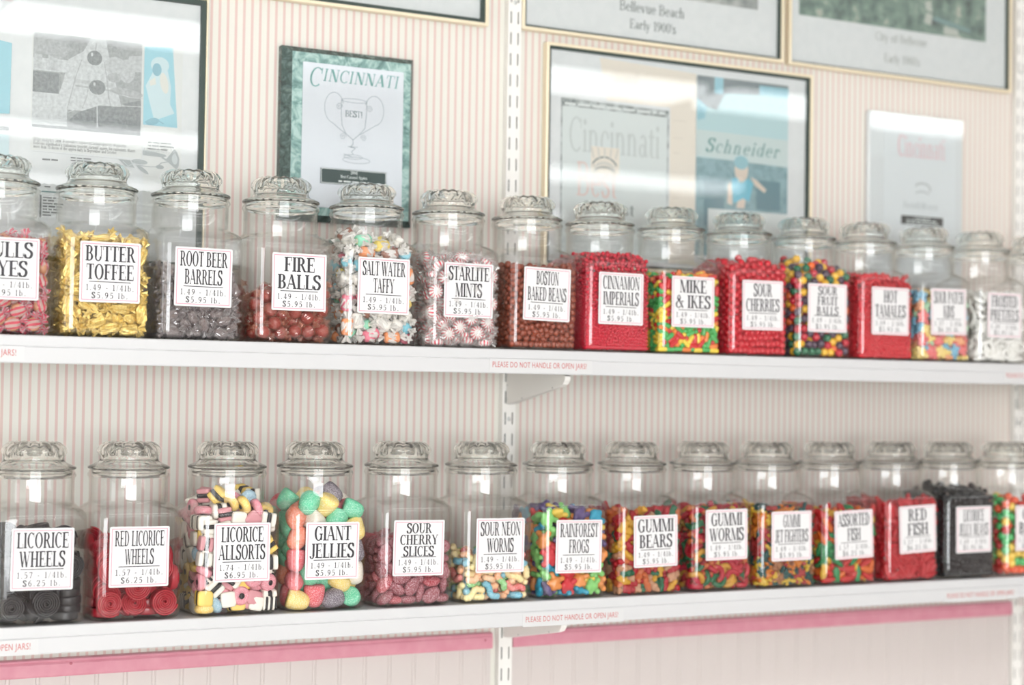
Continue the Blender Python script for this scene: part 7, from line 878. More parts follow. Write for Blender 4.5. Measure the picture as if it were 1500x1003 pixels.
 'U12': (300, 6, [-62,-62,108,0,68,0,-7,-60,163,21,84,32,-54,-60,163,21,4,40,-60,-55,154,4,2,39,-61,-22,132,26,70,22,17,-61,111,13,11,45,-58,-61,78,58,9,0,-57,-61,125,25,8,0,-38,-61,131,29,13,0,-9,-58,147,7,9,74,-50,-61,135,28,75,0,-61,-23,147,77,7,23,-38,-61,106,45,8,0,32,-61,130,9,14,0,-58,-61,62,37,82,0,-57,-33,167,81,6,33,-61,-61,39,45,68,45,-60,58,156,14,82,67,-58,-61,49,68,7,0,-61,1,136,25,11,67,52,-61,139,79,80,0,-25,-61,122,89,85,45,12,-61,133,31,83,45,5,-61,105,60,13,0,-61,-58,10,70,0,22,3,-61,146,67,78,45,-60,-14,157,4,74,65,58,-61,121,86,81,0,-58,-61,98,53,82,0,-27,-61,95,34,5,0,41,-61,94,2,20,0,13,-61,124,45,82,45,-25,-60,145,9,13,58,-50,-61,115,12,2,45,9,-58,163,3,79,38,-61,-54,119,38,0,22,-48,-61,97,83,72,0,-61,-50,131,77,10,23,58,-61,132,76,79,0,33,-61,140,7,82,45,51,-61,107,72,82,0,19,-61,100,46,14,45,-17,-53,166,83,75,52,36,-57,160,87,73,38,-9,-61,103,4,4,45,-39,-61,78,38,80,0,-61,-58,27,14,4,22,6,-61,117,76,82,45,-39,-61,88,10,3,45,44,-61,117,52,8,0,58,-61,103,8,82,0,15,-61,85,6,78,0,61,-59,149,17,11,68,-11,-61,66,39,8,0,5,-61,83,45,68,0,-61,-57,67,82,83,68,-43,-59,150,89,86,47,58,-61,72,1,9,45,37,-61,112,61,8,0,6,-61,94,5,87,45,26,-61,97,60,14,45,57,-61,82,51,83,0,-34,-60,153,75,10,41,-60,6,163,72,7,52,5,-61,62,52,16,0,-50,-61,29,63,80,45,-43,-61,37,43,8,45,-7,-61,87,23,4,45,-18,-61,74,83,81,0,-45,-61,13,60,75,0,14,-61,68,69,13,45,-61,14,120,79,87,68,-36,-61,66,49,68,44,-58,-60,22,77,4,48,-18,-61,61,19,7,0,39,-61,82,64,86,45,-61,33,110,19,69,68,-61,-4,124,8,8,23,-11,-61,94,39,3,45,-61,39,128,72,0,68,-27,-61,111,2,21,45,-60,28,163,72,88,36,-61,-40,123,1,76,23,52,-61,88,2,83,0,-9,-61,36,85,9,45,-61,43,119,23,0,22,-30,-61,38,56,77,0,-61,-45,34,83,11,68,8,-61,48,30,75,0,28,-61,71,18,2,0,59,-61,57,16,78,45,61,-61,26,45,22,45,-61,-45,101,87,14,22,49,-58,165,18,6,54,-50,-61,41,14,82,0,12,-61,40,42,76,0,-3,-61,23,26,0,0,46,-61,48,75,15,0,-23,-61,13,86,75,0,-14,-61,46,77,20,0,-20,-61,42,55,18,0,-61,53,115,81,13,68,-45,-61,58,65,84,45,-61,47,81,57,71,68,-61,-33,141,68,4,23,37,-61,48,30,15,0,-61,-13,110,49,81,68,-61,-35,89,37,8,23,-61,-42,27,74,77,23,-55,-2,165,12,73,41,-61,-27,119,75,85,68,-61,-33,61,20,86,22,-60,50,146,62,78,15,-61,31,134,30,7,68,-61,-45,57,81,80,68,-32,-61,51,20,8,0,38,-61,66,16,81,0,-14,-61,11,6,0,45,21,-61,60,74,73,45,-61,47,136,50,2,23,-62,-26,110,44,9,23,-53,-61,17,60,87,0,-61,-42,84,63,8,22,-61,-28,98,2,82,22,18,-61,18,22,2,45,-61,-46,75,73,73,22,-15,-54,157,22,0,34,-61,1,104,8,8,68,-61,7,113,66,6,22,-17,-61,20,38,8,0,-61,-39,134,46,87,68,-27,-61,25,57,71,0,-61,59,96,52,14,22,-59,15,166,77,1,44,-61,-13,101,4,82,67,32,-61,28,40,76,45,-61,43,103,73,83,23,50,-61,21,43,80,0,-61,15,104,51,81,22,29,-61,41,2,14,45,24,-58,162,1,0,62,20,-61,27,22,76,0,-61,-52,53,73,80,68,-61,50,10,39,0,68,52,-61,11,44,0,45,-13,-59,121,55,12,65,-61,41,68,52,9,68,-61,14,70,67,85,22,-61,7,87,66,8,22,-58,-56,91,80,80,4,-58,-24,158,6,88,50,50,-61,31,80,88,0,-58,39,145,44,78,40,-62,-37,45,74,71,23,6,-62,13,33,72,45,-61,33,90,68,9,68,-61,35,73,34,83,23,-61,47,95,54,81,23,-61,22,95,16,9,23,-61,-20,92,55,7,68,-61,-51,18,22,1,22,-61,-39,67,80,5,67,-57,-58,138,45,3,58,-58,61,145,61,77,0,-61,13,21,63,77,67,-61,-19,72,49,8,22,-61,-3,81,23,22,67,58,-62,17,61,1,0,-61,-38,109,53,71,23,-10,-59,130,82,0,10,-61,7,74,38,6,68,-61,-9,13,69,76,23,-61,8,96,60,82,67,-61,-55,42,32,69,67,-3,-58,139,70,80,18,-61,18,46,68,4,23,-61,-6,23,16,89,22,-61,58,105,78,2,22,-61,11,14,17,76,68,-54,4,152,75,5,34,-61,33,33,22,8,68,-61,18,85,79,21,67,-58,14,156,77,80,64,-44,-58,166,13,88,40,-61,39,50,15,6,67,-32,-58,135,26,2,77,-61,27,78,75,8,67,-61,31,10,35,0,23,-61,28,61,66,7,67,-61,-16,33,81,16,22,-58,23,149,77,6,44,-61,21,65,21,8,67,-61,61,37,45,22,45,-61,23,13,17,79,23,-61,-38,21,60,76,23,-61,-23,24,88,2,68,-61,-30,74,24,76,68,-61,30,54,51,6,67,-61,52,20,10,73,68,-58,10,142,43,0,38,-58,-10,147,49,3,34,-61,-4,50,73,77,23,12,-57,146,3,88,30,-54,-58,84,15,10,22,48,-58,127,9,80,22,-61,-23,14,84,22,66,-45,-58,123,23,82,65,-61,58,47,15,80,22,-61,61,14,0,22,0,-61,43,61,62,11,67,-61,61,81,0,22,0,-52,-58,146,21,0,57,-32,-61,17,81,5,0,-56,-17,167,87,21,36,-61,52,51,85,11,68,-61,0,67,1,82,67,-61,51,38,21,5,23,-61,-13,46,19,21,23,41,-57,153,66,85,16,-59,-46,140,1,1,55,-61,14,36,31,11,67,-59,36,159,82,7,63,-56,-33,156,17,1,60,-57,-49,164,12,89,51,-60,-46,148,74,88,55,-24,-58,101,48,3,31,-12,-59,139,0,89,57,-28,-58,88,20,9,70,-61,3,13,4,14,22,-61,51,59,23,80,22,30,-58,120,61,89,12,-61,47,29,78,11,68,-61,-16,14,80,73,23,-2,-58,81,74,85,13,-36,-58,121,6,85,16,2,-58,127,62,84,64,-42,-58,95,30,5,30,-61,-28,46,29,78,22,-61,32,43,66,9,23,-61,21,27,17,2,22,24,-58,138,54,1,59,-27,-51,165,13,77,61,-48,-59,78,14,11,23,29,-58,86,39,89,13,-5,-57,122,26,86,65,-59,15,127,17,1,79,28,-58,106,46,80,67,-58,-14,139,3,88,83,19,-58,81,67,6,73,-28,-53,144,79,85,10,-58,-55,72,89,83,44,-33,-58,113,71,86,16,-21,-58,128,51,7,18,-58,-19,86,25,0,83,42,-58,61,70,82,19,-61,-39,10,8,0,22,55,-51,153,19,6,16,45,-58,143,34,1,59,-58,-32,102,67,7,86,-58,-50,90,61,79,42,-58,-17,122,89,0,83,25,-58,127,19,0,59,-17,-59,84,24,82,60,-61,-44,10,83,0,22,48,-58,72,41,9,21,61,-58,112,30,7,22,42,-58,134,31,79,21,-11,-58,107,65,83,64,-28,-58,73,0,83,61,-5,-58,30,35,89,75,-58,-55,107,1,86,41,-21,-58,78,83,7,17,-58,51,90,37,1,34,39,-61,11,33,0,45,-58,58,132,32,88,81,-58,24,114,18,82,89,-58,13,135,44,6,50,-54,-58,53,0,82,65,-49,-58,68,9,10,21,-61,37,13,4,10,23,-7,-58,114,57,0,32,53,-58,51,16,5,72,51,-58,96,48,0,13,-6,-58,54,57,2,15,-58,6,131,82,10,48,3,-58,51,85,88,60,-58,29,139,13,6,5,-1,-58,74,33,5,74,50,-58,63,47,5,16,-58,-45,109,16,8,3,31,-58,94,1,6,74,7,-58,73,8,4,74,59,-52,167,14,8,46,61,-58,98,74,9,67,-6,-58,10,11,0,28,-24,-58,54,63,1,31,61,-58,65,49,85,68,24,-58,25,76,2,76,17,-51,151,9,87,72,-42,-58,63,34,7,18,57,-48,132,85,80,0,53,41,164,40,74,31,-58,53,124,1,81,46,31,-58,10,9,0,21,45,3,161,83,0,20,-34,-58,43,32,83,63,33,-48,78,78,20,0,-26,-51,122,21,10,68,27,-51,150,51,1,33,59,-48,104,53,13,45,30,-58,20,38,81,24,-58,40,18,77,83,47,61,29,161,19,0,22,-51,-30,114,28,6,89,61,17,164,43,76,23,-3,-54,95,26,20,31,-54,4,23,8,0,45,-13,33,161,85,0,76,-51,-30,146,76,6,56,38,-48,159,5,8,49,55,29,167,80,87,70,-39,-58,24,35,3,61,13,-52,139,44,88,24,52,23,161,89,0,75,61,49,160,8,0,68,-58,21,54,61,88,6,-18,-51,142,39,6,26,27,-58,48,63,81,68,59,-48,10,50,0,45,-16,-58,26,51,2,33,-51,-34,10,76,0,53,5,-58,32,89,81,22,-51,27,10,78,0,7,-38,-58,32,25,5,62,-18,-50,133,19,4,34,11,-55,105,30,14,86,-33,-58,27,29,2,63,-58,53,82,33,1,39,-58,46,20,21,10,44,-32,-48,73,85,84,0,-57,-6,26,8,81,48,-3,58,162,63,4,17,-28,20,161,44,0,16,29,-46,161,8,89,16,-12,-51,10,11,0,15,17,18,161,61,0,29,41,-48,13,28,74,45,-6,-51,82,17,85,60,60,43,168,5,87,24,34,-57,37,5,1,74,-36,-25,161,68,0,48,-48,37,14,38,75,23,3,-54,66,87,4,1,-6,-10,161,28,0,85,24,57,167,31,84,3,44,60,168,15,3,5,-40,-51,127,62,10,22,-48,53,13,48,15,67,-18,-41,161,48,0,24,-58,25,101,57,9,87,-58,31,95,22,10,87,23,-47,13,28,16,0,-58,-51,100,41,89,57,-25,61,161,71,0,0,57,61,161,62,0,0,-9,-44,161,9,89,22,-12,61,164,31,75,45,-25,5,160,56,0,23,-4,-51,111,28,81,25,8,-4,161,44,0,53,15,-58,56,37,7,20,-50,56,151,63,78,27,-58,-20,51,86,87,40,61,-6,161,71,0,68,-19,-27,160,12,0,40,-58,-18,78,72,1,39,-58,5,31,29,10,46,25,-30,161,71,0,29,-7,-49,145,54,81,88,-49,-53,10,15,0,62,-53,46,154,20,2,2,-28,-48,14,32,72,45,-58,10,40,13,84,49,32,50,162,83,85,23,-38,10,160,88,0,42,-52,-37,119,11,7,89,-58,61,69,73,83,0,51,-51,105,46,2,78,-40,-51,115,38,84,23,23,24,163,10,8,75,61,-58,39,87,8,68,-58,-12,82,75,87,83,-46,28,159,38,82,8,40,-17,168,62,88,59,61,-51,116,51,84,68,40,-51,123,4,81,68,23,37,164,56,13,74,-48,-51,136,0,11,71,-58,24,33,15,88,53,17,-57,37,35,89,28,23,-18,161,29,0,0,61,-54,76,36,22,68,53,-48,158,49,85,0,14,-34,160,10,0,47,-58,-3,10,28,0,11,-58,3,80,41,84,40,47,-51,98,74,87,59,-58,26,38,85,88,80,-58,-31,27,87,10,87,-56,-29,126,69,8,19,-8,-58,44,52,9,26,46,-48,146,29,14,41,47,-58,56,41,2,31,-58,3,58,7,5,37,-55,50,139,76,8,72,11,28,164,60,14,46,-48,-40,130,28,72,67,-9,-58,70,46,8,26,-58,-26,10,79,0,54,-58,61,121,78,10,0,32,0,161,23,0,52,41,-58,39,18,7,73,31,17,161,42,0,58,12,-23,163,69,9,68,-58,-51,79,48,80,51,-8,45,160,23,0,49,-58,54,27,69,86,39,-58,-22,33,70,7,46,-51,23,142,15,87,52,-58,61,110,17,8,0,-18,2,160,24,0,23,-58,57,77,63,9,51,20,-58,51,51,4,60,-46,39,160,27,79,11,-58,23,21,46,89,9,7,7,164,53,76,45,45,58,160,46,0,77,54,-51,145,32,6,27,-8,4,160,73,0,56,-44,-52,107,18,2,60,32,-51,133,31,88,32,-51,-24,130,75,81,53,42,51,164,17,76,89,-58,-41,72,86,83,41,-3,35,161,67,0,34,-20,-48,14,55,74,0,-37,-51,102,44,1,15,25,-58,62,20,7,29,6,-51,114,24,89,57,-51,-3,137,75,0,36,21,-55,145,28,85,75,-58,-26,79,27,11,86,-12,-51,100,56,8,70,-58,-31,14,33,12,2,-58,11,55,89,0,83,-48,11,151,89,81,23,-40,-51,139,19,82,64,55,-58,39,19,81,68,-58,61,60,86,7,45,-55,-47,114,50,85,21,-58,2,48,88,11,46,17,-51,115,30,0,57,-38,-58,10,86,0,60,-58,-8,72,87,84,49,45,-33,161,10,0,67,36,-58,103,73,6,20,-58,-14,57,46,9,3,-19,-58,33,43,9,65,-58,-3,10,45,0,79,-23,-51,87,61,80,25,45,-58,25,52,88,15,2,-58,10,14,0,17,-41,-58,51,56,82,20,61,-37,160,53,0,68,6,57,161,40,0,17,-56,-58,10,65,0,72,0,-58,37,71,2,31,5,-54,100,41,76,42,-58,4,39,36,82,1,-48,-32,10,55,0,23,43,33,161,76,0,52,-16,14,161,62,0,82,26,-58,13,25,9,64,2,-47,159,64,10,51,-31,-58,58,40,89,76,-12,-51,37,18,3,72,-4,-51,10,55,0,73,-37,-54,47,69,81,1,-37,0,161,65,0,84,31,-48,117,19,10,0,35,-29,161,26,0,72,-58,37,82,53,8,87,53,-3,161,79,0,22,-22,-58,110,0,87,76,-58,-7,115,64,82,49,-58,-19,42,33,7,3,61,-58,11,48,0,23,-58,44,44,61,89,7,-58,23,82,78,7,87,21,-51,123,41,9,69,32,32,163,6,9,64,57,8,161,11,0,37,-31,-58,11,30,0,60,16,-58,30,39,0,59,-1,0,160,19,0,56,15,58,160,49,0,62,-35,-51,146,23,9,18,-26,-52,137,43,2,75,1,-58,43,44,87,62,5,-50,136,31,78,70,12,-58,23,83,0,14,-42,61,161,32,0,1,-58,31,25,35,8,44,-19,-51,118,87,89,27,-58,-12,65,45,0,38,-58,24,124,21,87,81,25,-10,160,45,0,0,18,44,160,81,0,66,37,-48,128,88,82,0,28,-58,79,70,5,74,-55,-43,132,53,86,69,-42,-51,69,63,83,67,-58,22,135,7,5,5,-50,38,148,41,84,54,-59,42,36,3,81,85,54,-51,121,42,83,70,-31,51,161,82,0,82,-52,15,146,10,9,1,-58,-25,66,22,2,36,-7,22,161,71,0,51,-58,9,62,8,2,39,-41,-13,160,34,0,26,-13,-19,160,89,0,4,-37,-48,14,61,22,87,-51,-16,132,52,4,50,-33,34,161,33,0,78,48,-47,13,86,17,0,-39,-35,161,60,0,50,37,-58,18,86,2,29,-45,51,160,18,88,82,-54,-53,124,27,17,2,37,-52,146,85,83,19,9,-14,161,11,0,52,61,-51,142,58,84,22,-52,-2,146,87,89,85,29,-48,14,81,72,45,-59,59,23,63,7,78,37,13,165,84,15,78,-51,32,121,22,85,4,60,-22,160,42,0,29,3,-28,161,75,0,18,6,-52,153,23,1,16,7,18,160,72,0,81,-58,-2,35,21,9,44,-58,-26,57,55,89,81,-15,52,160,27,0,45,-58,-34,33,16,80,44,20,-51,100,75,85,29,-4,-58,60,44,87,30,42,42,161,57,0,6,-58,-26,40,13,10,46,13,-55,73,31,70,69,-51,47,145,42,5,4,-58,-6,41,44,88,80,21,-58,44,82,2,73,-58,9,48,19,84,49,-31,-51,129,9,2,75,-58,43,112,73,3,56,18,-42,161,2,0,2,-23,-55,14,9,15,89,11,-58,10,14,0,29,-22,-9,161,75,0,81,30,-58,55,36,7,23,-55,52,10,15,0,22,21,0,163,87,77,18,-3,-58,20,72,79,21,17,-51,108,51,88,32,5,-55,132,86,4,0,61,-51,126,10,81,68,50,-19,160,22,0,70,-38,-51,93,22,85,77,39,-57,11,65,0,69,13,34,160,44,0,36,35,-48,14,49,17,0,49,-58,35,77,82,69,-58,-11,35,11,0,83,-52,-52,32,86,0,8,61,-58,47,15,84,22,44,19,161,17,0,75,39,-18,161,16,0,37,40,-58,32,5,6,63,-51,-8,131,2,8,3,-39,22,161,52,0,8,46,25,168,2,0,29,54,52,163,64,79,19,-30,-13,161,49,0,35,-51,-46,125,89,84,84,5,-48,123,58,79,0,40,-8,160,70,0,39,53,-36,160,56,0,22,16,-51,90,46,80,68,-47,-58,54,4,81,21,-31,-58,67,30,0,32,-54,-51,25,24,5,34,-58,-1,109,36,2,8,39,-58,75,31,0,15,-51,-13,125,49,1,84,-25,-58,37,88,7,67,-20,29,160,42,0,76,-51,29,147,65,5,45,6,44,161,52,0,8,-51,38,10,51,0,53,-32,-51,81,79,1,31,31,3,168,55,5,28,21,6,160,11,0,47,-51,7,121,34,7,4,-47,-46,13,38,14,28,30,61,161,66,0,0,41,-51,108,36,85,27,-24,42,161,83,0,52,-58,-41,48,22,86,7,-58,38,26,69,83,47,-58,53,67,20,6,4,-27,-37,160,66,0,63,25,47,160,77,0,22,-51,-20,148,28,7,7,-58,-9,52,76,80,46,-1,14,160,16,0,83,-58,-4,95,7,86,85,23,-51,72,48,7,16,-58,-51,43,26,88,80,-51,0,126,84,82,48,-48,-34,140,76,88,68,-58,-11,91,22,87,85,-58,-31,52,74,10,2,-58,-5,61,45,2,37,21,-58,11,47,0,61,-6,-28,160,72,0,62,45,-40,146,88,17,35,-48,-43,155,85,5,32,-52,-11,157,3,89,64,-35,-55,164,3,89,59,-27,-54,156,69,6,47,-48,-54,158,83,2,31,-48,-43,165,1,7,59,-52,10,164,13,12,50,-52,32,166,4,80,39,-36,-46,158,89,3,67,-52,22,166,81,77,60,-58,43,164,75,5,60,-16,-40,149,70,15,26,0,-54,166,11,76,59,-47,-20,166,15,79,50,-56,55,163,83,8,32,-38,-40,151,73,83,40,-49,-9,166,25,85,23,-47,-27,157,25,74,32,-40,18,13,6,78,51,3,-38,167,9,83,32,-43,-46,146,71,10,49,-4,-40,153,86,11,37,31,55,154,67,75,60,13,-51,165,75,9,50,10,-41,148,80,85,51,40,-25,154,85,73,39,-40,-17,151,72,85,47,-33,44,166,12,89,29]),
 'U13': (186, 6, [-53,-59,91,22,1,86,-54,-60,44,69,10,0,-56,-55,19,77,76,68,-5,-60,91,64,71,46,16,-60,116,20,77,0,-7,-60,22,24,17,45,-32,-60,23,71,74,86,-59,22,133,25,10,24,42,-60,64,18,72,50,-11,-59,126,58,74,10,19,-60,63,68,16,89,-58,-52,113,58,78,75,-60,-24,92,25,85,23,-59,52,120,4,19,48,52,-59,97,49,19,73,-60,53,17,43,19,87,-60,53,65,68,12,66,-60,8,74,27,16,73,-59,2,103,69,7,24,53,-56,123,58,80,6,-60,26,99,8,19,53,-13,-60,43,61,74,52,-60,22,25,68,2,70,29,-60,25,69,6,0,-45,-59,64,19,8,41,-58,-44,130,17,15,58,-59,-36,78,24,83,17,-59,-53,70,29,75,14,-60,52,90,34,18,79,28,-59,98,71,86,40,-57,-25,120,87,14,87,-59,16,43,6,17,7,-59,28,79,32,17,33,-58,-32,61,13,77,78,-48,-50,131,15,18,15,44,-58,47,77,11,53,-59,31,63,87,17,42,51,-57,28,15,79,7,-59,46,48,61,10,62,-31,-53,125,37,1,25,-55,-10,22,88,8,0,-53,8,140,46,76,35,52,-54,11,1,0,56,-53,-25,139,86,89,12,-23,-55,68,36,86,80,-54,-13,12,46,4,1,-37,-54,99,64,80,78,-46,-53,108,21,12,71,-55,-41,39,57,2,59,-53,-8,58,89,12,11,10,-54,49,54,85,78,-54,14,123,42,15,38,-21,-54,80,52,3,25,6,-51,134,87,8,39,-35,-55,45,57,84,45,16,-54,11,44,0,78,60,-53,44,23,89,20,-53,-15,108,50,86,23,-53,10,13,44,4,23,-57,44,26,29,89,62,-55,-44,52,84,79,3,47,-54,84,31,89,37,-54,-14,72,85,6,87,-21,-53,116,88,2,67,14,-53,82,27,78,16,-19,-54,56,57,86,62,-53,53,138,42,86,0,-54,-41,23,36,0,0,21,-54,47,13,3,71,-2,-52,73,0,82,89,-54,-44,12,89,86,0,-52,-42,97,46,11,74,-29,-44,138,43,1,34,33,-53,89,12,5,76,-20,-50,104,3,3,52,-53,-9,128,45,86,1,35,-53,112,35,82,11,6,-53,35,2,80,13,-51,-25,49,40,80,25,8,-54,22,88,5,55,-24,-50,11,44,0,53,60,-52,68,15,16,60,-54,-24,35,35,4,56,9,-54,95,75,1,17,-23,-52,92,45,8,31,33,-52,124,6,10,43,-53,-13,48,76,7,89,-51,53,102,45,88,26,21,-48,132,80,89,14,0,-48,62,5,78,83,4,-46,113,25,88,21,-51,1,38,89,80,23,-52,-6,83,58,6,25,-52,6,53,4,13,74,-51,-28,20,65,5,43,-46,-51,33,21,83,71,-52,6,25,42,6,5,-51,33,133,26,74,35,4,-50,55,40,74,0,37,-39,134,60,88,70,-32,-53,31,81,8,8,-47,-50,76,7,75,50,-51,60,31,34,20,58,31,-50,41,51,89,4,-38,-47,14,48,81,83,17,3,142,80,3,65,34,-48,16,10,0,77,-48,25,113,41,80,30,-38,-51,59,59,77,46,-49,-15,30,5,81,16,-44,48,12,45,3,22,-46,37,112,59,4,86,-46,52,112,39,3,46,-47,28,13,47,85,62,-16,-52,19,32,4,48,-50,38,46,56,79,74,52,-49,103,80,83,86,4,-43,18,62,9,0,-45,3,121,86,81,1,-51,13,96,64,85,63,57,-44,19,65,21,25,25,-50,66,14,84,51,15,-42,111,35,86,20,32,-43,73,38,14,18,-8,10,137,15,4,47,-23,40,11,45,2,33,-50,48,70,18,82,28,19,-46,33,87,4,56,47,-40,113,14,81,73,-8,-42,113,23,80,29,59,-22,131,30,16,76,-40,28,91,83,0,61,-9,22,11,44,0,40,-35,15,11,44,89,28,-7,-12,11,45,0,54,48,52,11,44,1,1,-41,51,123,36,4,72,24,6,11,1,0,50,-51,26,59,50,14,49,36,-35,12,0,88,20,-10,-47,44,3,81,85,-46,39,33,12,0,62,-9,-32,130,41,0,4,-31,-24,17,32,0,43,51,31,13,47,83,23,27,35,12,0,88,42,-41,5,110,12,89,61,25,-41,101,39,7,51,51,-12,11,0,88,9,-38,-22,108,84,5,65,44,-48,65,31,0,7,-43,-36,116,40,81,43,-47,24,27,8,84,69,-45,-11,92,89,13,5,-44,-26,90,11,77,42,37,-19,17,44,75,25,36,13,14,45,83,47,0,-46,95,14,72,16,-27,-37,105,3,78,78,-14,10,15,1,82,21,12,-35,13,46,6,36,59,-41,117,22,7,24,-1,37,16,81,84,71,35,54,18,76,80,19,-40,-11,19,80,69,13,-11,-37,82,42,89,62,-48,11,78,38,14,40,-43,51,91,47,87,44,-47,-35,79,4,17,9,-38,-6,139,88,2,43,-10,-18,136,44,88,66,-23,43,139,42,89,2,15,54,11,44,88,35,-22,-10,15,51,84,80,52,3,16,10,0,28,21,-18,14,0,8,17,1,-30,122,48,86,66,3,43,134,64,14,18,-36,-15,119,35,88,77,-48,33,82,27,1,62,-41,-37,58,50,72,53,-9,24,136,33,80,49,-29,-45,43,67,7,42,51,-29,19,72,70,56,-38,-30,131,84,1,44,49,-45,26,21,5,56]),
 'U14': (162, 6, [-61,-49,40,68,72,68,-61,-19,128,22,1,68,-61,-40,92,22,16,22,48,-61,107,22,11,0,-61,39,30,67,78,23,-61,27,85,68,22,22,-34,-61,30,22,22,0,-29,-61,82,68,7,45,-61,-6,44,68,9,22,49,-61,39,67,86,45,-48,-51,131,37,88,43,21,-59,28,66,11,46,-49,-54,106,53,79,12,-56,41,123,38,21,33,-8,-54,134,8,76,18,-58,20,23,20,15,61,-57,-50,79,72,85,18,-19,-57,102,73,6,0,-48,-51,120,52,84,9,31,-50,139,86,78,11,-51,-49,11,0,0,53,-34,-51,138,9,87,14,6,-54,131,60,3,41,-56,-41,31,73,81,24,-51,-50,70,53,75,78,-55,-6,86,20,2,30,-43,-56,34,24,85,6,14,-55,67,6,75,59,43,-52,89,31,80,33,-43,-55,79,72,86,38,-17,-50,112,65,88,45,5,-55,82,31,86,86,-51,48,111,34,0,30,51,-51,79,38,79,20,-54,-16,46,68,88,14,7,-47,125,78,74,16,-52,-16,76,62,88,12,-49,5,129,37,0,39,-53,49,70,16,79,16,-49,24,113,74,2,89,31,-49,120,46,8,37,34,-49,84,10,0,72,-50,9,109,2,6,41,-51,-7,11,45,0,7,-47,-40,116,15,4,86,10,-50,103,40,4,16,-49,15,61,6,88,32,-50,49,125,7,88,83,27,-50,50,46,87,87,-50,50,11,45,0,29,-42,-6,137,7,7,64,-38,33,137,43,10,46,-5,-50,86,6,85,5,-47,61,75,68,83,0,-23,-50,19,11,89,75,37,-49,11,0,0,62,-13,-49,62,67,84,65,24,-50,63,43,1,51,6,-49,69,42,89,26,-49,49,48,8,88,40,-49,-14,84,14,5,79,-9,-49,11,45,0,26,-50,14,45,47,9,6,-2,-50,55,89,9,83,-54,5,72,71,89,14,11,-51,22,10,16,0,30,-52,27,8,8,78,-49,-4,22,47,4,5,-29,-49,57,22,85,26,25,-44,110,18,15,23,-46,-41,58,85,12,50,-53,-11,25,11,1,64,-50,50,97,86,6,50,-49,-45,46,74,4,16,-50,55,22,53,75,8,48,-49,36,89,10,6,-4,-49,28,67,77,23,46,-45,108,39,4,43,-12,-48,43,35,4,25,-48,31,46,36,88,74,-30,-51,70,59,71,11,-13,-49,25,67,85,25,12,-47,57,5,89,10,-47,55,64,5,16,30,-34,-49,33,88,7,84,-48,-13,94,52,15,87,-46,40,30,12,87,86,43,-47,129,74,1,46,48,-48,11,45,0,34,52,-43,64,58,3,75,-47,-3,44,46,1,64,-44,-38,87,52,75,51,-46,30,79,4,10,13,51,-45,73,8,11,66,20,-48,23,1,7,17,-44,8,115,71,12,51,-39,2,139,50,83,26,-42,-35,20,49,85,86,-42,-1,64,42,6,77,19,-42,36,42,5,82,-39,-19,113,39,2,0,49,-43,24,41,5,61,29,-42,133,84,85,74,-39,-18,11,45,0,86,-42,37,40,83,11,15,-42,13,73,48,6,32,9,25,138,18,0,28,-45,11,91,84,86,57,8,33,142,44,78,20,54,-45,46,43,14,43,-53,4,22,67,73,25,8,-32,133,33,4,62,10,-45,88,51,83,60,36,20,136,18,82,48,-38,14,120,46,6,43,-35,25,11,0,0,83,-44,20,88,45,75,79,-37,-46,19,55,89,35,-49,45,36,55,69,83,39,-41,107,1,5,20,33,16,11,45,0,67,-33,37,65,5,9,67,49,-8,11,0,0,44,-38,34,77,66,12,0,25,-42,50,35,7,35,46,-39,89,0,80,4,-17,4,11,45,0,9,2,49,11,0,0,50,-40,-26,99,85,78,46,4,-28,112,49,84,23,-21,-34,49,19,86,68,-36,-19,131,38,13,25,-39,50,107,85,4,49,-41,-22,44,58,81,16,16,-25,11,0,0,36,-14,49,11,45,0,27,-38,-37,57,51,78,5,-34,-36,93,31,76,71,-42,-29,105,11,2,45,10,-35,102,23,15,27,18,48,11,45,0,50,9,-12,11,45,0,25,47,21,11,45,0,89,-39,19,20,56,6,35,-21,52,122,33,0,45,53,-30,60,39,79,11,49,50,11,45,0,49,-10,-39,16,51,4,38,-44,-34,38,13,0,75,49,-19,11,0,0,39,-42,15,27,77,83,65,-6,18,18,80,3,76,32,-6,134,65,6,77,-41,8,25,77,89,20,3,-35,35,68,81,19,-30,-13,64,74,5,59,-13,-36,36,60,77,32,13,-27,109,72,86,48,-39,6,62,44,9,41,48,-37,11,0,0,17,19,-14,11,45,0,75,-6,-5,133,82,89,79]),
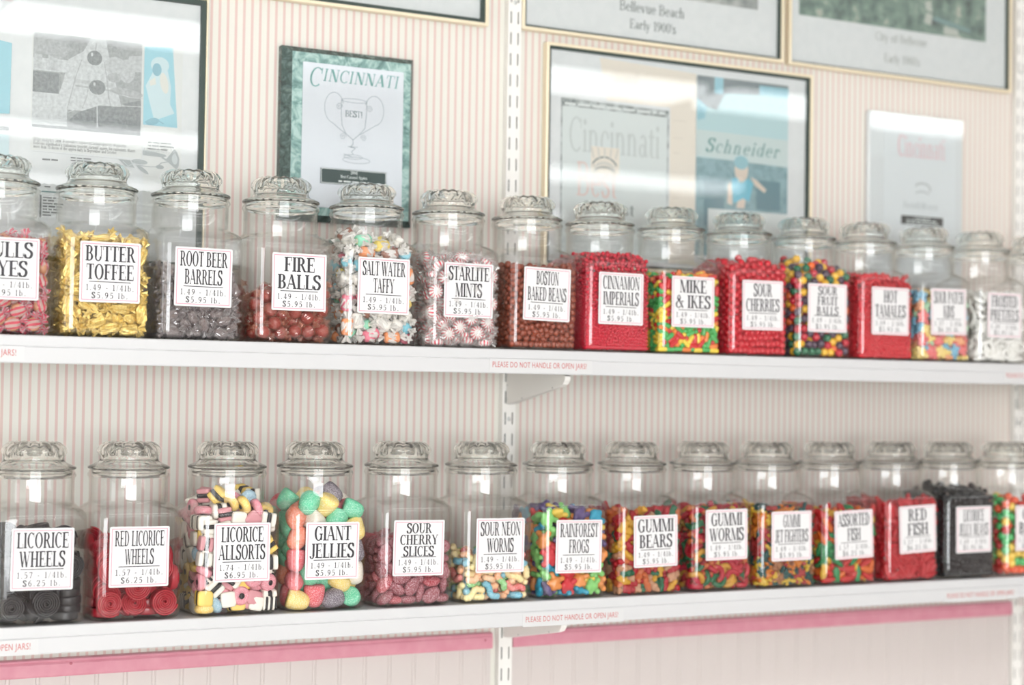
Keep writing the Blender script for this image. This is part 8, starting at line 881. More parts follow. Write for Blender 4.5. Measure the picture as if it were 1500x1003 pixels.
 'L1': (62, 6, [-43,-59,127,22,76,0,-31,-59,71,22,71,0,-43,-59,28,22,79,0,-1,-59,118,67,14,45,8,-59,33,22,1,0,44,-59,88,67,10,45,10,-55,77,21,86,5,27,-52,126,69,17,40,-59,-44,66,23,71,23,-4,-38,143,42,1,28,-43,-44,96,88,89,3,44,-44,62,1,89,5,43,-44,49,1,89,11,40,-44,13,0,0,82,44,-44,24,1,0,84,44,-44,37,89,1,50,-6,-42,22,51,80,23,-43,2,137,52,2,83,3,-47,46,22,3,47,-46,-33,132,78,0,33,-2,-45,98,21,2,3,-45,-42,34,73,3,41,-43,59,122,68,5,0,-40,-33,108,43,1,15,-44,-24,13,0,0,31,-44,46,100,36,88,1,34,-41,125,69,10,41,44,-15,126,28,1,43,-44,46,85,48,83,67,-45,8,64,5,2,37,-44,9,34,13,80,9,-45,45,44,53,0,54,-43,5,91,48,89,49,-44,18,26,14,82,7,-43,7,77,2,4,29,-44,41,13,0,0,52,43,-32,99,45,2,41,-32,-47,70,71,19,49,-43,-6,117,43,89,0,-44,45,72,85,5,17,-40,9,103,45,2,20,-45,-10,47,47,84,28,-43,23,134,6,88,3,-45,44,25,1,0,69,-43,45,58,52,2,47,-20,-31,23,2,79,30,-35,-17,72,71,6,7,-40,34,125,83,84,33,-44,-15,30,48,82,25,-13,-28,55,64,83,53,35,-28,126,70,89,40,-11,42,124,75,85,21,-14,-32,128,47,88,0,39,28,121,76,86,87,-32,-27,68,60,76,57,-1,-33,93,26,12,50,43,-32,75,46,0,62,9,-33,51,68,9,49,1,3,134,86,5,13,37,53,117,21,81,7,17,-20,28,68,7,45,-1,-11,113,51,89,47]),
 'L2': (53, 6, [-43,-59,78,22,8,0,-43,-59,28,68,79,45,0,-59,53,67,87,45,34,-59,81,22,13,0,43,-59,28,67,87,45,9,-51,102,68,6,53,-3,-52,26,12,77,8,-9,-47,95,65,82,13,-45,-22,108,49,9,61,3,-34,120,54,7,37,-59,17,112,68,86,68,-43,-47,92,19,79,47,59,-42,63,22,5,68,-43,-47,39,27,6,2,-43,59,116,68,22,45,-8,2,120,38,88,47,59,-8,91,22,15,68,-43,-38,48,29,77,84,-44,-33,13,45,0,40,-45,-6,25,2,1,13,-25,12,114,8,5,88,-45,10,13,0,0,35,43,-47,29,6,22,75,9,-34,77,4,8,62,31,-27,60,9,88,26,-43,29,23,37,81,75,-44,-28,56,58,16,35,-44,2,41,49,2,0,-44,35,65,7,83,4,-43,35,81,7,7,75,35,-31,89,24,6,24,-44,47,23,39,81,71,-17,-33,64,32,8,72,-43,-3,68,41,6,62,-43,-6,80,6,4,84,24,-26,13,0,0,78,-43,-19,90,5,2,83,-16,-23,94,26,5,68,-43,59,72,67,3,45,-44,0,56,38,87,41,-43,33,95,10,89,85,27,-23,47,86,11,86,45,47,101,34,82,74,-8,-38,26,59,10,82,-37,45,40,8,87,36,47,13,89,64,9,9,-31,20,105,84,7,63,11,-31,47,48,79,44,43,15,50,89,0,7,59,-7,29,67,6,67,26,-22,25,0,0,63,-14,-22,31,75,8,48,47,-26,79,22,13,68]),
 'L3': (140, 7, [-15,-59,115,22,75,0,1,26,-59,59,68,71,0,1,5,-59,32,23,72,0,1,-54,-54,30,24,68,88,0,-24,-27,189,49,80,31,0,51,-54,109,45,82,0,0,52,-56,51,69,81,5,1,23,-53,152,22,79,46,0,-54,-53,91,69,0,22,0,-52,-53,115,20,0,67,0,-24,-53,140,32,18,10,0,-1,-53,153,22,89,46,0,49,-54,151,88,70,2,0,-31,-54,88,68,69,0,0,-39,-7,188,45,1,34,0,-54,-47,148,0,22,22,0,31,-54,130,45,14,0,0,-18,-53,69,80,0,23,0,-8,-45,178,30,85,68,1,-47,-54,142,45,0,23,0,54,-54,83,22,0,22,0,-59,-51,55,67,9,22,1,-21,-47,160,0,88,0,0,-16,-54,27,22,21,89,0,10,-51,175,42,16,88,1,14,-53,115,63,14,84,0,-38,-54,47,11,2,68,0,-28,-41,166,45,21,0,0,32,-50,170,72,2,68,1,6,-51,133,44,81,3,1,-52,-36,166,44,87,68,1,54,-54,19,68,89,22,0,23,-51,86,79,1,88,0,30,-53,85,67,88,43,0,-52,-51,13,0,0,39,1,-38,-51,58,5,11,3,0,26,-53,28,22,4,1,0,0,-51,82,3,3,13,0,31,-53,19,67,87,45,0,-7,-51,91,13,19,48,0,-59,-6,169,22,6,68,1,23,-36,185,51,74,62,1,-53,-52,72,83,88,60,1,12,-49,105,87,82,0,0,-35,-52,19,3,15,5,1,-12,-52,54,85,7,80,0,-44,-48,120,21,69,0,0,51,-37,164,62,7,41,1,54,-52,29,68,71,67,0,-54,-23,121,68,0,67,0,-2,-51,54,62,6,80,0,-54,31,131,23,74,22,0,35,22,190,72,89,8,0,-22,-48,33,2,1,65,0,-59,7,66,22,3,22,1,47,-48,77,67,0,67,0,-59,28,47,22,19,22,1,-53,25,92,48,76,63,0,2,-47,19,20,0,0,0,-54,-16,56,0,6,67,0,12,-47,54,20,73,5,0,39,-47,128,77,0,69,0,-54,54,58,45,89,23,0,-54,-3,19,50,89,46,0,-54,8,114,0,76,22,0,-54,-30,18,24,4,69,0,-48,-47,97,19,69,4,0,-54,-23,147,40,68,72,0,-52,-27,97,82,18,60,1,-53,52,84,67,0,0,0,-54,21,18,41,22,64,0,-53,50,20,0,12,22,0,-53,51,110,59,1,60,1,-53,51,32,0,79,68,0,-52,-20,78,86,85,16,1,-48,12,175,87,4,33,0,-53,-9,96,76,18,76,0,53,-37,141,67,87,70,0,-52,25,155,75,4,53,1,40,-12,187,18,69,21,0,35,-35,105,62,84,21,1,-53,0,151,81,6,34,1,-51,54,144,45,14,0,0,34,-47,51,67,88,87,1,2,-20,185,5,84,44,1,-51,-5,127,61,9,86,1,-29,-9,169,46,1,34,0,-52,-34,45,35,8,49,1,-19,-41,118,20,10,38,0,-56,-7,33,18,84,27,1,-24,-35,94,22,0,0,0,-52,31,73,53,9,67,0,-50,47,153,0,9,45,0,47,-46,24,3,21,25,0,25,-46,20,67,71,1,0,-48,-29,127,7,22,29,0,-50,-25,27,40,3,49,0,-49,7,41,86,5,29,0,54,-36,60,89,75,68,0,23,-38,73,87,9,63,1,-1,-24,131,63,78,43,0,52,-34,116,87,77,23,1,15,-30,156,48,74,17,0,54,-29,94,63,0,0,0,16,8,179,29,83,63,0,-48,22,128,45,74,22,0,-31,-28,101,68,89,66,0,-39,-31,68,24,12,86,0,-14,-29,20,45,16,76,0,-47,28,23,26,69,19,0,-23,37,183,8,2,83,0,-48,16,95,24,8,67,0,-29,-29,68,1,80,84,0,-3,27,182,41,17,58,0,27,-20,157,86,5,8,0,-8,-38,118,25,80,82,0,-38,-31,30,67,14,19,0,-32,-28,142,5,8,10,1,-46,50,51,88,89,47,0,21,-20,131,45,16,70,0,-47,3,70,22,72,67,1,-46,51,84,56,1,0,0,-2,-23,88,54,88,31,1,-11,-30,74,81,84,51,1,-14,-22,150,16,15,53,0,14,-8,151,63,77,11,1,-31,-34,21,38,3,38,0,2,-39,28,23,9,67,1,8,-23,13,0,0,80,1,25,-26,39,18,80,75,0,51,-19,141,63,12,1,1,3,51,172,78,11,89,0,49,-24,84,64,87,89,0,10,-9,52,19,14,80,0,-4,-25,168,84,4,82,0,16,-29,102,66,88,64,0,23,-25,95,2,89,41,0,54,-15,164,22,88,67,0,28,-27,128,84,89,2,0,12,-21,67,9,6,56,0]),
 'L4': (71, 6, [-51,-51,85,47,89,42,-3,-51,117,40,2,15,-48,-51,20,27,6,20,-27,-51,63,41,89,87,51,-51,133,39,3,18,26,-51,48,56,85,67,-49,-51,119,34,3,77,46,-51,165,61,12,58,-49,-1,179,40,82,49,17,-51,147,52,83,40,2,-51,77,36,86,11,1,-49,172,47,81,28,26,-51,114,42,1,83,51,-51,97,51,88,62,-18,-50,27,45,89,17,51,-51,61,44,4,29,13,-51,20,63,2,26,-30,-49,175,41,14,7,-19,-49,147,32,76,21,-51,-47,151,32,80,78,-23,-47,96,46,74,66,-51,-46,49,64,85,42,49,-48,20,47,72,11,17,-32,190,31,86,9,28,-46,81,28,86,89,-51,51,152,5,87,63,-2,-36,51,42,12,46,-51,-5,56,31,9,0,-51,-21,135,47,78,60,-51,51,27,45,0,36,-51,25,90,41,1,75,-51,51,110,6,2,53,-51,27,50,47,86,40,-51,-23,25,49,89,27,-51,51,75,50,5,3,-48,1,117,12,71,26,-47,8,147,56,11,15,-51,4,25,49,3,26,-25,-28,125,65,7,2,-48,-3,88,75,87,66,-47,-26,103,43,77,49,-47,29,168,31,0,25,-49,29,126,55,87,68,-4,36,178,30,8,82,-33,-23,160,48,82,73,49,-22,162,85,86,21,9,-30,101,30,14,79,-28,-23,46,60,84,47,-40,-27,74,81,77,54,19,-23,161,37,7,82,29,30,182,63,9,74,-21,8,170,54,88,8,25,-25,28,45,0,19,-7,-20,172,46,89,26,34,-28,134,48,82,82,3,-21,128,33,85,46,41,1,173,53,84,37,50,-28,47,55,82,49,51,-7,71,18,8,2,51,-19,102,44,79,17,-17,-13,100,57,89,30,-2,-24,20,63,7,83,51,-13,20,28,8,43,25,-21,59,30,7,43,-25,-9,20,62,9,37,9,3,172,38,89,76,-3,-21,77,67,88,31,24,-7,114,61,89,19,-31,49,51,55,2,47,51,-3,131,48,2,71,-14,-5,144,71,0,68]),
 'L5': (85, 6, [-53,-58,90,22,22,45,0,-58,87,68,72,45,-24,-58,53,67,85,0,-30,-57,103,18,3,87,-6,-58,35,68,76,0,52,-58,60,68,12,0,32,-58,18,23,82,0,48,-58,101,68,0,45,-53,-55,41,6,76,0,-52,-53,18,78,8,34,16,-54,106,3,2,0,-58,-49,63,23,4,68,12,-53,23,52,71,78,34,-54,42,6,88,5,-34,-54,32,79,5,83,25,-52,90,49,4,87,3,-54,65,5,4,82,-32,-53,75,31,76,59,-18,-53,81,78,15,76,26,-53,74,41,0,52,-52,-39,108,50,87,13,-10,-52,13,0,0,55,56,-51,33,24,10,19,-53,21,110,84,86,75,27,-50,59,45,85,16,-58,3,66,68,3,68,52,-50,81,48,1,13,-58,50,32,23,8,68,-43,-49,65,72,86,65,-58,33,54,22,86,67,-53,-3,101,66,15,42,-34,-49,13,45,0,71,55,-50,13,0,0,16,5,-47,48,72,4,86,5,-26,104,71,71,21,-52,4,35,87,85,78,-11,53,112,87,81,0,-53,47,98,79,79,75,-52,-35,21,19,13,41,-53,15,81,52,4,30,-51,-19,32,82,5,9,-53,22,16,3,5,32,-53,36,78,72,14,85,-54,50,13,0,0,74,-51,-18,98,21,10,44,-54,55,57,5,76,55,-51,-34,47,28,82,40,-50,11,47,86,87,83,-52,-38,93,2,5,79,-51,18,95,7,4,33,-50,-32,80,40,0,52,-50,1,19,73,85,87,-4,-43,95,22,77,44,-49,-10,76,33,86,48,-20,-15,110,85,0,5,-47,-12,48,9,89,89,-43,56,107,73,5,89,-49,-15,13,0,0,43,50,-20,105,80,5,25,-49,28,35,56,85,89,-49,-23,63,79,4,2,7,4,106,22,3,63,7,32,111,0,88,87,35,-10,106,28,89,18,48,-43,101,67,88,0,38,-42,29,49,88,52,-23,-45,44,65,6,89,36,16,105,20,2,2,-32,-36,98,67,20,67,-12,11,109,43,89,30,-33,35,105,16,7,62,58,6,99,21,70,24,23,-30,102,64,9,31,51,-43,60,66,9,41,20,-5,103,22,82,62,-23,-35,66,65,86,38,38,38,107,87,83,57,-43,58,74,23,84,45,-20,-25,13,0,0,28,-1,-38,25,5,85,56,21,-36,36,0,72,83,58,-24,21,23,14,23,33,-39,13,45,0,53,58,-24,64,67,12,22,41,-32,82,57,18,86]),
 'L6': (95, 6, [-37,-60,48,22,7,45,-36,-60,76,68,79,0,9,-60,41,22,71,45,-42,-60,19,68,85,0,-10,-60,21,22,10,0,43,-60,77,68,82,45,34,-56,46,7,82,45,38,-58,26,31,85,43,-27,-55,73,77,5,85,2,-48,84,17,88,44,-60,-24,46,22,3,68,-60,2,61,68,86,68,-60,57,44,68,69,68,-60,-41,20,22,9,22,-56,-41,71,50,1,68,-60,23,25,22,1,22,-60,30,47,68,87,22,39,-53,76,46,86,1,31,-53,61,5,8,81,-5,-54,39,46,85,51,-41,-53,12,0,0,40,-2,-48,71,3,87,77,-40,-51,56,26,5,52,60,-49,58,68,12,68,33,-49,12,0,0,36,-5,-51,56,33,5,45,-47,19,78,36,11,83,-9,-49,18,18,8,36,-35,-39,78,33,1,83,-32,-50,38,59,88,2,-52,-33,62,79,87,16,-53,-12,12,45,0,31,-42,-15,77,17,87,42,45,-48,29,86,83,53,2,-47,48,57,0,82,15,14,86,52,2,1,-50,-26,44,18,8,30,-47,-46,32,17,11,58,-41,55,70,83,86,40,6,-46,12,45,0,32,-27,-27,73,1,76,2,-27,-8,72,43,14,72,-41,12,77,64,88,6,33,-41,63,46,88,74,60,-38,37,68,2,68,34,-22,83,55,4,73,-45,31,63,17,85,52,-43,50,21,65,4,45,-41,25,83,67,83,62,56,53,73,38,15,77,-53,18,35,47,87,65,-41,54,36,59,2,6,28,-41,30,82,10,62,-22,23,83,56,1,72,-47,41,71,43,73,43,-34,-44,25,8,8,81,57,-36,12,0,0,67,-40,20,12,0,0,87,-41,-35,23,43,2,88,-10,-40,59,46,85,59,-5,-26,83,75,2,77,-42,-13,21,6,88,48,-33,52,76,64,0,48,-42,43,12,0,0,48,6,-33,16,12,4,23,-32,5,73,74,8,10,-50,-11,47,35,7,17,49,-44,61,66,18,68,-50,40,54,60,86,22,41,5,69,11,16,61,-49,12,24,35,2,18,10,-10,71,42,79,80,-12,-39,32,4,89,9,-35,-36,63,74,89,54,-40,23,64,20,2,51,44,-15,68,5,77,9,32,-40,21,58,5,82,-15,45,67,76,17,17,-31,0,18,62,87,45,15,-31,69,30,15,30,26,31,79,19,5,4,21,-38,40,7,1,42,-43,-13,29,52,83,14,45,-31,27,23,76,76,41,-40,55,38,0,50,34,-22,73,16,88,62,-37,-3,12,0,0,31,-1,-1,71,3,10,47,-30,-33,12,45,0,2,-33,0,61,13,87,2,-21,-17,50,15,4,48,16,-18,67,26,5,9,-40,48,50,87,6,52,-12,-22,73,26,1,22,-32,39,28,82,84,4]),
 'L7': (128, 6, [-49,-57,143,61,14,85,-51,-59,74,33,69,33,-36,-59,33,66,5,88,8,-58,74,22,2,87,15,-58,145,23,77,0,-57,-51,107,68,0,28,48,-58,113,61,15,83,42,-59,21,53,69,60,48,-58,139,24,6,49,2,-57,101,20,2,48,-8,-58,23,37,71,76,48,-58,51,25,0,46,-25,-57,102,17,12,89,30,-58,76,67,3,86,15,-56,36,71,85,38,-24,-53,133,41,80,25,29,-54,100,23,15,53,-59,-34,72,25,78,65,-58,11,92,28,75,18,-28,-50,148,37,85,77,-57,12,144,39,18,85,-11,-56,45,61,7,45,-43,-51,116,33,8,83,-58,-5,115,22,9,68,-58,49,37,31,18,76,-53,-49,47,80,82,50,-57,-39,22,67,5,17,-18,-53,81,56,81,15,-58,-29,99,21,88,70,-24,-53,56,27,86,6,-57,49,144,66,3,63,-48,-51,20,89,76,37,20,-50,56,43,8,72,4,-52,129,6,8,0,16,-52,15,0,5,0,-49,-27,139,35,86,80,-58,49,63,24,83,63,-43,-51,94,89,5,66,-55,24,119,76,85,18,57,-50,73,33,75,15,58,-51,25,24,1,26,-8,-38,154,58,85,16,56,-50,103,60,18,68,-44,-50,56,7,89,22,-52,-12,143,85,75,67,-52,49,121,39,9,41,-12,-49,122,47,2,66,-36,-3,158,84,8,28,18,-31,154,82,2,87,-56,42,86,75,7,69,-53,-15,26,62,74,62,43,-50,80,54,74,40,-51,-32,38,0,83,46,-52,-40,129,6,84,68,-52,33,141,61,80,61,-49,17,61,48,2,70,-50,18,20,84,10,14,-48,-13,52,54,1,86,-52,19,47,42,7,23,-2,-48,56,7,88,16,-34,-29,153,53,89,32,-50,54,98,11,17,26,-8,-47,12,44,0,56,-49,4,14,0,3,26,-49,-3,34,89,18,26,-51,26,31,4,83,69,36,-47,137,51,78,29,-51,23,73,86,13,10,29,-50,32,62,83,41,-48,3,68,86,89,49,34,-42,122,4,6,7,-51,3,46,76,86,4,-50,51,14,40,0,45,17,-42,140,0,6,86,-48,-6,79,88,3,27,58,-45,128,73,14,74,-50,38,17,35,0,45,-27,30,155,0,0,1,-47,-26,57,35,1,50,50,-33,146,38,4,0,-46,34,100,3,85,51,-37,-43,21,4,12,58,-17,-15,155,5,1,23,-47,-23,16,44,7,34,20,-42,115,51,86,31,-51,43,55,72,83,63,-3,-38,96,43,84,24,39,-46,38,71,81,79,4,-5,152,80,83,52,2,-42,110,6,5,3,-42,-39,80,1,1,39,-46,-17,119,33,15,15,-28,-44,71,71,77,5,34,-37,51,10,89,59,-30,-35,126,52,87,72,47,-36,87,82,4,4,19,-43,84,24,12,88,-2,-41,30,32,0,36,-39,-38,65,47,83,40,-33,-41,41,38,81,23,39,-42,14,89,87,1,-47,-9,95,44,80,82,4,-38,71,38,0,86,-26,-30,12,45,89,56,39,-27,96,35,0,2,-36,-34,107,5,4,0,-20,-37,34,31,77,27,53,-7,145,8,10,5,27,-5,148,66,88,11,-37,-28,89,43,86,68,-41,2,137,34,10,38,19,-33,25,21,80,62,-17,-37,109,4,6,88,53,-25,21,46,73,9,35,28,143,49,71,27,-40,24,85,33,82,78,-27,10,138,14,4,78,47,-33,36,24,5,73,-37,29,136,24,2,56,-19,-26,64,61,5,74,55,24,140,77,14,23,57,-37,55,19,0,70,-38,55,50,73,6,87,22,36,147,14,5,15,16,-9,128,46,9,18,48,-19,111,50,2,57,-43,51,30,52,2,25,-15,-22,141,85,0,31]),
 'L8': (214, 6, [-15,-59,129,22,83,87,-54,-59,127,58,3,73,-53,-59,103,78,84,31,-6,-59,106,69,1,51,58,-59,139,23,3,1,-42,-59,88,60,7,29,52,-60,33,22,17,0,-43,-60,13,68,20,46,-44,-59,42,84,76,29,26,-59,92,69,11,48,-21,-59,35,20,4,74,0,-60,58,21,75,0,35,-59,143,26,89,14,42,-59,77,38,11,15,-52,-59,27,10,7,29,16,-58,128,11,87,24,14,-59,86,53,4,22,-19,-59,65,28,0,73,-37,-57,130,17,6,28,-59,52,135,74,14,30,27,-59,18,23,88,14,-51,-59,51,46,86,70,-59,-54,88,5,83,0,35,-59,102,23,88,24,-43,-59,72,35,86,73,36,-59,125,36,86,23,50,-58,118,75,19,0,-42,-59,117,48,85,20,11,-59,15,12,0,25,-4,-59,18,26,88,80,-33,-59,57,49,9,23,-59,-53,72,49,80,44,48,-58,148,29,84,26,52,-59,44,7,85,63,54,-59,91,87,12,22,59,-59,64,21,0,58,-10,-59,75,82,84,69,0,-59,82,37,6,66,50,-59,15,12,0,64,37,-59,18,22,1,62,23,-56,139,30,4,71,-30,-54,141,10,9,1,23,-59,46,69,89,77,-59,-48,131,8,0,43,-59,-50,113,20,79,67,-6,-41,150,9,78,39,-15,-56,98,35,79,45,-59,-52,59,40,5,86,-52,-39,139,36,9,9,-59,-49,25,52,83,85,-1,-56,130,18,5,54,26,-58,71,31,86,45,-60,-24,49,21,80,70,-55,-27,139,38,82,22,-59,-14,79,21,0,35,-59,-6,39,42,16,86,-59,-1,117,30,6,38,-60,-26,13,66,70,23,-42,18,150,24,6,49,-59,-3,19,61,5,4,-59,20,105,35,89,49,-59,-26,122,29,10,25,-59,27,128,23,89,9,-59,-15,115,29,86,56,-59,-5,133,6,4,4,-59,-26,66,27,1,50,24,-55,112,8,12,37,-59,-30,89,22,6,62,-59,41,95,33,85,54,13,-56,105,35,15,66,-59,20,85,23,2,40,-59,-36,36,46,83,88,-59,4,93,13,11,52,51,-54,102,37,1,79,-55,15,137,74,4,16,-24,-54,89,10,12,0,-59,31,72,25,89,83,-59,32,30,66,3,10,-58,53,87,51,3,89,-26,-55,13,57,71,44,-59,42,119,40,78,51,31,-48,150,10,13,29,-59,59,104,25,0,57,9,-56,68,14,79,48,-59,52,47,6,4,4,-59,-7,61,50,83,45,-59,49,19,24,86,65,-59,43,57,42,5,46,-59,42,29,18,86,86,-53,-14,146,43,3,77,-59,59,19,24,2,51,8,-53,116,7,85,36,-57,-23,100,87,16,2,-47,53,147,36,6,67,40,-53,49,47,6,45,-43,-54,32,46,73,11,-37,-54,21,16,19,72,11,-54,51,41,16,45,-57,22,29,59,83,23,-57,3,72,62,83,22,-10,-53,53,29,17,29,-22,-52,118,7,13,4,-42,-54,103,37,18,4,-34,-29,148,12,75,21,37,-53,60,49,16,45,-35,-13,148,38,4,58,-29,-54,39,31,86,7,-54,-53,13,78,19,22,-54,-46,80,5,17,15,-57,-43,102,16,5,17,59,-52,111,80,80,54,14,-53,37,51,0,42,-56,-41,16,73,13,20,-15,-54,13,52,72,44,49,-53,57,7,1,40,20,-30,148,18,77,45,57,-52,13,48,13,8,-49,44,138,33,89,72,2,-52,42,16,71,24,6,-41,144,47,7,85,-56,23,13,59,70,20,-25,-49,103,41,85,1,-1,-51,30,5,12,55,-52,-49,45,67,19,6,-55,2,49,89,68,10,10,-52,26,36,78,10,-53,-40,43,28,13,56,-56,30,98,25,79,75,-9,-51,40,50,5,2,3,-52,98,4,6,10,17,-44,139,37,10,77,-48,-51,62,43,5,87,53,-53,72,40,3,31,-53,20,67,3,73,29,-52,36,13,47,10,73,-53,49,68,24,78,86,-28,-53,67,67,4,59,-53,4,105,37,7,54,-52,25,55,39,11,61,-55,10,38,36,76,63,-51,59,63,41,88,66,-53,14,55,50,8,23,-54,12,13,66,70,56,-53,-14,48,3,88,12,-53,50,111,5,4,78,-53,25,42,23,14,41,-54,13,26,74,15,17,53,-42,152,43,14,7,-51,58,124,4,5,21,-55,-36,55,14,5,32,-14,-35,142,16,12,52,-54,-15,16,35,88,76,-52,19,116,41,86,77,-51,-30,27,77,18,5,-51,59,76,42,8,64,-52,-6,89,52,3,65,-27,-3,147,16,2,29,30,-50,46,37,88,62,-37,-46,96,45,4,6,20,-49,24,24,15,19,-51,39,65,10,75,10,-34,-39,139,39,1,27,44,-51,30,54,2,21,51,-24,152,44,11,68,-10,-47,129,27,88,89,-31,58,139,21,3,26,-37,41,141,14,4,43,17,-47,60,0,88,5,-51,-5,29,66,69,57,-16,-51,29,36,7,35,12,-46,128,14,79,10,-49,-35,67,17,78,8,56,-50,129,34,3,67,-48,25,135,32,88,49,-49,54,42,59,18,71,-15,-16,141,20,16,15,-31,-46,128,41,14,4,-13,-47,85,9,0,61,-52,9,82,31,8,1,-40,-46,119,13,86,23,-51,-18,34,22,10,0,-4,-34,133,37,0,0,39,-44,110,12,84,84,52,-47,87,24,18,5,-4,-48,111,42,6,73,-40,-47,83,58,2,15,32,-50,25,24,7,45,15,-47,85,74,86,63,-37,5,142,17,76,14,53,-46,44,5,8,62,-46,-12,101,83,6,53,-41,2,130,20,78,2,-47,34,48,86,81,20,37,-16,144,73,71,41,40,-42,134,42,2,25,-49,41,79,72,16,31,53,-46,34,56,0,60,55,-39,106,52,89,11,25,-38,56,5,82,48,-1,-39,50,45,8,40,-43,59,133,36,83,70,6,-27,137,9,3,19,-20,-45,51,37,82,44,-19,-46,63,20,69,40,59,-44,28,16,70,80,33,-46,69,6,87,63,1,-46,82,19,7,3,-22,-38,132,33,83,10,-28,-37,107,68,8,68,59,-36,143,44,6,1,27,-44,118,16,15,80,-1,-48,13,52,16,26,22,-43,98,38,10,46,23,-42,40,38,83,77]),
 'L9': (186, 6, [-49,-57,141,11,86,86,-53,-49,130,58,86,78,3,-56,148,61,82,6,-14,-60,94,23,8,46,-40,-60,63,23,8,45,-4,-60,95,69,76,89,29,-60,101,68,4,89,-21,-58,132,61,14,84,-51,-51,25,36,8,89,-9,-57,33,27,18,89,-60,37,119,65,85,23,-49,-50,17,86,83,22,-60,-53,81,66,14,66,-60,48,121,24,14,24,-61,21,69,22,16,68,-48,39,151,86,12,20,6,-50,126,83,84,43,56,-49,138,71,16,18,-4,-56,24,74,4,44,37,-53,53,77,86,44,-57,-23,93,68,10,73,36,-48,145,81,80,51,28,-55,25,31,85,87,-56,-26,148,42,5,28,-49,-50,53,61,0,76,25,-52,50,12,1,39,-20,-52,64,41,15,10,-53,29,23,59,83,79,-41,-48,99,39,85,18,-57,-19,24,72,82,23,36,-58,113,61,12,50,-60,36,53,65,14,24,11,-48,76,84,0,24,-56,-48,18,85,81,62,-48,-55,80,56,78,56,-34,-51,104,87,12,16,-49,-56,38,50,81,50,-54,-40,50,17,88,29,-59,48,91,12,11,64,-57,-5,93,68,7,27,48,-52,107,4,80,61,-52,-48,106,87,3,58,38,-57,65,76,3,86,49,-50,18,84,8,52,-48,-57,56,52,88,49,18,-49,122,32,7,81,-49,-43,111,34,87,11,53,-51,38,78,15,40,40,-49,133,24,75,4,-32,-49,25,81,17,38,59,-48,76,33,13,74,41,-49,72,2,82,53,-52,10,32,33,78,4,46,-48,114,1,83,15,-53,-11,103,55,73,41,-16,-48,40,39,2,76,11,-54,35,19,89,45,-11,-52,18,31,0,6,-53,6,108,37,76,57,-56,3,47,61,8,16,52,-48,94,56,83,73,-56,-16,121,40,84,29,25,-48,15,88,5,37,-54,-22,76,81,75,48,-36,31,149,47,6,85,-47,-27,137,38,89,82,-56,22,41,66,88,17,19,-50,28,50,79,6,-42,-44,129,8,17,39,-52,30,140,52,7,19,-49,-25,36,37,87,72,-46,26,130,55,16,87,-17,-54,123,42,77,54,-48,47,55,16,5,1,-49,-11,68,5,1,27,42,-57,14,87,85,84,-48,19,96,46,80,65,-5,-57,63,84,87,85,45,-56,53,38,78,54,-48,56,49,9,75,11,52,-56,77,50,10,52,-33,-57,57,84,3,85,-49,9,129,19,87,51,-55,38,73,82,2,64,-45,-55,21,50,3,47,38,-51,29,11,9,74,-57,-41,94,48,76,30,-31,21,142,20,1,25,-23,-54,42,76,5,3,-6,-44,141,37,73,76,-48,-45,80,36,6,27,-47,-24,124,0,89,34,60,-47,129,23,87,68,-20,-42,132,82,10,39,-48,38,97,0,3,27,-57,53,38,31,68,20,-49,-30,33,58,88,53,-56,18,56,2,3,62,-1,-48,64,52,79,32,-48,-20,29,89,6,19,-48,2,11,45,0,89,-56,48,45,53,17,52,-49,25,50,85,1,32,-46,58,79,11,4,42,-48,49,11,0,1,5,-49,-8,52,74,82,53,31,17,145,22,86,15,-16,-53,11,0,1,89,-50,33,42,37,82,16,49,-48,53,38,5,37,49,-51,27,38,79,66,27,-37,136,41,15,78,-4,7,150,0,88,88,23,-52,59,2,17,89,-22,-39,90,41,76,0,-48,21,16,86,6,75,14,-46,100,14,85,51,43,-32,142,16,0,60,-39,-40,123,13,88,26,-50,39,107,88,14,82,48,3,146,7,3,37,6,9,143,39,86,80,-14,-46,32,59,87,61,47,-21,152,57,89,46,4,-41,128,29,5,71,-42,-43,68,2,82,47,-42,31,137,87,78,25,-46,-34,84,35,8,78,-51,9,98,50,8,36,60,-40,123,64,83,68,-9,43,144,33,87,77,47,38,143,27,8,25,-53,-30,111,55,84,24,-46,-30,66,60,79,83,41,-39,140,58,8,87,7,-46,50,62,80,55,-49,-28,20,58,2,34,19,-44,91,88,84,75,10,-40,35,35,11,84,-41,47,149,75,0,83,-2,-38,77,44,89,83,9,-39,80,40,89,82,-12,-43,77,76,15,23,-19,-42,101,31,5,74,5,-40,98,46,88,15,47,-42,71,5,4,36,-36,1,139,34,85,0,60,29,138,19,16,22,-21,-47,21,7,12,76,49,-40,91,5,88,57,32,-49,39,68,0,86,3,-33,137,50,86,39,-51,28,65,9,71,32,-42,-43,29,18,9,56,-42,60,98,69,70,88,-39,-25,131,18,8,44,22,-36,90,41,1,70,-45,58,143,62,14,40,-45,15,79,86,77,51,6,-22,143,51,3,20,-50,-11,41,33,83,32,26,46,138,61,10,35,-49,39,21,34,3,29,-31,-17,144,85,83,84,-41,-12,60,81,89,29,55,-41,32,29,84,24,4,48,147,88,0,88,-3,-44,109,30,77,69,-39,6,76,3,81,24,-47,-2,28,83,79,8,35,-34,119,84,7,81,-44,49,116,7,81,36,41,-38,80,50,84,61,-45,-3,61,85,3,62,-44,29,18,41,0,35,0,-32,22,75,82,37,-32,41,114,49,84,88,-43,6,106,37,11,82,-30,51,142,65,4,57,24,-25,142,44,84,46,11,-32,110,86,87,35,30,-28,111,39,83,56,-49,17,117,83,81,61,24,29,144,5,89,35,49,-16,143,53,89,21,38,29,141,56,2,5]),
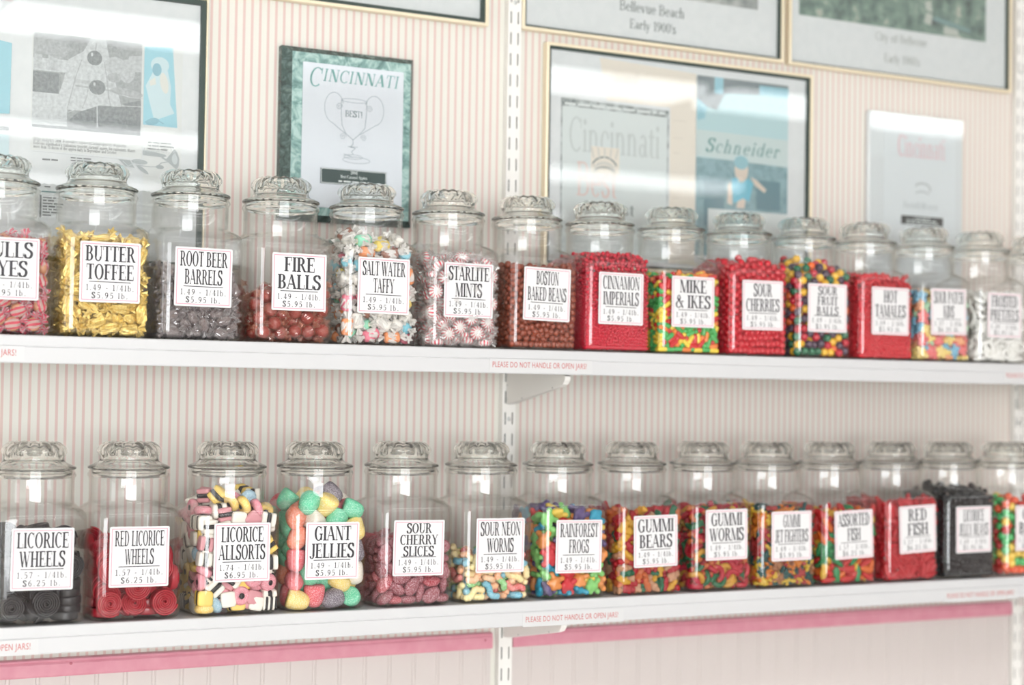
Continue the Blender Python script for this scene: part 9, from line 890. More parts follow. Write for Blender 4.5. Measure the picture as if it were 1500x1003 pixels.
 'L10': (244, 6, [-55,-60,101,68,11,89,8,-60,145,27,76,41,-51,-61,36,19,14,87,-54,-61,59,69,14,0,-53,-60,129,23,83,47,-17,-61,121,67,8,45,53,-61,113,23,75,46,-33,-60,132,23,14,2,-36,-61,75,22,76,0,-4,-61,100,58,20,35,41,-60,148,23,84,48,11,-61,74,67,6,46,-60,-26,128,24,82,23,22,-61,52,23,14,44,-4,-61,66,24,6,46,-60,-22,145,17,16,63,-61,-45,111,21,14,68,-22,-61,52,24,11,46,56,-60,133,21,82,48,1,-60,121,29,19,50,24,-61,100,71,17,49,53,-61,86,67,19,46,51,-61,56,11,22,34,-61,-54,134,24,76,22,-61,7,91,21,77,68,-61,49,127,22,88,69,-61,-53,66,68,8,67,-61,-42,86,16,19,61,8,-61,26,67,76,2,-20,-61,19,67,71,45,-61,-6,109,25,17,71,-61,-32,58,22,87,68,37,-60,117,21,88,50,-61,-13,66,22,78,68,-61,27,45,25,22,25,-61,38,109,21,6,66,-61,50,59,23,11,23,32,-60,24,77,17,10,-61,5,58,67,80,69,-61,10,22,68,15,24,-60,-54,52,24,87,22,-61,30,84,25,13,71,-61,-6,34,24,83,22,-60,6,121,18,77,29,-61,-39,27,67,83,22,-18,-56,144,40,3,13,-54,-58,21,31,10,52,-60,24,62,68,75,70,-31,-50,151,45,2,47,57,-60,19,64,84,6,-45,-59,34,26,7,44,-29,-54,109,33,81,47,-58,33,144,15,4,14,-50,-43,142,2,9,14,9,-58,15,87,13,60,35,-57,70,28,83,20,-53,-54,11,0,88,19,25,-57,84,34,80,21,-59,-15,101,19,11,57,-25,-57,94,80,11,23,47,-58,71,65,12,4,26,-33,154,35,81,72,10,-58,93,82,76,35,-34,-32,155,89,87,33,-58,-51,96,17,82,23,-53,-54,80,63,86,64,-18,-59,20,64,14,46,24,-55,120,28,86,20,16,-55,141,7,17,64,56,-56,41,78,8,25,-39,4,154,12,6,20,61,-56,100,66,82,68,-58,31,39,40,73,8,-59,54,17,36,75,57,-26,-54,119,30,3,54,-49,30,148,7,5,2,-58,-18,22,56,83,78,61,-53,32,70,79,20,-7,-56,30,20,82,28,-54,3,146,3,5,46,-58,-53,20,86,11,37,-34,-24,148,87,7,63,-57,54,98,88,81,8,26,-50,133,3,5,17,-58,-18,75,9,9,11,-46,-54,75,70,88,13,-57,50,70,5,5,9,29,-52,36,35,74,48,-56,50,10,1,0,36,-16,-52,78,82,85,4,-15,-54,88,40,6,25,14,-51,39,86,5,79,-54,-46,15,39,12,6,-57,-25,31,56,89,77,-55,-11,15,4,8,50,49,-56,16,79,88,56,-57,-15,55,15,84,71,-37,-53,45,51,84,28,-32,-52,59,37,82,46,23,-55,60,62,86,62,-56,22,10,44,0,54,-9,-56,61,15,80,22,36,-56,83,77,9,22,16,-54,44,58,0,24,-56,25,117,31,7,50,-54,-23,44,37,5,32,-57,51,45,48,73,2,-56,26,103,30,4,50,61,-47,75,24,74,66,28,-55,19,16,0,27,-29,-54,14,40,5,61,-26,-51,35,49,88,43,-39,45,151,2,77,59,43,-51,14,40,85,45,-56,-9,122,30,0,68,-53,12,83,11,1,80,14,-54,10,0,0,65,-52,-6,132,81,77,66,-54,55,117,18,3,75,53,-55,51,27,4,15,-50,58,33,6,73,58,19,-52,128,1,86,44,2,-52,126,85,87,67,-52,47,140,2,84,29,2,-55,105,36,16,2,-52,-26,10,44,0,11,-36,-53,97,73,75,54,-17,-45,150,41,84,6,-54,19,79,12,1,82,-52,17,136,89,2,83,46,-46,145,48,80,55,-36,22,149,44,13,74,-46,49,131,47,88,33,-54,-15,84,0,89,2,0,-49,143,33,3,12,-57,-30,102,67,72,31,36,-52,97,55,0,70,-40,-54,54,8,84,20,-16,-54,60,24,17,60,-46,-53,106,21,87,33,-54,-48,47,68,19,69,-54,-24,93,41,0,78,-1,-53,43,2,4,44,-55,12,44,30,76,2,-52,7,37,12,6,85,6,-53,33,41,0,63,-36,-50,84,14,2,19,-54,12,102,25,72,80,-38,-40,143,34,2,84,-53,26,128,45,88,76,-19,-54,70,10,7,52,-54,-48,69,85,8,45,35,-54,47,88,80,56,-50,50,40,45,79,23,19,-55,17,77,77,67,-55,56,77,6,3,14,-40,60,149,15,74,51,27,-39,146,80,0,73,-12,-54,117,20,2,35,-53,61,90,84,21,17,-1,-38,151,5,4,43,-53,30,90,14,73,8,-54,43,86,52,88,1,-56,-40,80,46,80,83,-24,-55,32,51,73,73,16,-52,66,80,3,27,-5,-50,75,11,80,41,-53,50,82,3,84,17,-53,36,22,54,17,75,-52,32,28,49,80,9,-55,-41,126,23,5,68,-53,9,16,82,1,23,41,-53,59,5,5,61,-35,-50,10,1,0,44,39,-53,32,28,76,13,-51,22,23,65,78,88,-38,-52,23,55,9,9,-50,4,48,69,15,6,-55,-30,63,3,83,38,-55,43,59,89,79,41,56,-53,21,4,80,36,-44,-54,131,21,12,87,43,-42,127,36,8,29,4,-51,55,79,81,51,-53,-4,59,12,14,36,52,-12,145,34,69,71,-54,49,21,9,89,4,-51,-40,33,7,6,81,53,-45,131,78,3,88,-45,-45,112,44,84,74,34,-46,138,84,89,82,-51,45,26,55,83,9,2,-36,130,49,87,63,-39,-51,75,33,5,59,-51,61,131,22,10,45,31,-51,43,43,8,63,-48,29,17,9,76,55,-40,-14,145,88,7,70,-49,61,65,20,14,87,-5,-43,17,10,1,89,-50,7,120,63,16,27,-31,36,143,13,89,25,11,-50,90,81,83,35,-48,-25,137,15,82,22,50,-48,97,84,5,50,-1,-54,71,49,19,72,-3,-46,85,32,7,88,-52,6,95,69,74,58,-51,-9,50,12,12,27,-29,54,144,18,85,30,-38,32,136,8,9,23,15,-48,116,5,71,41,30,-44,104,39,7,39,-5,-47,47,2,4,69,49,-48,48,2,12,38,-13,-52,29,26,0,7,-19,-47,126,29,4,87,5,-46,104,78,13,89,-38,-48,130,18,12,83,-52,40,116,22,76,71,-37,-5,141,0,8,70,-46,-50,35,50,85,14,-52,-24,109,27,1,73,54,-47,31,84,18,72,-55,4,21,35,71,10,-50,34,52,36,2,81,50,-50,114,16,82,22,38,-23,146,54,86,71,-30,-44,27,4,12,3,-51,-23,125,13,14,15,60,33,141,27,75,63,-45,57,18,89,74,64,28,-47,112,7,11,57,-22,-38,100,60,17,57,-18,-49,52,49,78,11,60,-38,130,67,78,67,6,-40,74,77,85,17,2,1,135,42,1,4,-16,-30,135,22,78,47,-53,30,44,79,12,81,-50,-10,25,74,86,62,-41,-41,21,54,4,0,-9,-45,94,38,1,89,-17,-38,43,46,77,36]),
 'L11': (196, 6, [-54,-59,72,65,12,41,-59,-59,27,50,20,27,-56,-59,103,86,74,46,-51,-59,118,77,78,43,35,-60,63,20,73,5,-3,-59,138,13,84,1,57,-59,141,48,72,89,-59,-53,91,79,11,68,-29,-59,22,48,70,56,-48,-59,12,45,88,88,-23,-59,126,50,82,45,57,-59,109,89,73,46,-58,14,136,44,74,61,-4,-60,12,14,1,45,-16,-59,64,31,80,89,3,-59,123,69,86,43,45,-59,29,15,87,44,3,-59,110,27,86,43,1,-59,63,81,10,44,-59,-36,119,43,68,14,-28,-59,46,40,82,46,-59,45,119,8,16,68,-9,-59,97,42,5,45,-35,-59,69,87,86,0,-59,-46,68,52,16,23,55,-59,90,0,75,45,6,-59,90,3,89,89,48,-59,15,47,7,89,-32,-59,85,52,6,0,-2,-59,46,2,9,46,-1,-58,31,67,1,41,-59,-52,43,83,82,67,42,-59,42,43,84,89,-50,59,150,4,0,45,-59,31,125,3,72,66,-58,16,93,66,84,72,52,-59,58,0,82,89,-59,12,56,67,88,70,-59,-12,54,32,84,68,-59,27,22,17,70,75,-59,-24,112,79,73,20,24,-59,23,62,70,11,15,-59,49,37,78,0,-59,-6,95,53,78,23,-59,17,116,27,6,20,-59,-13,67,24,0,70,-59,54,109,62,76,20,-56,-48,130,1,74,49,46,-50,140,6,85,20,-59,-10,108,33,10,69,-57,-18,44,20,85,74,-59,-21,17,85,10,67,-59,45,82,69,83,18,23,-57,97,43,4,84,-59,-36,45,86,82,67,-59,-4,12,86,89,24,-52,-35,139,37,85,33,-59,51,27,66,7,19,-59,-1,31,3,74,24,-59,50,46,22,1,19,26,-55,135,81,0,53,-1,-36,146,74,81,20,-58,32,100,65,87,64,-55,-51,31,21,84,77,8,-52,23,70,87,31,-58,52,14,20,5,17,-31,-53,96,12,9,31,12,-41,148,51,1,68,-29,-51,113,32,84,65,20,-55,84,13,79,12,-58,11,69,62,88,27,-19,-53,105,56,80,73,55,-55,74,30,8,11,59,-55,34,54,75,68,44,-54,111,37,83,56,32,-52,121,31,84,60,-41,-56,23,65,85,52,36,-42,147,49,0,59,-56,13,81,23,0,16,-55,-48,108,53,74,45,43,-56,85,65,0,52,-55,-6,123,3,81,56,-33,-45,134,77,82,65,-19,-55,17,45,80,77,45,-52,124,28,83,61,-40,-52,125,60,84,57,-56,-16,33,70,85,15,-56,27,64,88,88,29,-21,-23,144,15,75,61,-41,43,146,84,88,9,-44,-54,47,79,84,56,-37,-53,33,61,81,60,-40,-52,103,50,81,19,-39,4,140,25,79,38,-55,-34,59,43,13,88,31,-51,108,21,87,62,5,-53,80,86,2,56,-53,-33,88,28,79,50,-16,-36,142,20,1,59,-51,-39,13,1,86,40,-8,-50,79,26,1,17,-14,-48,130,37,71,88,-31,-52,59,29,1,48,38,-51,98,38,85,71,-30,-28,136,81,80,65,-52,-1,81,69,89,10,-52,-50,58,40,88,13,33,-52,76,26,3,13,-55,5,20,89,78,36,-16,-50,48,2,4,22,-51,-21,88,75,84,46,30,-54,47,57,6,55,-24,-51,35,42,5,74,-51,59,99,1,8,44,15,-51,69,38,81,21,-51,-24,75,8,83,48,-50,59,65,30,88,46,-45,-3,131,81,77,53,36,-52,12,45,87,60,-52,-46,84,82,1,36,-52,59,31,50,8,2,-24,-9,137,37,72,47,59,-48,122,70,4,24,-50,59,128,89,84,45,-49,59,53,83,4,0,-52,16,105,44,5,16,-43,12,129,89,82,54,-51,13,13,78,89,39,-50,59,77,69,0,48,43,-51,65,74,86,74,-31,32,142,57,77,39,27,-32,145,85,80,18,-50,48,58,20,88,46,-50,9,44,42,4,88,-50,37,54,6,2,4,-51,20,46,89,4,41,17,-49,38,23,87,22,-50,34,73,19,85,56,-43,49,132,62,76,38,28,-50,63,12,9,16,-46,-15,127,22,13,10,-50,-36,70,8,8,0,-50,36,40,67,5,5,-51,33,86,2,86,41,-51,-35,36,34,81,86,-52,17,34,32,87,53,21,-48,122,63,82,56,-50,-49,16,35,88,45,-50,17,22,74,88,46,-51,48,70,34,89,50,9,-48,134,71,4,47,-52,41,27,62,80,9,-50,46,17,0,81,10,-21,3,140,80,4,85,59,-47,48,12,85,67,-34,22,134,35,78,47,-49,30,28,44,7,83,-18,-49,87,9,75,12,-41,-19,139,69,88,19,24,-48,13,60,0,55,-16,22,141,37,5,73,-5,-46,116,84,75,12,59,-45,13,0,85,69,48,-50,22,67,69,59,-49,40,125,36,75,47,-48,54,40,44,88,10,43,-44,84,75,3,7,-33,-45,79,79,2,61,-43,-11,80,20,4,48,-20,-35,129,22,88,17,5,-37,84,6,3,13,-47,28,120,83,71,72,46,-32,138,82,88,3,-46,-17,25,18,2,56,-42,5,95,82,82,87,50,-39,98,38,5,65,35,-42,129,53,0,43,46,-18,136,0,69,56,-49,-15,64,86,10,65,-46,14,117,32,6,14,-47,-31,25,1,0,10,-47,42,105,82,81,25,-39,-35,119,77,75,56,59,-38,106,30,83,24,7,-40,13,63,0,67,-9,-49,19,17,12,89,-3,-31,134,66,6,57,-46,35,17,87,8,56,50,-42,35,67,88,87,5,-48,93,62,87,47,9,-41,104,42,87,56,59,-36,70,45,79,68,-39,-7,55,61,89,89,59,-37,131,27,81,66,11,-40,118,23,1,14,-46,-19,13,62,2,62]),
 'L12': (204, 6, [-59,-57,135,65,18,71,-59,-59,91,37,21,88,-59,-58,21,33,17,78,-48,-59,142,79,71,38,59,-57,152,1,74,22,16,-59,137,43,69,24,-59,-34,143,38,71,13,37,-59,97,22,1,41,-10,-53,157,70,87,34,-24,-59,148,9,12,0,-17,-59,107,50,74,45,-59,12,140,13,74,70,33,-59,157,79,79,1,-41,-59,119,25,84,41,-58,-52,58,51,8,26,-49,-59,72,83,88,88,-52,-59,45,38,80,45,13,-59,91,30,4,1,-59,-32,114,58,6,68,-59,-51,117,86,6,67,33,-59,22,56,19,43,-10,-59,58,52,78,0,35,-58,115,50,78,49,59,-59,72,16,69,14,24,-59,78,11,2,0,-18,-59,76,22,1,3,-59,3,129,7,74,65,-7,-59,124,88,1,0,-41,-59,49,2,79,46,-59,-2,105,78,69,4,-59,-31,34,0,69,3,14,-59,57,12,9,0,-59,-44,24,76,72,13,-59,24,44,11,5,68,-22,-59,24,88,76,46,-56,42,156,84,84,19,-8,-59,22,49,70,86,-59,-50,41,8,86,22,43,-57,85,33,88,85,-56,58,148,45,74,47,50,-58,134,73,78,38,50,-59,12,55,2,47,-36,-55,143,83,76,29,-59,24,56,64,3,70,-59,29,139,4,79,67,-59,-28,98,40,86,68,30,-57,136,83,77,81,-59,14,19,53,12,68,-52,20,158,40,6,52,-59,-39,77,40,0,23,5,-59,20,54,15,44,-59,23,101,50,85,23,13,-58,115,21,85,5,-59,51,96,12,6,22,17,-57,68,25,85,39,-59,-25,66,71,89,70,-59,-4,76,10,88,22,-59,36,90,46,88,66,-59,51,109,4,82,65,-59,-29,55,62,86,70,-59,-8,33,22,21,26,-59,-19,33,53,70,75,-59,-25,86,55,3,22,-38,-57,102,51,10,53,-59,-14,12,19,1,25,56,-57,109,12,77,81,-58,53,65,9,81,63,-59,48,22,34,72,69,-23,-57,60,11,76,13,44,-56,123,30,11,10,-27,-56,98,11,77,14,34,-58,55,5,75,81,-59,0,55,83,15,22,-59,50,128,43,83,23,-59,50,79,45,1,23,-49,-54,12,65,2,34,-58,59,22,6,70,56,7,-56,49,37,14,77,40,-56,44,28,80,80,-54,-52,102,41,82,74,43,-57,21,57,15,33,-57,12,108,26,80,30,50,-56,36,51,83,82,-39,-56,84,3,87,52,-38,-55,63,80,7,40,-57,31,117,36,75,57,4,-54,83,48,78,20,-57,33,70,24,88,16,-9,-53,143,1,0,79,-54,-21,107,49,85,32,57,-56,22,32,76,77,-53,44,43,21,89,79,-56,33,34,80,14,36,-51,-12,129,18,84,43,3,-50,131,39,83,72,-40,-8,153,48,71,37,27,-53,32,46,12,25,13,-52,101,76,83,73,-52,54,120,26,86,80,-25,-51,12,76,1,72,-51,3,67,18,87,83,-48,-7,140,36,79,49,-3,-55,42,62,76,69,-54,39,18,18,11,38,52,-52,73,70,1,55,-50,-45,147,7,79,46,24,-51,13,60,0,61,-7,-50,86,10,0,22,-50,-48,131,67,1,86,-52,46,141,74,7,50,40,-34,159,81,86,13,-28,47,159,53,73,42,-34,-52,28,31,6,16,19,-54,41,56,77,22,24,-48,150,84,77,51,-53,1,18,81,10,84,-18,-52,85,33,81,66,8,-52,35,66,89,13,-51,9,86,59,4,5,-30,18,157,67,86,52,-49,-50,35,18,6,68,-52,-37,12,34,0,37,-50,17,76,39,86,47,-25,-50,133,87,89,36,59,-25,158,24,75,63,-52,-48,85,26,82,46,-35,-52,15,89,83,69,-13,-50,33,19,0,19,-55,6,32,83,13,14,-52,-24,131,45,81,45,16,-49,23,53,0,26,-49,20,37,46,86,89,-50,-45,66,34,1,0,-28,-51,120,15,10,16,-51,19,14,46,85,87,8,-44,158,11,84,54,-53,44,58,60,10,48,59,-50,98,9,84,23,58,-51,51,68,89,64,16,-31,160,66,75,60,48,-51,58,82,83,67,27,-50,106,24,86,65,-4,-51,99,85,83,67,-4,-51,113,80,83,43,-50,-3,87,32,1,7,-13,-49,47,66,85,26,-50,28,81,1,85,0,-51,26,24,50,83,88,-43,5,146,55,75,0,-49,21,91,37,84,3,-44,-51,21,47,88,62,-22,-50,40,29,0,65,-49,19,122,5,0,3,-50,-9,52,20,1,2,-49,-12,115,79,83,42,42,-47,151,73,82,77,-49,54,53,84,89,88,-36,-35,154,65,88,56,11,-46,13,2,3,68,-50,59,43,11,2,45,-51,22,67,6,83,14,-39,20,147,39,0,53,-37,30,157,12,84,1,7,-48,146,8,85,64,59,-44,140,41,1,68,-18,-31,146,14,74,58,-47,-20,142,36,77,51,-29,-42,147,57,79,73,-39,-45,114,11,5,61,-30,-46,59,15,82,20,-6,-46,73,28,80,13,19,-9,153,74,81,16,-46,-17,99,8,5,80,-8,-22,149,3,79,40,47,53,145,0,78,73,9,-44,118,51,12,35,-6,-40,150,6,76,37,-47,29,16,39,8,42,-35,-21,145,23,75,42,-34,41,150,15,82,40,-26,59,147,38,76,45,-46,-40,94,36,0,67,30,-50,68,11,81,88,-44,-38,127,81,89,40,-25,10,149,66,78,65,-47,49,34,2,89,70,1,-39,66,7,0,26,-47,-34,113,12,83,22,-27,-38,84,79,7,23,41,-39,68,39,89,39,-49,-25,72,79,82,26,-40,-30,136,80,75,54,37,-48,127,19,70,7,-37,59,142,53,79,45,-16,-44,97,30,76,70,-45,-20,86,29,87,16,-11,-41,134,68,10,63,52,-45,126,20,88,82,1,-15,153,46,85,79,-31,-44,97,77,81,8,-42,35,140,71,81,47,-22,-38,72,30,0,17,22,-48,84,42,8,47,-48,24,134,13,84,68]),
 'L13': (300, 6, [-57,-60,121,5,12,45,22,-60,157,5,18,45,-56,-60,145,75,82,45,7,-60,164,23,8,45,27,-60,134,12,71,0,25,-43,185,23,10,76,-27,-60,171,66,3,45,-60,60,151,0,68,0,-60,-56,131,29,8,22,-57,-27,176,19,80,87,-56,-60,61,37,4,0,-56,-60,82,46,5,0,-57,-60,92,66,5,0,-57,-60,12,52,0,45,-60,-57,104,60,11,23,-56,-60,51,66,86,45,-60,-57,156,0,5,22,-60,4,135,67,1,67,-23,-60,15,77,71,0,-39,-60,145,38,8,0,-56,-59,40,36,84,45,-61,42,149,21,85,23,-45,-36,180,69,84,18,-14,-60,139,8,76,45,31,-60,103,58,11,0,-12,-51,183,30,2,48,-60,17,147,10,11,67,-61,25,137,14,69,69,-59,46,168,33,83,18,-10,-60,24,20,81,45,30,-60,119,52,79,0,-60,-57,30,60,84,67,-60,47,47,71,18,68,12,-61,141,58,80,0,-1,-60,103,58,70,0,-60,-6,167,82,70,68,-4,-60,76,84,69,46,-35,-58,156,72,75,59,-31,-60,87,89,76,45,42,-60,71,22,68,45,-60,24,119,46,72,22,-60,-42,119,72,11,23,-28,32,189,66,84,77,-18,-60,74,74,8,45,31,-60,67,61,13,0,44,-61,144,80,1,45,10,-50,178,76,85,30,44,-60,91,49,71,45,-60,-18,76,64,68,69,32,-60,154,54,18,45,-30,-60,122,48,6,0,-60,-7,84,52,82,67,-60,-38,134,31,6,67,-40,-60,63,33,15,45,-60,60,106,0,68,0,25,-60,94,61,9,0,-16,-60,98,44,12,0,10,-60,98,36,78,0,-60,-56,21,5,89,68,-60,-45,65,66,8,22,57,-60,134,41,8,0,60,-60,98,0,22,0,-21,-60,90,82,14,0,-2,-60,34,33,86,0,-61,-30,125,28,1,68,-60,-10,150,56,6,68,13,-60,113,81,81,0,-60,56,24,51,83,22,-60,-47,80,32,8,68,-58,-51,165,79,6,18,-29,-59,30,2,0,0,-4,-59,142,38,76,52,-60,-36,97,24,19,68,-60,48,126,81,83,22,41,-60,111,54,8,0,-59,-39,151,60,86,68,-24,-60,43,44,77,0,-40,-60,43,84,83,45,-35,-60,15,59,71,45,-56,20,170,27,86,88,9,-60,83,62,80,0,-5,-60,58,18,77,0,-49,-60,25,46,9,0,-60,-4,99,20,83,22,-49,-60,99,66,83,45,-60,40,83,42,16,67,-60,-21,96,30,88,67,44,-60,25,33,73,0,-60,26,81,47,9,68,-47,-60,110,1,8,0,56,-60,22,81,89,45,-60,-2,110,43,4,68,-42,-60,84,54,77,45,-60,4,73,4,73,22,21,-60,40,54,74,45,41,-60,54,32,70,0,57,-60,80,17,6,0,-61,-29,44,26,3,22,-18,-60,123,34,71,45,-20,-60,59,45,76,45,-32,-59,102,0,87,2,60,-58,147,42,73,67,4,-60,15,29,74,45,-60,38,106,6,88,22,-60,-38,15,14,17,22,-46,-57,168,60,1,55,50,-60,41,73,17,0,-60,-16,116,42,0,23,-60,27,46,78,72,23,44,-58,135,79,12,67,-60,4,43,46,84,23,0,-60,49,68,75,0,-60,-1,25,14,18,22,60,-60,60,0,68,0,20,-60,24,24,75,45,-60,-48,109,49,11,23,-58,-19,136,80,5,73,16,41,185,24,89,1,31,-59,29,76,3,42,11,-60,62,45,87,0,-57,-15,162,21,12,5,23,-60,57,8,16,45,-60,13,87,44,88,22,2,-57,127,9,7,24,-61,23,67,47,11,68,-60,35,33,0,87,68,-61,-27,31,15,73,67,-57,-58,72,3,3,9,-60,-19,59,58,74,68,-60,11,109,75,18,67,-60,13,21,79,88,68,-58,-26,144,54,87,35,-60,10,58,31,71,22,59,-56,163,26,1,68,-60,40,15,88,19,68,-45,-58,70,75,12,23,-26,-58,144,55,13,23,32,-60,15,84,22,44,-58,-29,113,34,15,40,-60,12,97,88,3,67,-60,-10,12,10,0,22,-60,25,15,66,15,67,57,-60,12,5,0,45,-59,32,60,63,3,27,-51,-35,170,13,87,50,-57,24,158,64,4,86,-60,18,51,88,71,23,53,-58,113,23,81,30,40,-40,179,44,3,41,23,-57,83,84,81,34,-58,16,33,60,14,83,-12,-56,153,7,5,21,-56,4,156,34,86,38,-60,58,40,72,76,67,-61,-19,24,13,73,23,60,-56,120,22,1,68,-60,57,70,73,82,23,-56,-24,153,81,7,2,-58,47,116,26,89,30,-60,58,11,65,0,22,-59,61,88,73,17,45,58,-41,173,1,81,67,5,-57,26,18,2,34,44,-55,162,71,83,74,-57,-48,45,48,88,37,-51,29,176,54,3,2,-56,-18,105,64,4,82,-58,-9,59,59,14,6,-56,59,138,1,4,48,-56,-29,87,88,7,41,-37,-57,50,12,4,25,-57,5,123,33,10,39,-24,-57,156,44,81,62,3,-57,88,1,89,58,50,-59,59,46,16,69,-41,-56,119,24,0,61,-32,-56,112,50,1,17,16,-57,132,54,78,14,6,-56,147,0,84,67,-30,-57,71,85,10,17,-57,1,49,75,86,51,36,-57,86,21,78,20,-56,60,166,29,1,0,-5,-57,115,56,7,25,-60,-50,12,19,0,68,52,-57,102,32,84,20,-56,-50,138,47,83,46,24,0,185,45,3,57,60,-57,35,5,82,23,-57,47,96,69,83,36,-48,-56,156,18,89,13,-56,4,144,53,5,3,-57,-36,55,8,7,50,-48,-57,130,81,8,15,31,-57,41,16,13,20,-37,-57,133,18,87,14,-22,-48,174,32,79,48,-35,-33,178,30,0,23,-50,-24,163,55,6,6,-57,24,26,74,7,89,-57,34,97,60,7,38,-11,-58,107,53,77,58,58,-57,47,59,8,76,-56,16,123,38,17,2,-57,54,79,29,0,9,-57,21,105,55,4,32,-57,52,32,56,5,9,44,-57,152,78,83,67,4,-57,117,0,7,26,-57,-30,64,9,87,7,-2,-57,11,67,0,59,-58,-38,71,18,7,8,-56,-27,75,30,4,52,41,-57,37,80,83,64,-57,-9,75,53,80,84,-57,-44,97,57,4,51,2,-50,169,34,80,64,-58,-11,46,11,2,14,-28,-57,130,51,8,22,-57,-4,120,66,79,47,-57,45,59,28,8,86,-58,57,55,23,7,33,-17,-57,38,21,81,29,-41,8,181,10,84,51,-43,-56,35,17,83,22,-42,-57,12,81,0,60,-57,17,72,79,88,55,29,-57,53,45,87,76,-57,2,60,44,89,52,-10,-52,172,70,86,65,-22,-57,110,60,5,19,-50,1,175,26,6,2,-16,-57,11,23,0,31,9,-57,69,39,85,58,-57,60,64,32,6,45,15,-56,77,87,86,28,-57,60,124,42,12,45,-57,32,114,52,81,37,-58,-9,33,35,13,87,-43,21,180,77,83,47,43,-56,121,88,89,29,-57,-18,125,3,86,38,-28,-58,49,63,79,73,-56,-40,36,80,4,85,-11,-56,64,24,84,61,-7,-51,162,89,85,68,-57,-21,11,62,0,7,-32,-57,59,72,87,72,-56,-51,34,75,7,88,-58,-30,15,86,14,1,11,-56,35,56,86,74,-55,52,156,20,14,6,-57,42,134,69,2,39,-57,8,36,0,81,6,-58,49,86,36,7,81,-57,-25,51,24,82,53,-57,11,11,26,0,82,-57,-45,26,61,82,44,-57,-48,55,34,87,55,-13,-57,49,60,7,72,-50,11,175,10,84,47,-57,33,138,16,88,38,9,-57,44,37,89,15,50,-57,72,41,0,29,-57,2,12,63,0,81,46,-47,169,66,85,45,26,-57,14,72,9,62,-57,37,68,63,6,9,-56,35,42,87,4,85,12,-57,53,31,6,67,32,-51,166,1,80,70,-56,36,126,33,6,6,-50,38,171,87,11,89,14,-57,20,75,3,60,-57,25,91,0,8,86,23,-51,170,43,2,63,18,-57,11,76,0,60,-57,31,12,56,0,85,-56,45,72,45,3,50,-57,1,92,10,6,50,-51,15,162,36,89,48,-22,-33,177,56,0,87,-57,-8,21,2,88,53,-57,-33,26,63,4,8,-56,-17,38,71,86,5,-56,46,12,77,0,87,47,-57,12,87,0,16,38,32,181,73,10,17,38,-56,12,71,0,24,10,-51,156,60,0,31,-52,-39,144,82,6,54,-51,-14,174,9,86,18,-54,-51,87,45,86,45,-53,-6,144,72,80,4,-52,35,157,73,89,41,-18,-51,162,73,84,68,-50,-34,158,45,82,52,-2,-50,152,25,83,69,-10,-53,123,72,81,75,-10,-55,86,54,78,83,-29,-50,25,72,79,21,-44,-50,55,67,7,58,55,-47,147,65,6,45,46,-47,133,71,83,0,-7,18,178,31,0,37,-40,-16,178,36,0,62,-39,-50,23,86,83,62,46,44,178,89,0,33,32,-47,152,27,0,45,60,-50,28,61,82,22,52,-51,93,41,84,22,-16,-49,133,88,4,9,0,-49,42,51,82,29,-47,40,147,36,78,23,37,-50,61,31,9,71,-55,35,21,0,77,54,51,-51,125,76,7,25,51,-51,156,48,2,69,20,-37,178,36,0,55,27,31,178,8,0,21,-51,-7,129,16,82,52,46,1,178,70,0,48,-26,-47,98,46,19,0,-50,21,137,36,89,7,-48,56,101,54,83,23,12,49,178,46,0,1,31,-49,113,81,5,50,-45,45,176,83,81,75,-13,60,178,42,0,45,-16,33,181,83,79,21,19,-50,69,7,3,75,-50,42,45,15,8,89,18,-51,105,1,5,26,-5,-40,178,76,1,88,-33,-47,124,51,76,45,-51,28,148,37,0,39,-17,-13,178,24,0,38,-26,-21,178,47,0,40,54,-31,178,75,0,60,-49,14,148,30,15,6,5,-47,133,13,6,0,-3,39,178,62,0,2,32,-48,84,39,77,45,-10,-50,43,40,5,75,-24,20,178,38,0,86,-50,30,79,25,81,88,60,13,177,23,0,68,-50,-21,86,75,84,37,-10,-53,15,43,75,38,35,-50,105,64,87,74,-11,8,178,39,0,37,-50,38,85,80,86,54,-50,41,36,13,2,83,-34,-3,178,86,0,38,-47,-9,166,10,2,68,-24,47,178,46,0,70,54,29,178,49,0,83,47,-50,82,6,3,56,3,-6,178,10,0,26,-51,51,109,12,83,0,-21,-50,82,82,80,17,-50,-6,101,53,84,52,-38,-47,154,74,19,45,-43,-51,136,66,83,65,39,-50,72,33,89,13,-25,7,178,12,0,72,-31,-49,166,55,11,82,-51,5,166,64,84,47,-12,-4,178,43,0,82,37,-19,178,52,0,1,34,-51,132,63,87,28,-51,43,26,18,2,38,-50,16,81,32,6,53,-50,-49,146,9,82,53,-47,9,114,29,8,23,60,-50,75,46,10,68,-9,-49,27,68,4,32,-51,49,141,7,2,2,6,11,178,89,0,12,40,21,178,45,0,49,-51,28,166,53,3,84,-33,-50,39,19,79,27,-50,-34,80,46,88,6,-7,-27,178,44,0,38,16,4,178,5,0,9,-50,-41,89,81,89,53,1,26,178,62,0,81,-51,-53,15,25,18,14,-48,48,161,6,4,63,-50,-39,107,38,85,34,37,-50,142,56,1,11,34,-7,178,32,0,35,17,-47,163,38,80,45,10,-50,121,13,0,29,14,-13,178,54,0,18,-47,60,152,0,68,0,-50,-18,66,33,89,33,-47,-43,158,49,19,38,25,-50,122,73,2,58,25,-49,97,26,10,35,17,22,178,35,0,75,-1,-50,67,24,3,75,6,-50,100,18,10,25,60,-51,87,32,86,22,-50,60,21,88,81,0,-51,-48,118,25,84,66,24,-51,143,34,83,64,-38,55,173,3,89,64,52,55,171,88,3,46,35,-39,123,2,2,32,-38,-20,106,18,6,54,40,56,173,16,81,34,-38,-32,162,20,73,24,-28,-38,166,73,8,51,49,-25,170,23,13,53]),
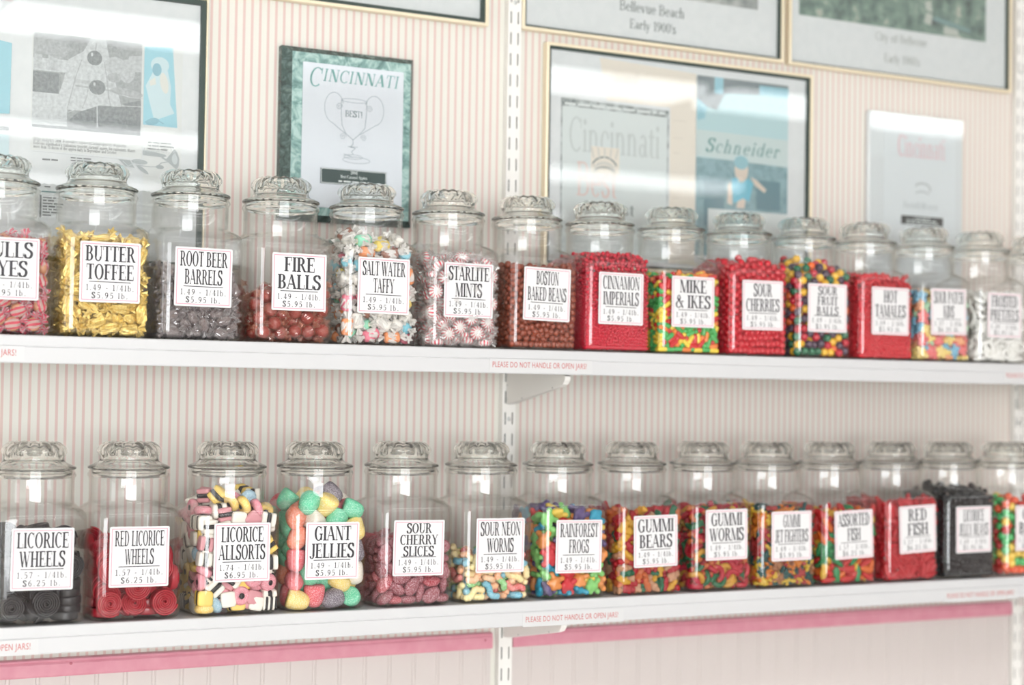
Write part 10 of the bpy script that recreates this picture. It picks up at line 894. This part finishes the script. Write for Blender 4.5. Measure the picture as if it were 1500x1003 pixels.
 'L14': (203, 3, [-57,-57,148,-56,-56,37,-57,-57,131,-56,-56,20,-57,-57,113,-56,-56,55,-57,-57,96,3,-51,162,-57,-57,72,-57,-36,138,-30,-56,94,-57,54,150,-13,-57,147,13,-56,147,-30,-36,162,-56,35,136,-57,-16,29,0,-57,134,27,-56,133,-28,-56,112,-57,25,152,-43,-56,81,-56,7,72,-57,11,142,-57,57,113,-57,41,85,29,-55,154,-13,-57,63,-26,-57,135,42,-57,143,-40,-57,43,-56,19,39,-15,-57,85,-40,-56,61,-56,22,57,57,-57,151,39,-56,49,-27,-57,73,-56,41,68,-56,41,50,-57,-22,146,-57,5,104,-56,52,130,-57,13,89,-57,-47,83,-56,23,22,-57,7,121,-23,-56,48,0,-57,76,-1,-58,112,29,-58,62,-56,-4,86,-56,40,15,-13,-56,123,57,-44,161,-14,-57,102,-58,-42,14,-4,-56,44,56,-56,45,-57,-22,129,-58,-42,103,-56,-40,30,48,-57,14,-32,-57,15,-41,-57,143,4,-56,59,-57,-10,116,-56,29,97,-57,57,94,-57,-30,93,-57,57,43,40,-56,31,-58,-8,43,-57,35,33,-57,57,60,-56,36,118,13,-56,122,-57,-17,75,-57,-42,47,57,-57,62,57,-57,115,42,-57,122,28,-58,113,-42,-58,28,15,-57,14,-56,25,75,-56,-27,111,14,-56,45,-56,-42,122,-56,-25,43,-58,-42,64,-57,-15,100,56,-56,133,0,-57,93,-17,-57,14,-57,-9,15,-15,-40,154,17,-57,71,-42,-57,123,-57,57,14,-57,-26,61,-57,7,15,6,-57,30,-56,-6,137,-11,-57,29,22,-57,30,-56,-8,60,-58,20,111,15,-57,87,56,-56,28,-27,-57,31,-55,45,103,14,-56,104,-57,6,50,32,-56,15,28,-58,96,-56,56,77,57,-57,79,-57,51,29,57,-57,99,29,-57,81,-56,-26,15,-57,0,30,-1,-57,15,-52,-4,151,44,-57,88,-44,-28,154,42,-57,71,41,-57,105,-56,-32,76,-38,56,158,-38,27,154,-31,-1,157,-43,-50,105,-22,46,158,-41,29,124,-44,-49,14,-49,-43,149,24,-38,158,14,42,158,43,-42,42,-31,-18,157,-42,43,130,-42,57,140,-41,43,14,-11,-43,52,26,-43,48,-44,41,149,-43,5,131,-28,-42,104,-31,-43,145,-42,-2,45,-29,-43,124,57,-42,54,33,47,154,-43,31,65,-43,22,139,40,-43,61,-42,30,15,-41,45,58,10,-42,114,-41,13,99,-5,-42,83,-16,-42,137,43,-43,133,-17,-41,71,-42,5,84,-42,43,37,-41,58,124,-42,43,77,-17,-42,93,-29,-43,82,-15,-42,114,58,-41,38,-42,27,31,-4,-43,29,-3,-42,125,28,-41,142,-44,-40,90,17,-29,145,-1,-45,145,-1,-42,67,-44,-43,134,48,-42,27,28,-42,123,-26,-42,14,-41,30,48,3,-41,44,-42,-17,44,53,-26,149,-43,-9,74,12,-42,57,-42,8,148,-42,-33,105,57,-42,123,-41,58,31,-42,-34,15,-35,-43,27,-42,-8,30,-42,41,94,13,-42,94,13,-43,134,57,-42,143]),
}

def fill(key, jx, jz, where):
    ni, wd, flat = POSES[key]; A_ = np.array(flat).reshape(-1, wd); pos = A_[:, :3] / 1000.0; ty = A_[:, 6] if wd == 7 else np.zeros(len(A_), int); name, noun, opts = SWEETS[key]; rg = random.Random(key)
    proto = {}; stuffb = MB(); stuffm = []
    def choose(t):
        o = opts or (CUBES if t == 0 else COCOS)
        return rg.choices(o, [w[0] for w in o])[0]
    for i in range(len(pos)):
        opt = choose(ty[i]); look = opt[1]
        Q = Euler([R(4 * float(v)) for v in A_[i, 3:6]], 'XYZ').to_quaternion() if wd > 3 else Quaternion((rg.gauss(0, 1), rg.gauss(0, 1), rg.gauss(0, 1), rg.gauss(0, 1))).normalized()
        if look not in proto:
            me = opt[2](); me.name = name
            ws = []
            if opt[3]:
                for s in range(3): w = opt[3](s); ws.append(w)
            proto[look] = (me, ws)
        me, ws = proto[look]
        L = Vector((jx + pos[i][0], pos[i][1], jz + pos[i][2] - .0018))
        if i < ni:
            o = bpy.data.objects.new(name, me); COL.objects.link(o)
            o.location = L; o.scale = (rg.uniform(.93, 1.02),) * 3; o.rotation_mode = 'QUATERNION'; o.rotation_quaternion = Q
            o['label'] = '%s %s in the %s' % (look, noun, where); o['category'] = 'sweet'; o['group'] = '%s %ss, %s' % (look, name.replace('_', ' '), where)
            if ws:
                c = bpy.data.objects.new('wrapper', rg.choice(ws)); COL.objects.link(c); c.parent = o
        elif ni >= 300:
            M = Matrix.Translation(L) @ Q.to_matrix().to_4x4(); m = me.materials[0]
            if m not in stuffm: stuffm.append(m)
            if name in ('fruit_capsule', 'cinnamon_capsule', 'jelly_bean'):
                v, f = [t for t in (me.vertices, me.polygons)]
                stuffb.add([p.co for p in v], [tuple(t.vertices) for t in f], stuffm.index(m), M)
            else:
                v, f = ico(2, {'candied_peanut': .0062, 'cinnamon_drop': .00395, 'sour_cherry': .007}[name]); stuffb.add(v, f, stuffm.index(m), M)
    if stuffb.v:
        o = stuffb.obj('%s_heap' % name, stuffm, None, True)
        tag(o, 'mass of further %ss deeper in the %s' % (noun, where), 'sweets', None, 'stuff')

XU = [.4064, .5589, .7103, .8646, 1.0184, 1.1736, 1.3293, 1.4813, 1.6369, 1.7919, 1.9462, 2.0993, 2.2524, 2.4056, 2.5600]
XL = [.4709, .6192, .7813, .9336, 1.0918, 1.2450, 1.4001, 1.5569, 1.7149, 1.8642, 2.0153, 2.1721, 2.3237, 2.4832]
A, B_ = '1.49 - 1/4lb.', '$5.95 lb.'
# key, label lines, prices, label offset x, label height, tilt, description of the contents, where-phrase for the sweets
UP = [('U1', ['BULLS', 'EYES'], A, B_, .002, .098, 0, 'of red striped caramel creams labelled BULLS EYES on upper shelf', 'bulls eyes jar on upper shelf'),
 ('U2', ['BUTTER', 'TOFFEE'], A, B_, .0040, .0993, 0, 'of gold foil toffees labelled BUTTER TOFFEE on upper shelf', 'butter toffee jar on upper shelf'),
 ('U3', ['ROOT BEER', 'BARRELS'], A, B_, .0008, .0985, -.4, 'of dark wrapped candies labelled ROOT BEER BARRELS on upper shelf', 'root beer barrels jar on upper shelf'),
 ('U4', ['FIRE', 'BALLS'], A, B_, .0070, .098, 0, 'two thirds empty above red candies, labelled FIRE BALLS, on upper shelf', 'fire balls jar on upper shelf'),
 ('U5', ['SALT WATER', 'TAFFY'], A, B_, .0025, .0983, -.5, 'of pastel taffies in white paper labelled SALT WATER TAFFY on upper shelf', 'salt water taffy jar on upper shelf'),
 ('U6', ['STARLITE', 'MINTS'], A, B_, .0054, .0975, -.3, 'of red and white swirl mints labelled STARLITE MINTS on upper shelf', 'starlite mints jar on upper shelf'),
 ('U7', ['BOSTON', 'BAKED BEANS'], A, B_, .0031, .097, -1.2, 'of brown round candies labelled BOSTON BAKED BEANS on upper shelf', 'boston baked beans jar on upper shelf'),
 ('U8', ['CINNAMON', 'IMPERIALS'], A, B_, .0031, .0955, -.3, 'of tiny red drops labelled CINNAMON IMPERIALS on upper shelf', 'cinnamon imperials jar on upper shelf'),
 ('U9', ['MIKE', '& IKES'], A, B_, .0028, .0957, .1, 'of mixed capsules between cinnamon and cherry jars', 'capsule jar left of the sour cherries'),
 ('U10', ['SOUR', 'CHERRIES'], A, B_, .0052, .0956, .5, 'of red balls labelled SOUR CHERRIES on upper shelf', 'sour cherries jar on upper shelf'),
 ('U11', ['SOUR', 'FRUIT', 'BALLS'], A, B_, .0040, .0960, 0, 'of dark mixed balls labelled SOUR FRUIT BALLS on upper shelf', 'sour fruit balls jar on upper shelf'),
 ('U12', ['HOT', 'TAMALES'], A, B_, .0065, .0958, 0, 'of red capsules right of the sour fruit balls, upper shelf', 'red jar right of the sour fruit balls'),
 ('U13', ['SOUR PATCH', 'KIDS'], '1.57 - 1/4lb.', '$6.25 lb.', .0040, .1000, .8, 'of sugared gummies beside the frosted pretzels, upper shelf', 'gummy jar left of the frosted pretzels'),
 ('U14', ['FROSTED', 'PRETZELS'], A, '$5.95 lb.', .0010, .0980, 0, 'of white coated pretzels labelled FROSTED PRETZELS on upper shelf', 'frosted pretzels jar on upper shelf'),
 (None, None, None, None, 0, 0, 0, 'cut off by the photo edge, right of the frosted pretzels', None)]
LO = [('L1', ['LICORICE', 'WHEELS'], '1.57 - 1/4lb.', '$6.25 lb.', -.0009, .0992, -.6, 'of coiled black wheels labelled LICORICE WHEELS on lower shelf', 'licorice wheels jar on lower shelf'),
 ('L2', ['RED LICORICE', 'WHEELS'], '1.57 - 1/4lb.', '$6.25 lb.', -.0013, .0982, -.3, 'of coiled red wheels labelled RED LICORICE WHEELS on lower shelf', 'red licorice wheels jar on lower shelf'),
 ('L3', ['LICORICE', 'ALLSORTS'], '1.74 - 1/4lb.', '$6.95 lb.', .0023, .0999, -.2, 'of layered cubes labelled LICORICE ALLSORTS on lower shelf', 'licorice allsorts jar on lower shelf'),
 ('L4', ['GIANT', 'JELLIES'], A, B_, .0040, .0979, -.6, 'of large sugared gumdrops labelled GIANT JELLIES on lower shelf', 'giant jellies jar on lower shelf'),
 ('L5', ['SOUR', 'CHERRY', 'SLICES'], A, B_, .0013, .0978, -.8, 'of dark red sugared ovals labelled SOUR CHERRY SLICES on lower shelf', 'sour cherry slices jar on lower shelf'),
 ('L6', ['SOUR NEON', 'WORMS'], A, B_, .0025, .0978, -.5, 'half empty with sugared worms, labelled SOUR NEON WORMS, on lower shelf', 'sour neon worms jar on lower shelf'),
 ('L7', ['RAINFOREST', 'FROGS'], A, B_, .0040, .0914, -.8, 'of bright gummy frogs labelled RAINFOREST FROGS on lower shelf', 'rainforest frogs jar on lower shelf'),
 ('L8', ['GUMMI', 'BEARS'], A, B_, .0080, .0963, 1.0, 'of dark red and green bears labelled GUMMI BEARS on lower shelf', 'gummi bears jar on lower shelf'),
 ('L9', ['GUMMI', 'WORMS'], A, B_, .0056, .1040, .7, 'of curled gummy worms labelled GUMMI WORMS on lower shelf', 'gummi worms jar on lower shelf'),
 ('L10', ['GUMMI', 'JET FIGHTERS'], A, B_, .0059, .0977, .6, 'of gummy planes labelled GUMMI JET FIGHTERS on lower shelf', 'gummi jet fighters jar on lower shelf'),
 ('L11', ['ASSORTED', 'FISH'], '1.57 - 1/4lb.', '$6.25 lb.', .0046, .0967, 2.0, 'of mixed colour gummy fish labelled ASSORTED FISH on lower shelf', 'assorted fish jar on lower shelf'),
 ('L12', ['RED', 'FISH'], '1.57 - 1/4lb.', '$6.25 lb.', .0081, .1032, 2.4, 'of all red gummies labelled RED FISH on lower shelf', 'red fish jar on lower shelf'),
 ('L13', ['LICORICE', 'JELLY BEANS'], A, B_, .0034, .0989, .6, 'of black beans labelled LICORICE JELLY BEANS on lower shelf', 'licorice jelly beans jar on lower shelf'),
 ('L14', ['GUM', 'BALLS'], A, B_, .0045, .0985, .4, 'of green and orange gumballs at right end of lower shelf', 'last jar at right end of lower shelf')]
for XS, jz, rows in ((XU, ZU, UP), (XL, 0.0, LO)):
    for jx, (key, lines, p1, p2, dx, lz, tilt, desc, where) in zip(XS, rows):
        rg = random.Random(jx)
        t = empty('candy_jar', (jx, 0, jz)); tag(t, 'square glass jar ' + desc, 'candy jar', 'square glass candy jars on the shelves')
        link('glass_body', ME_BODY, t)
        l = link('lid', ME_LID, t, (0, 0, .2293)); l.rotation_euler.z = rg.uniform(0, .45)
        if lines:
            q = link('label', jar_label(lines, p1, p2), t, (dx, -.07005, lz)); q.rotation_euler.y = -R(tilt)
            q['label'] = 'white pink bordered label reading ' + ' '.join(lines)
        if key: fill(key, jx, jz, where)
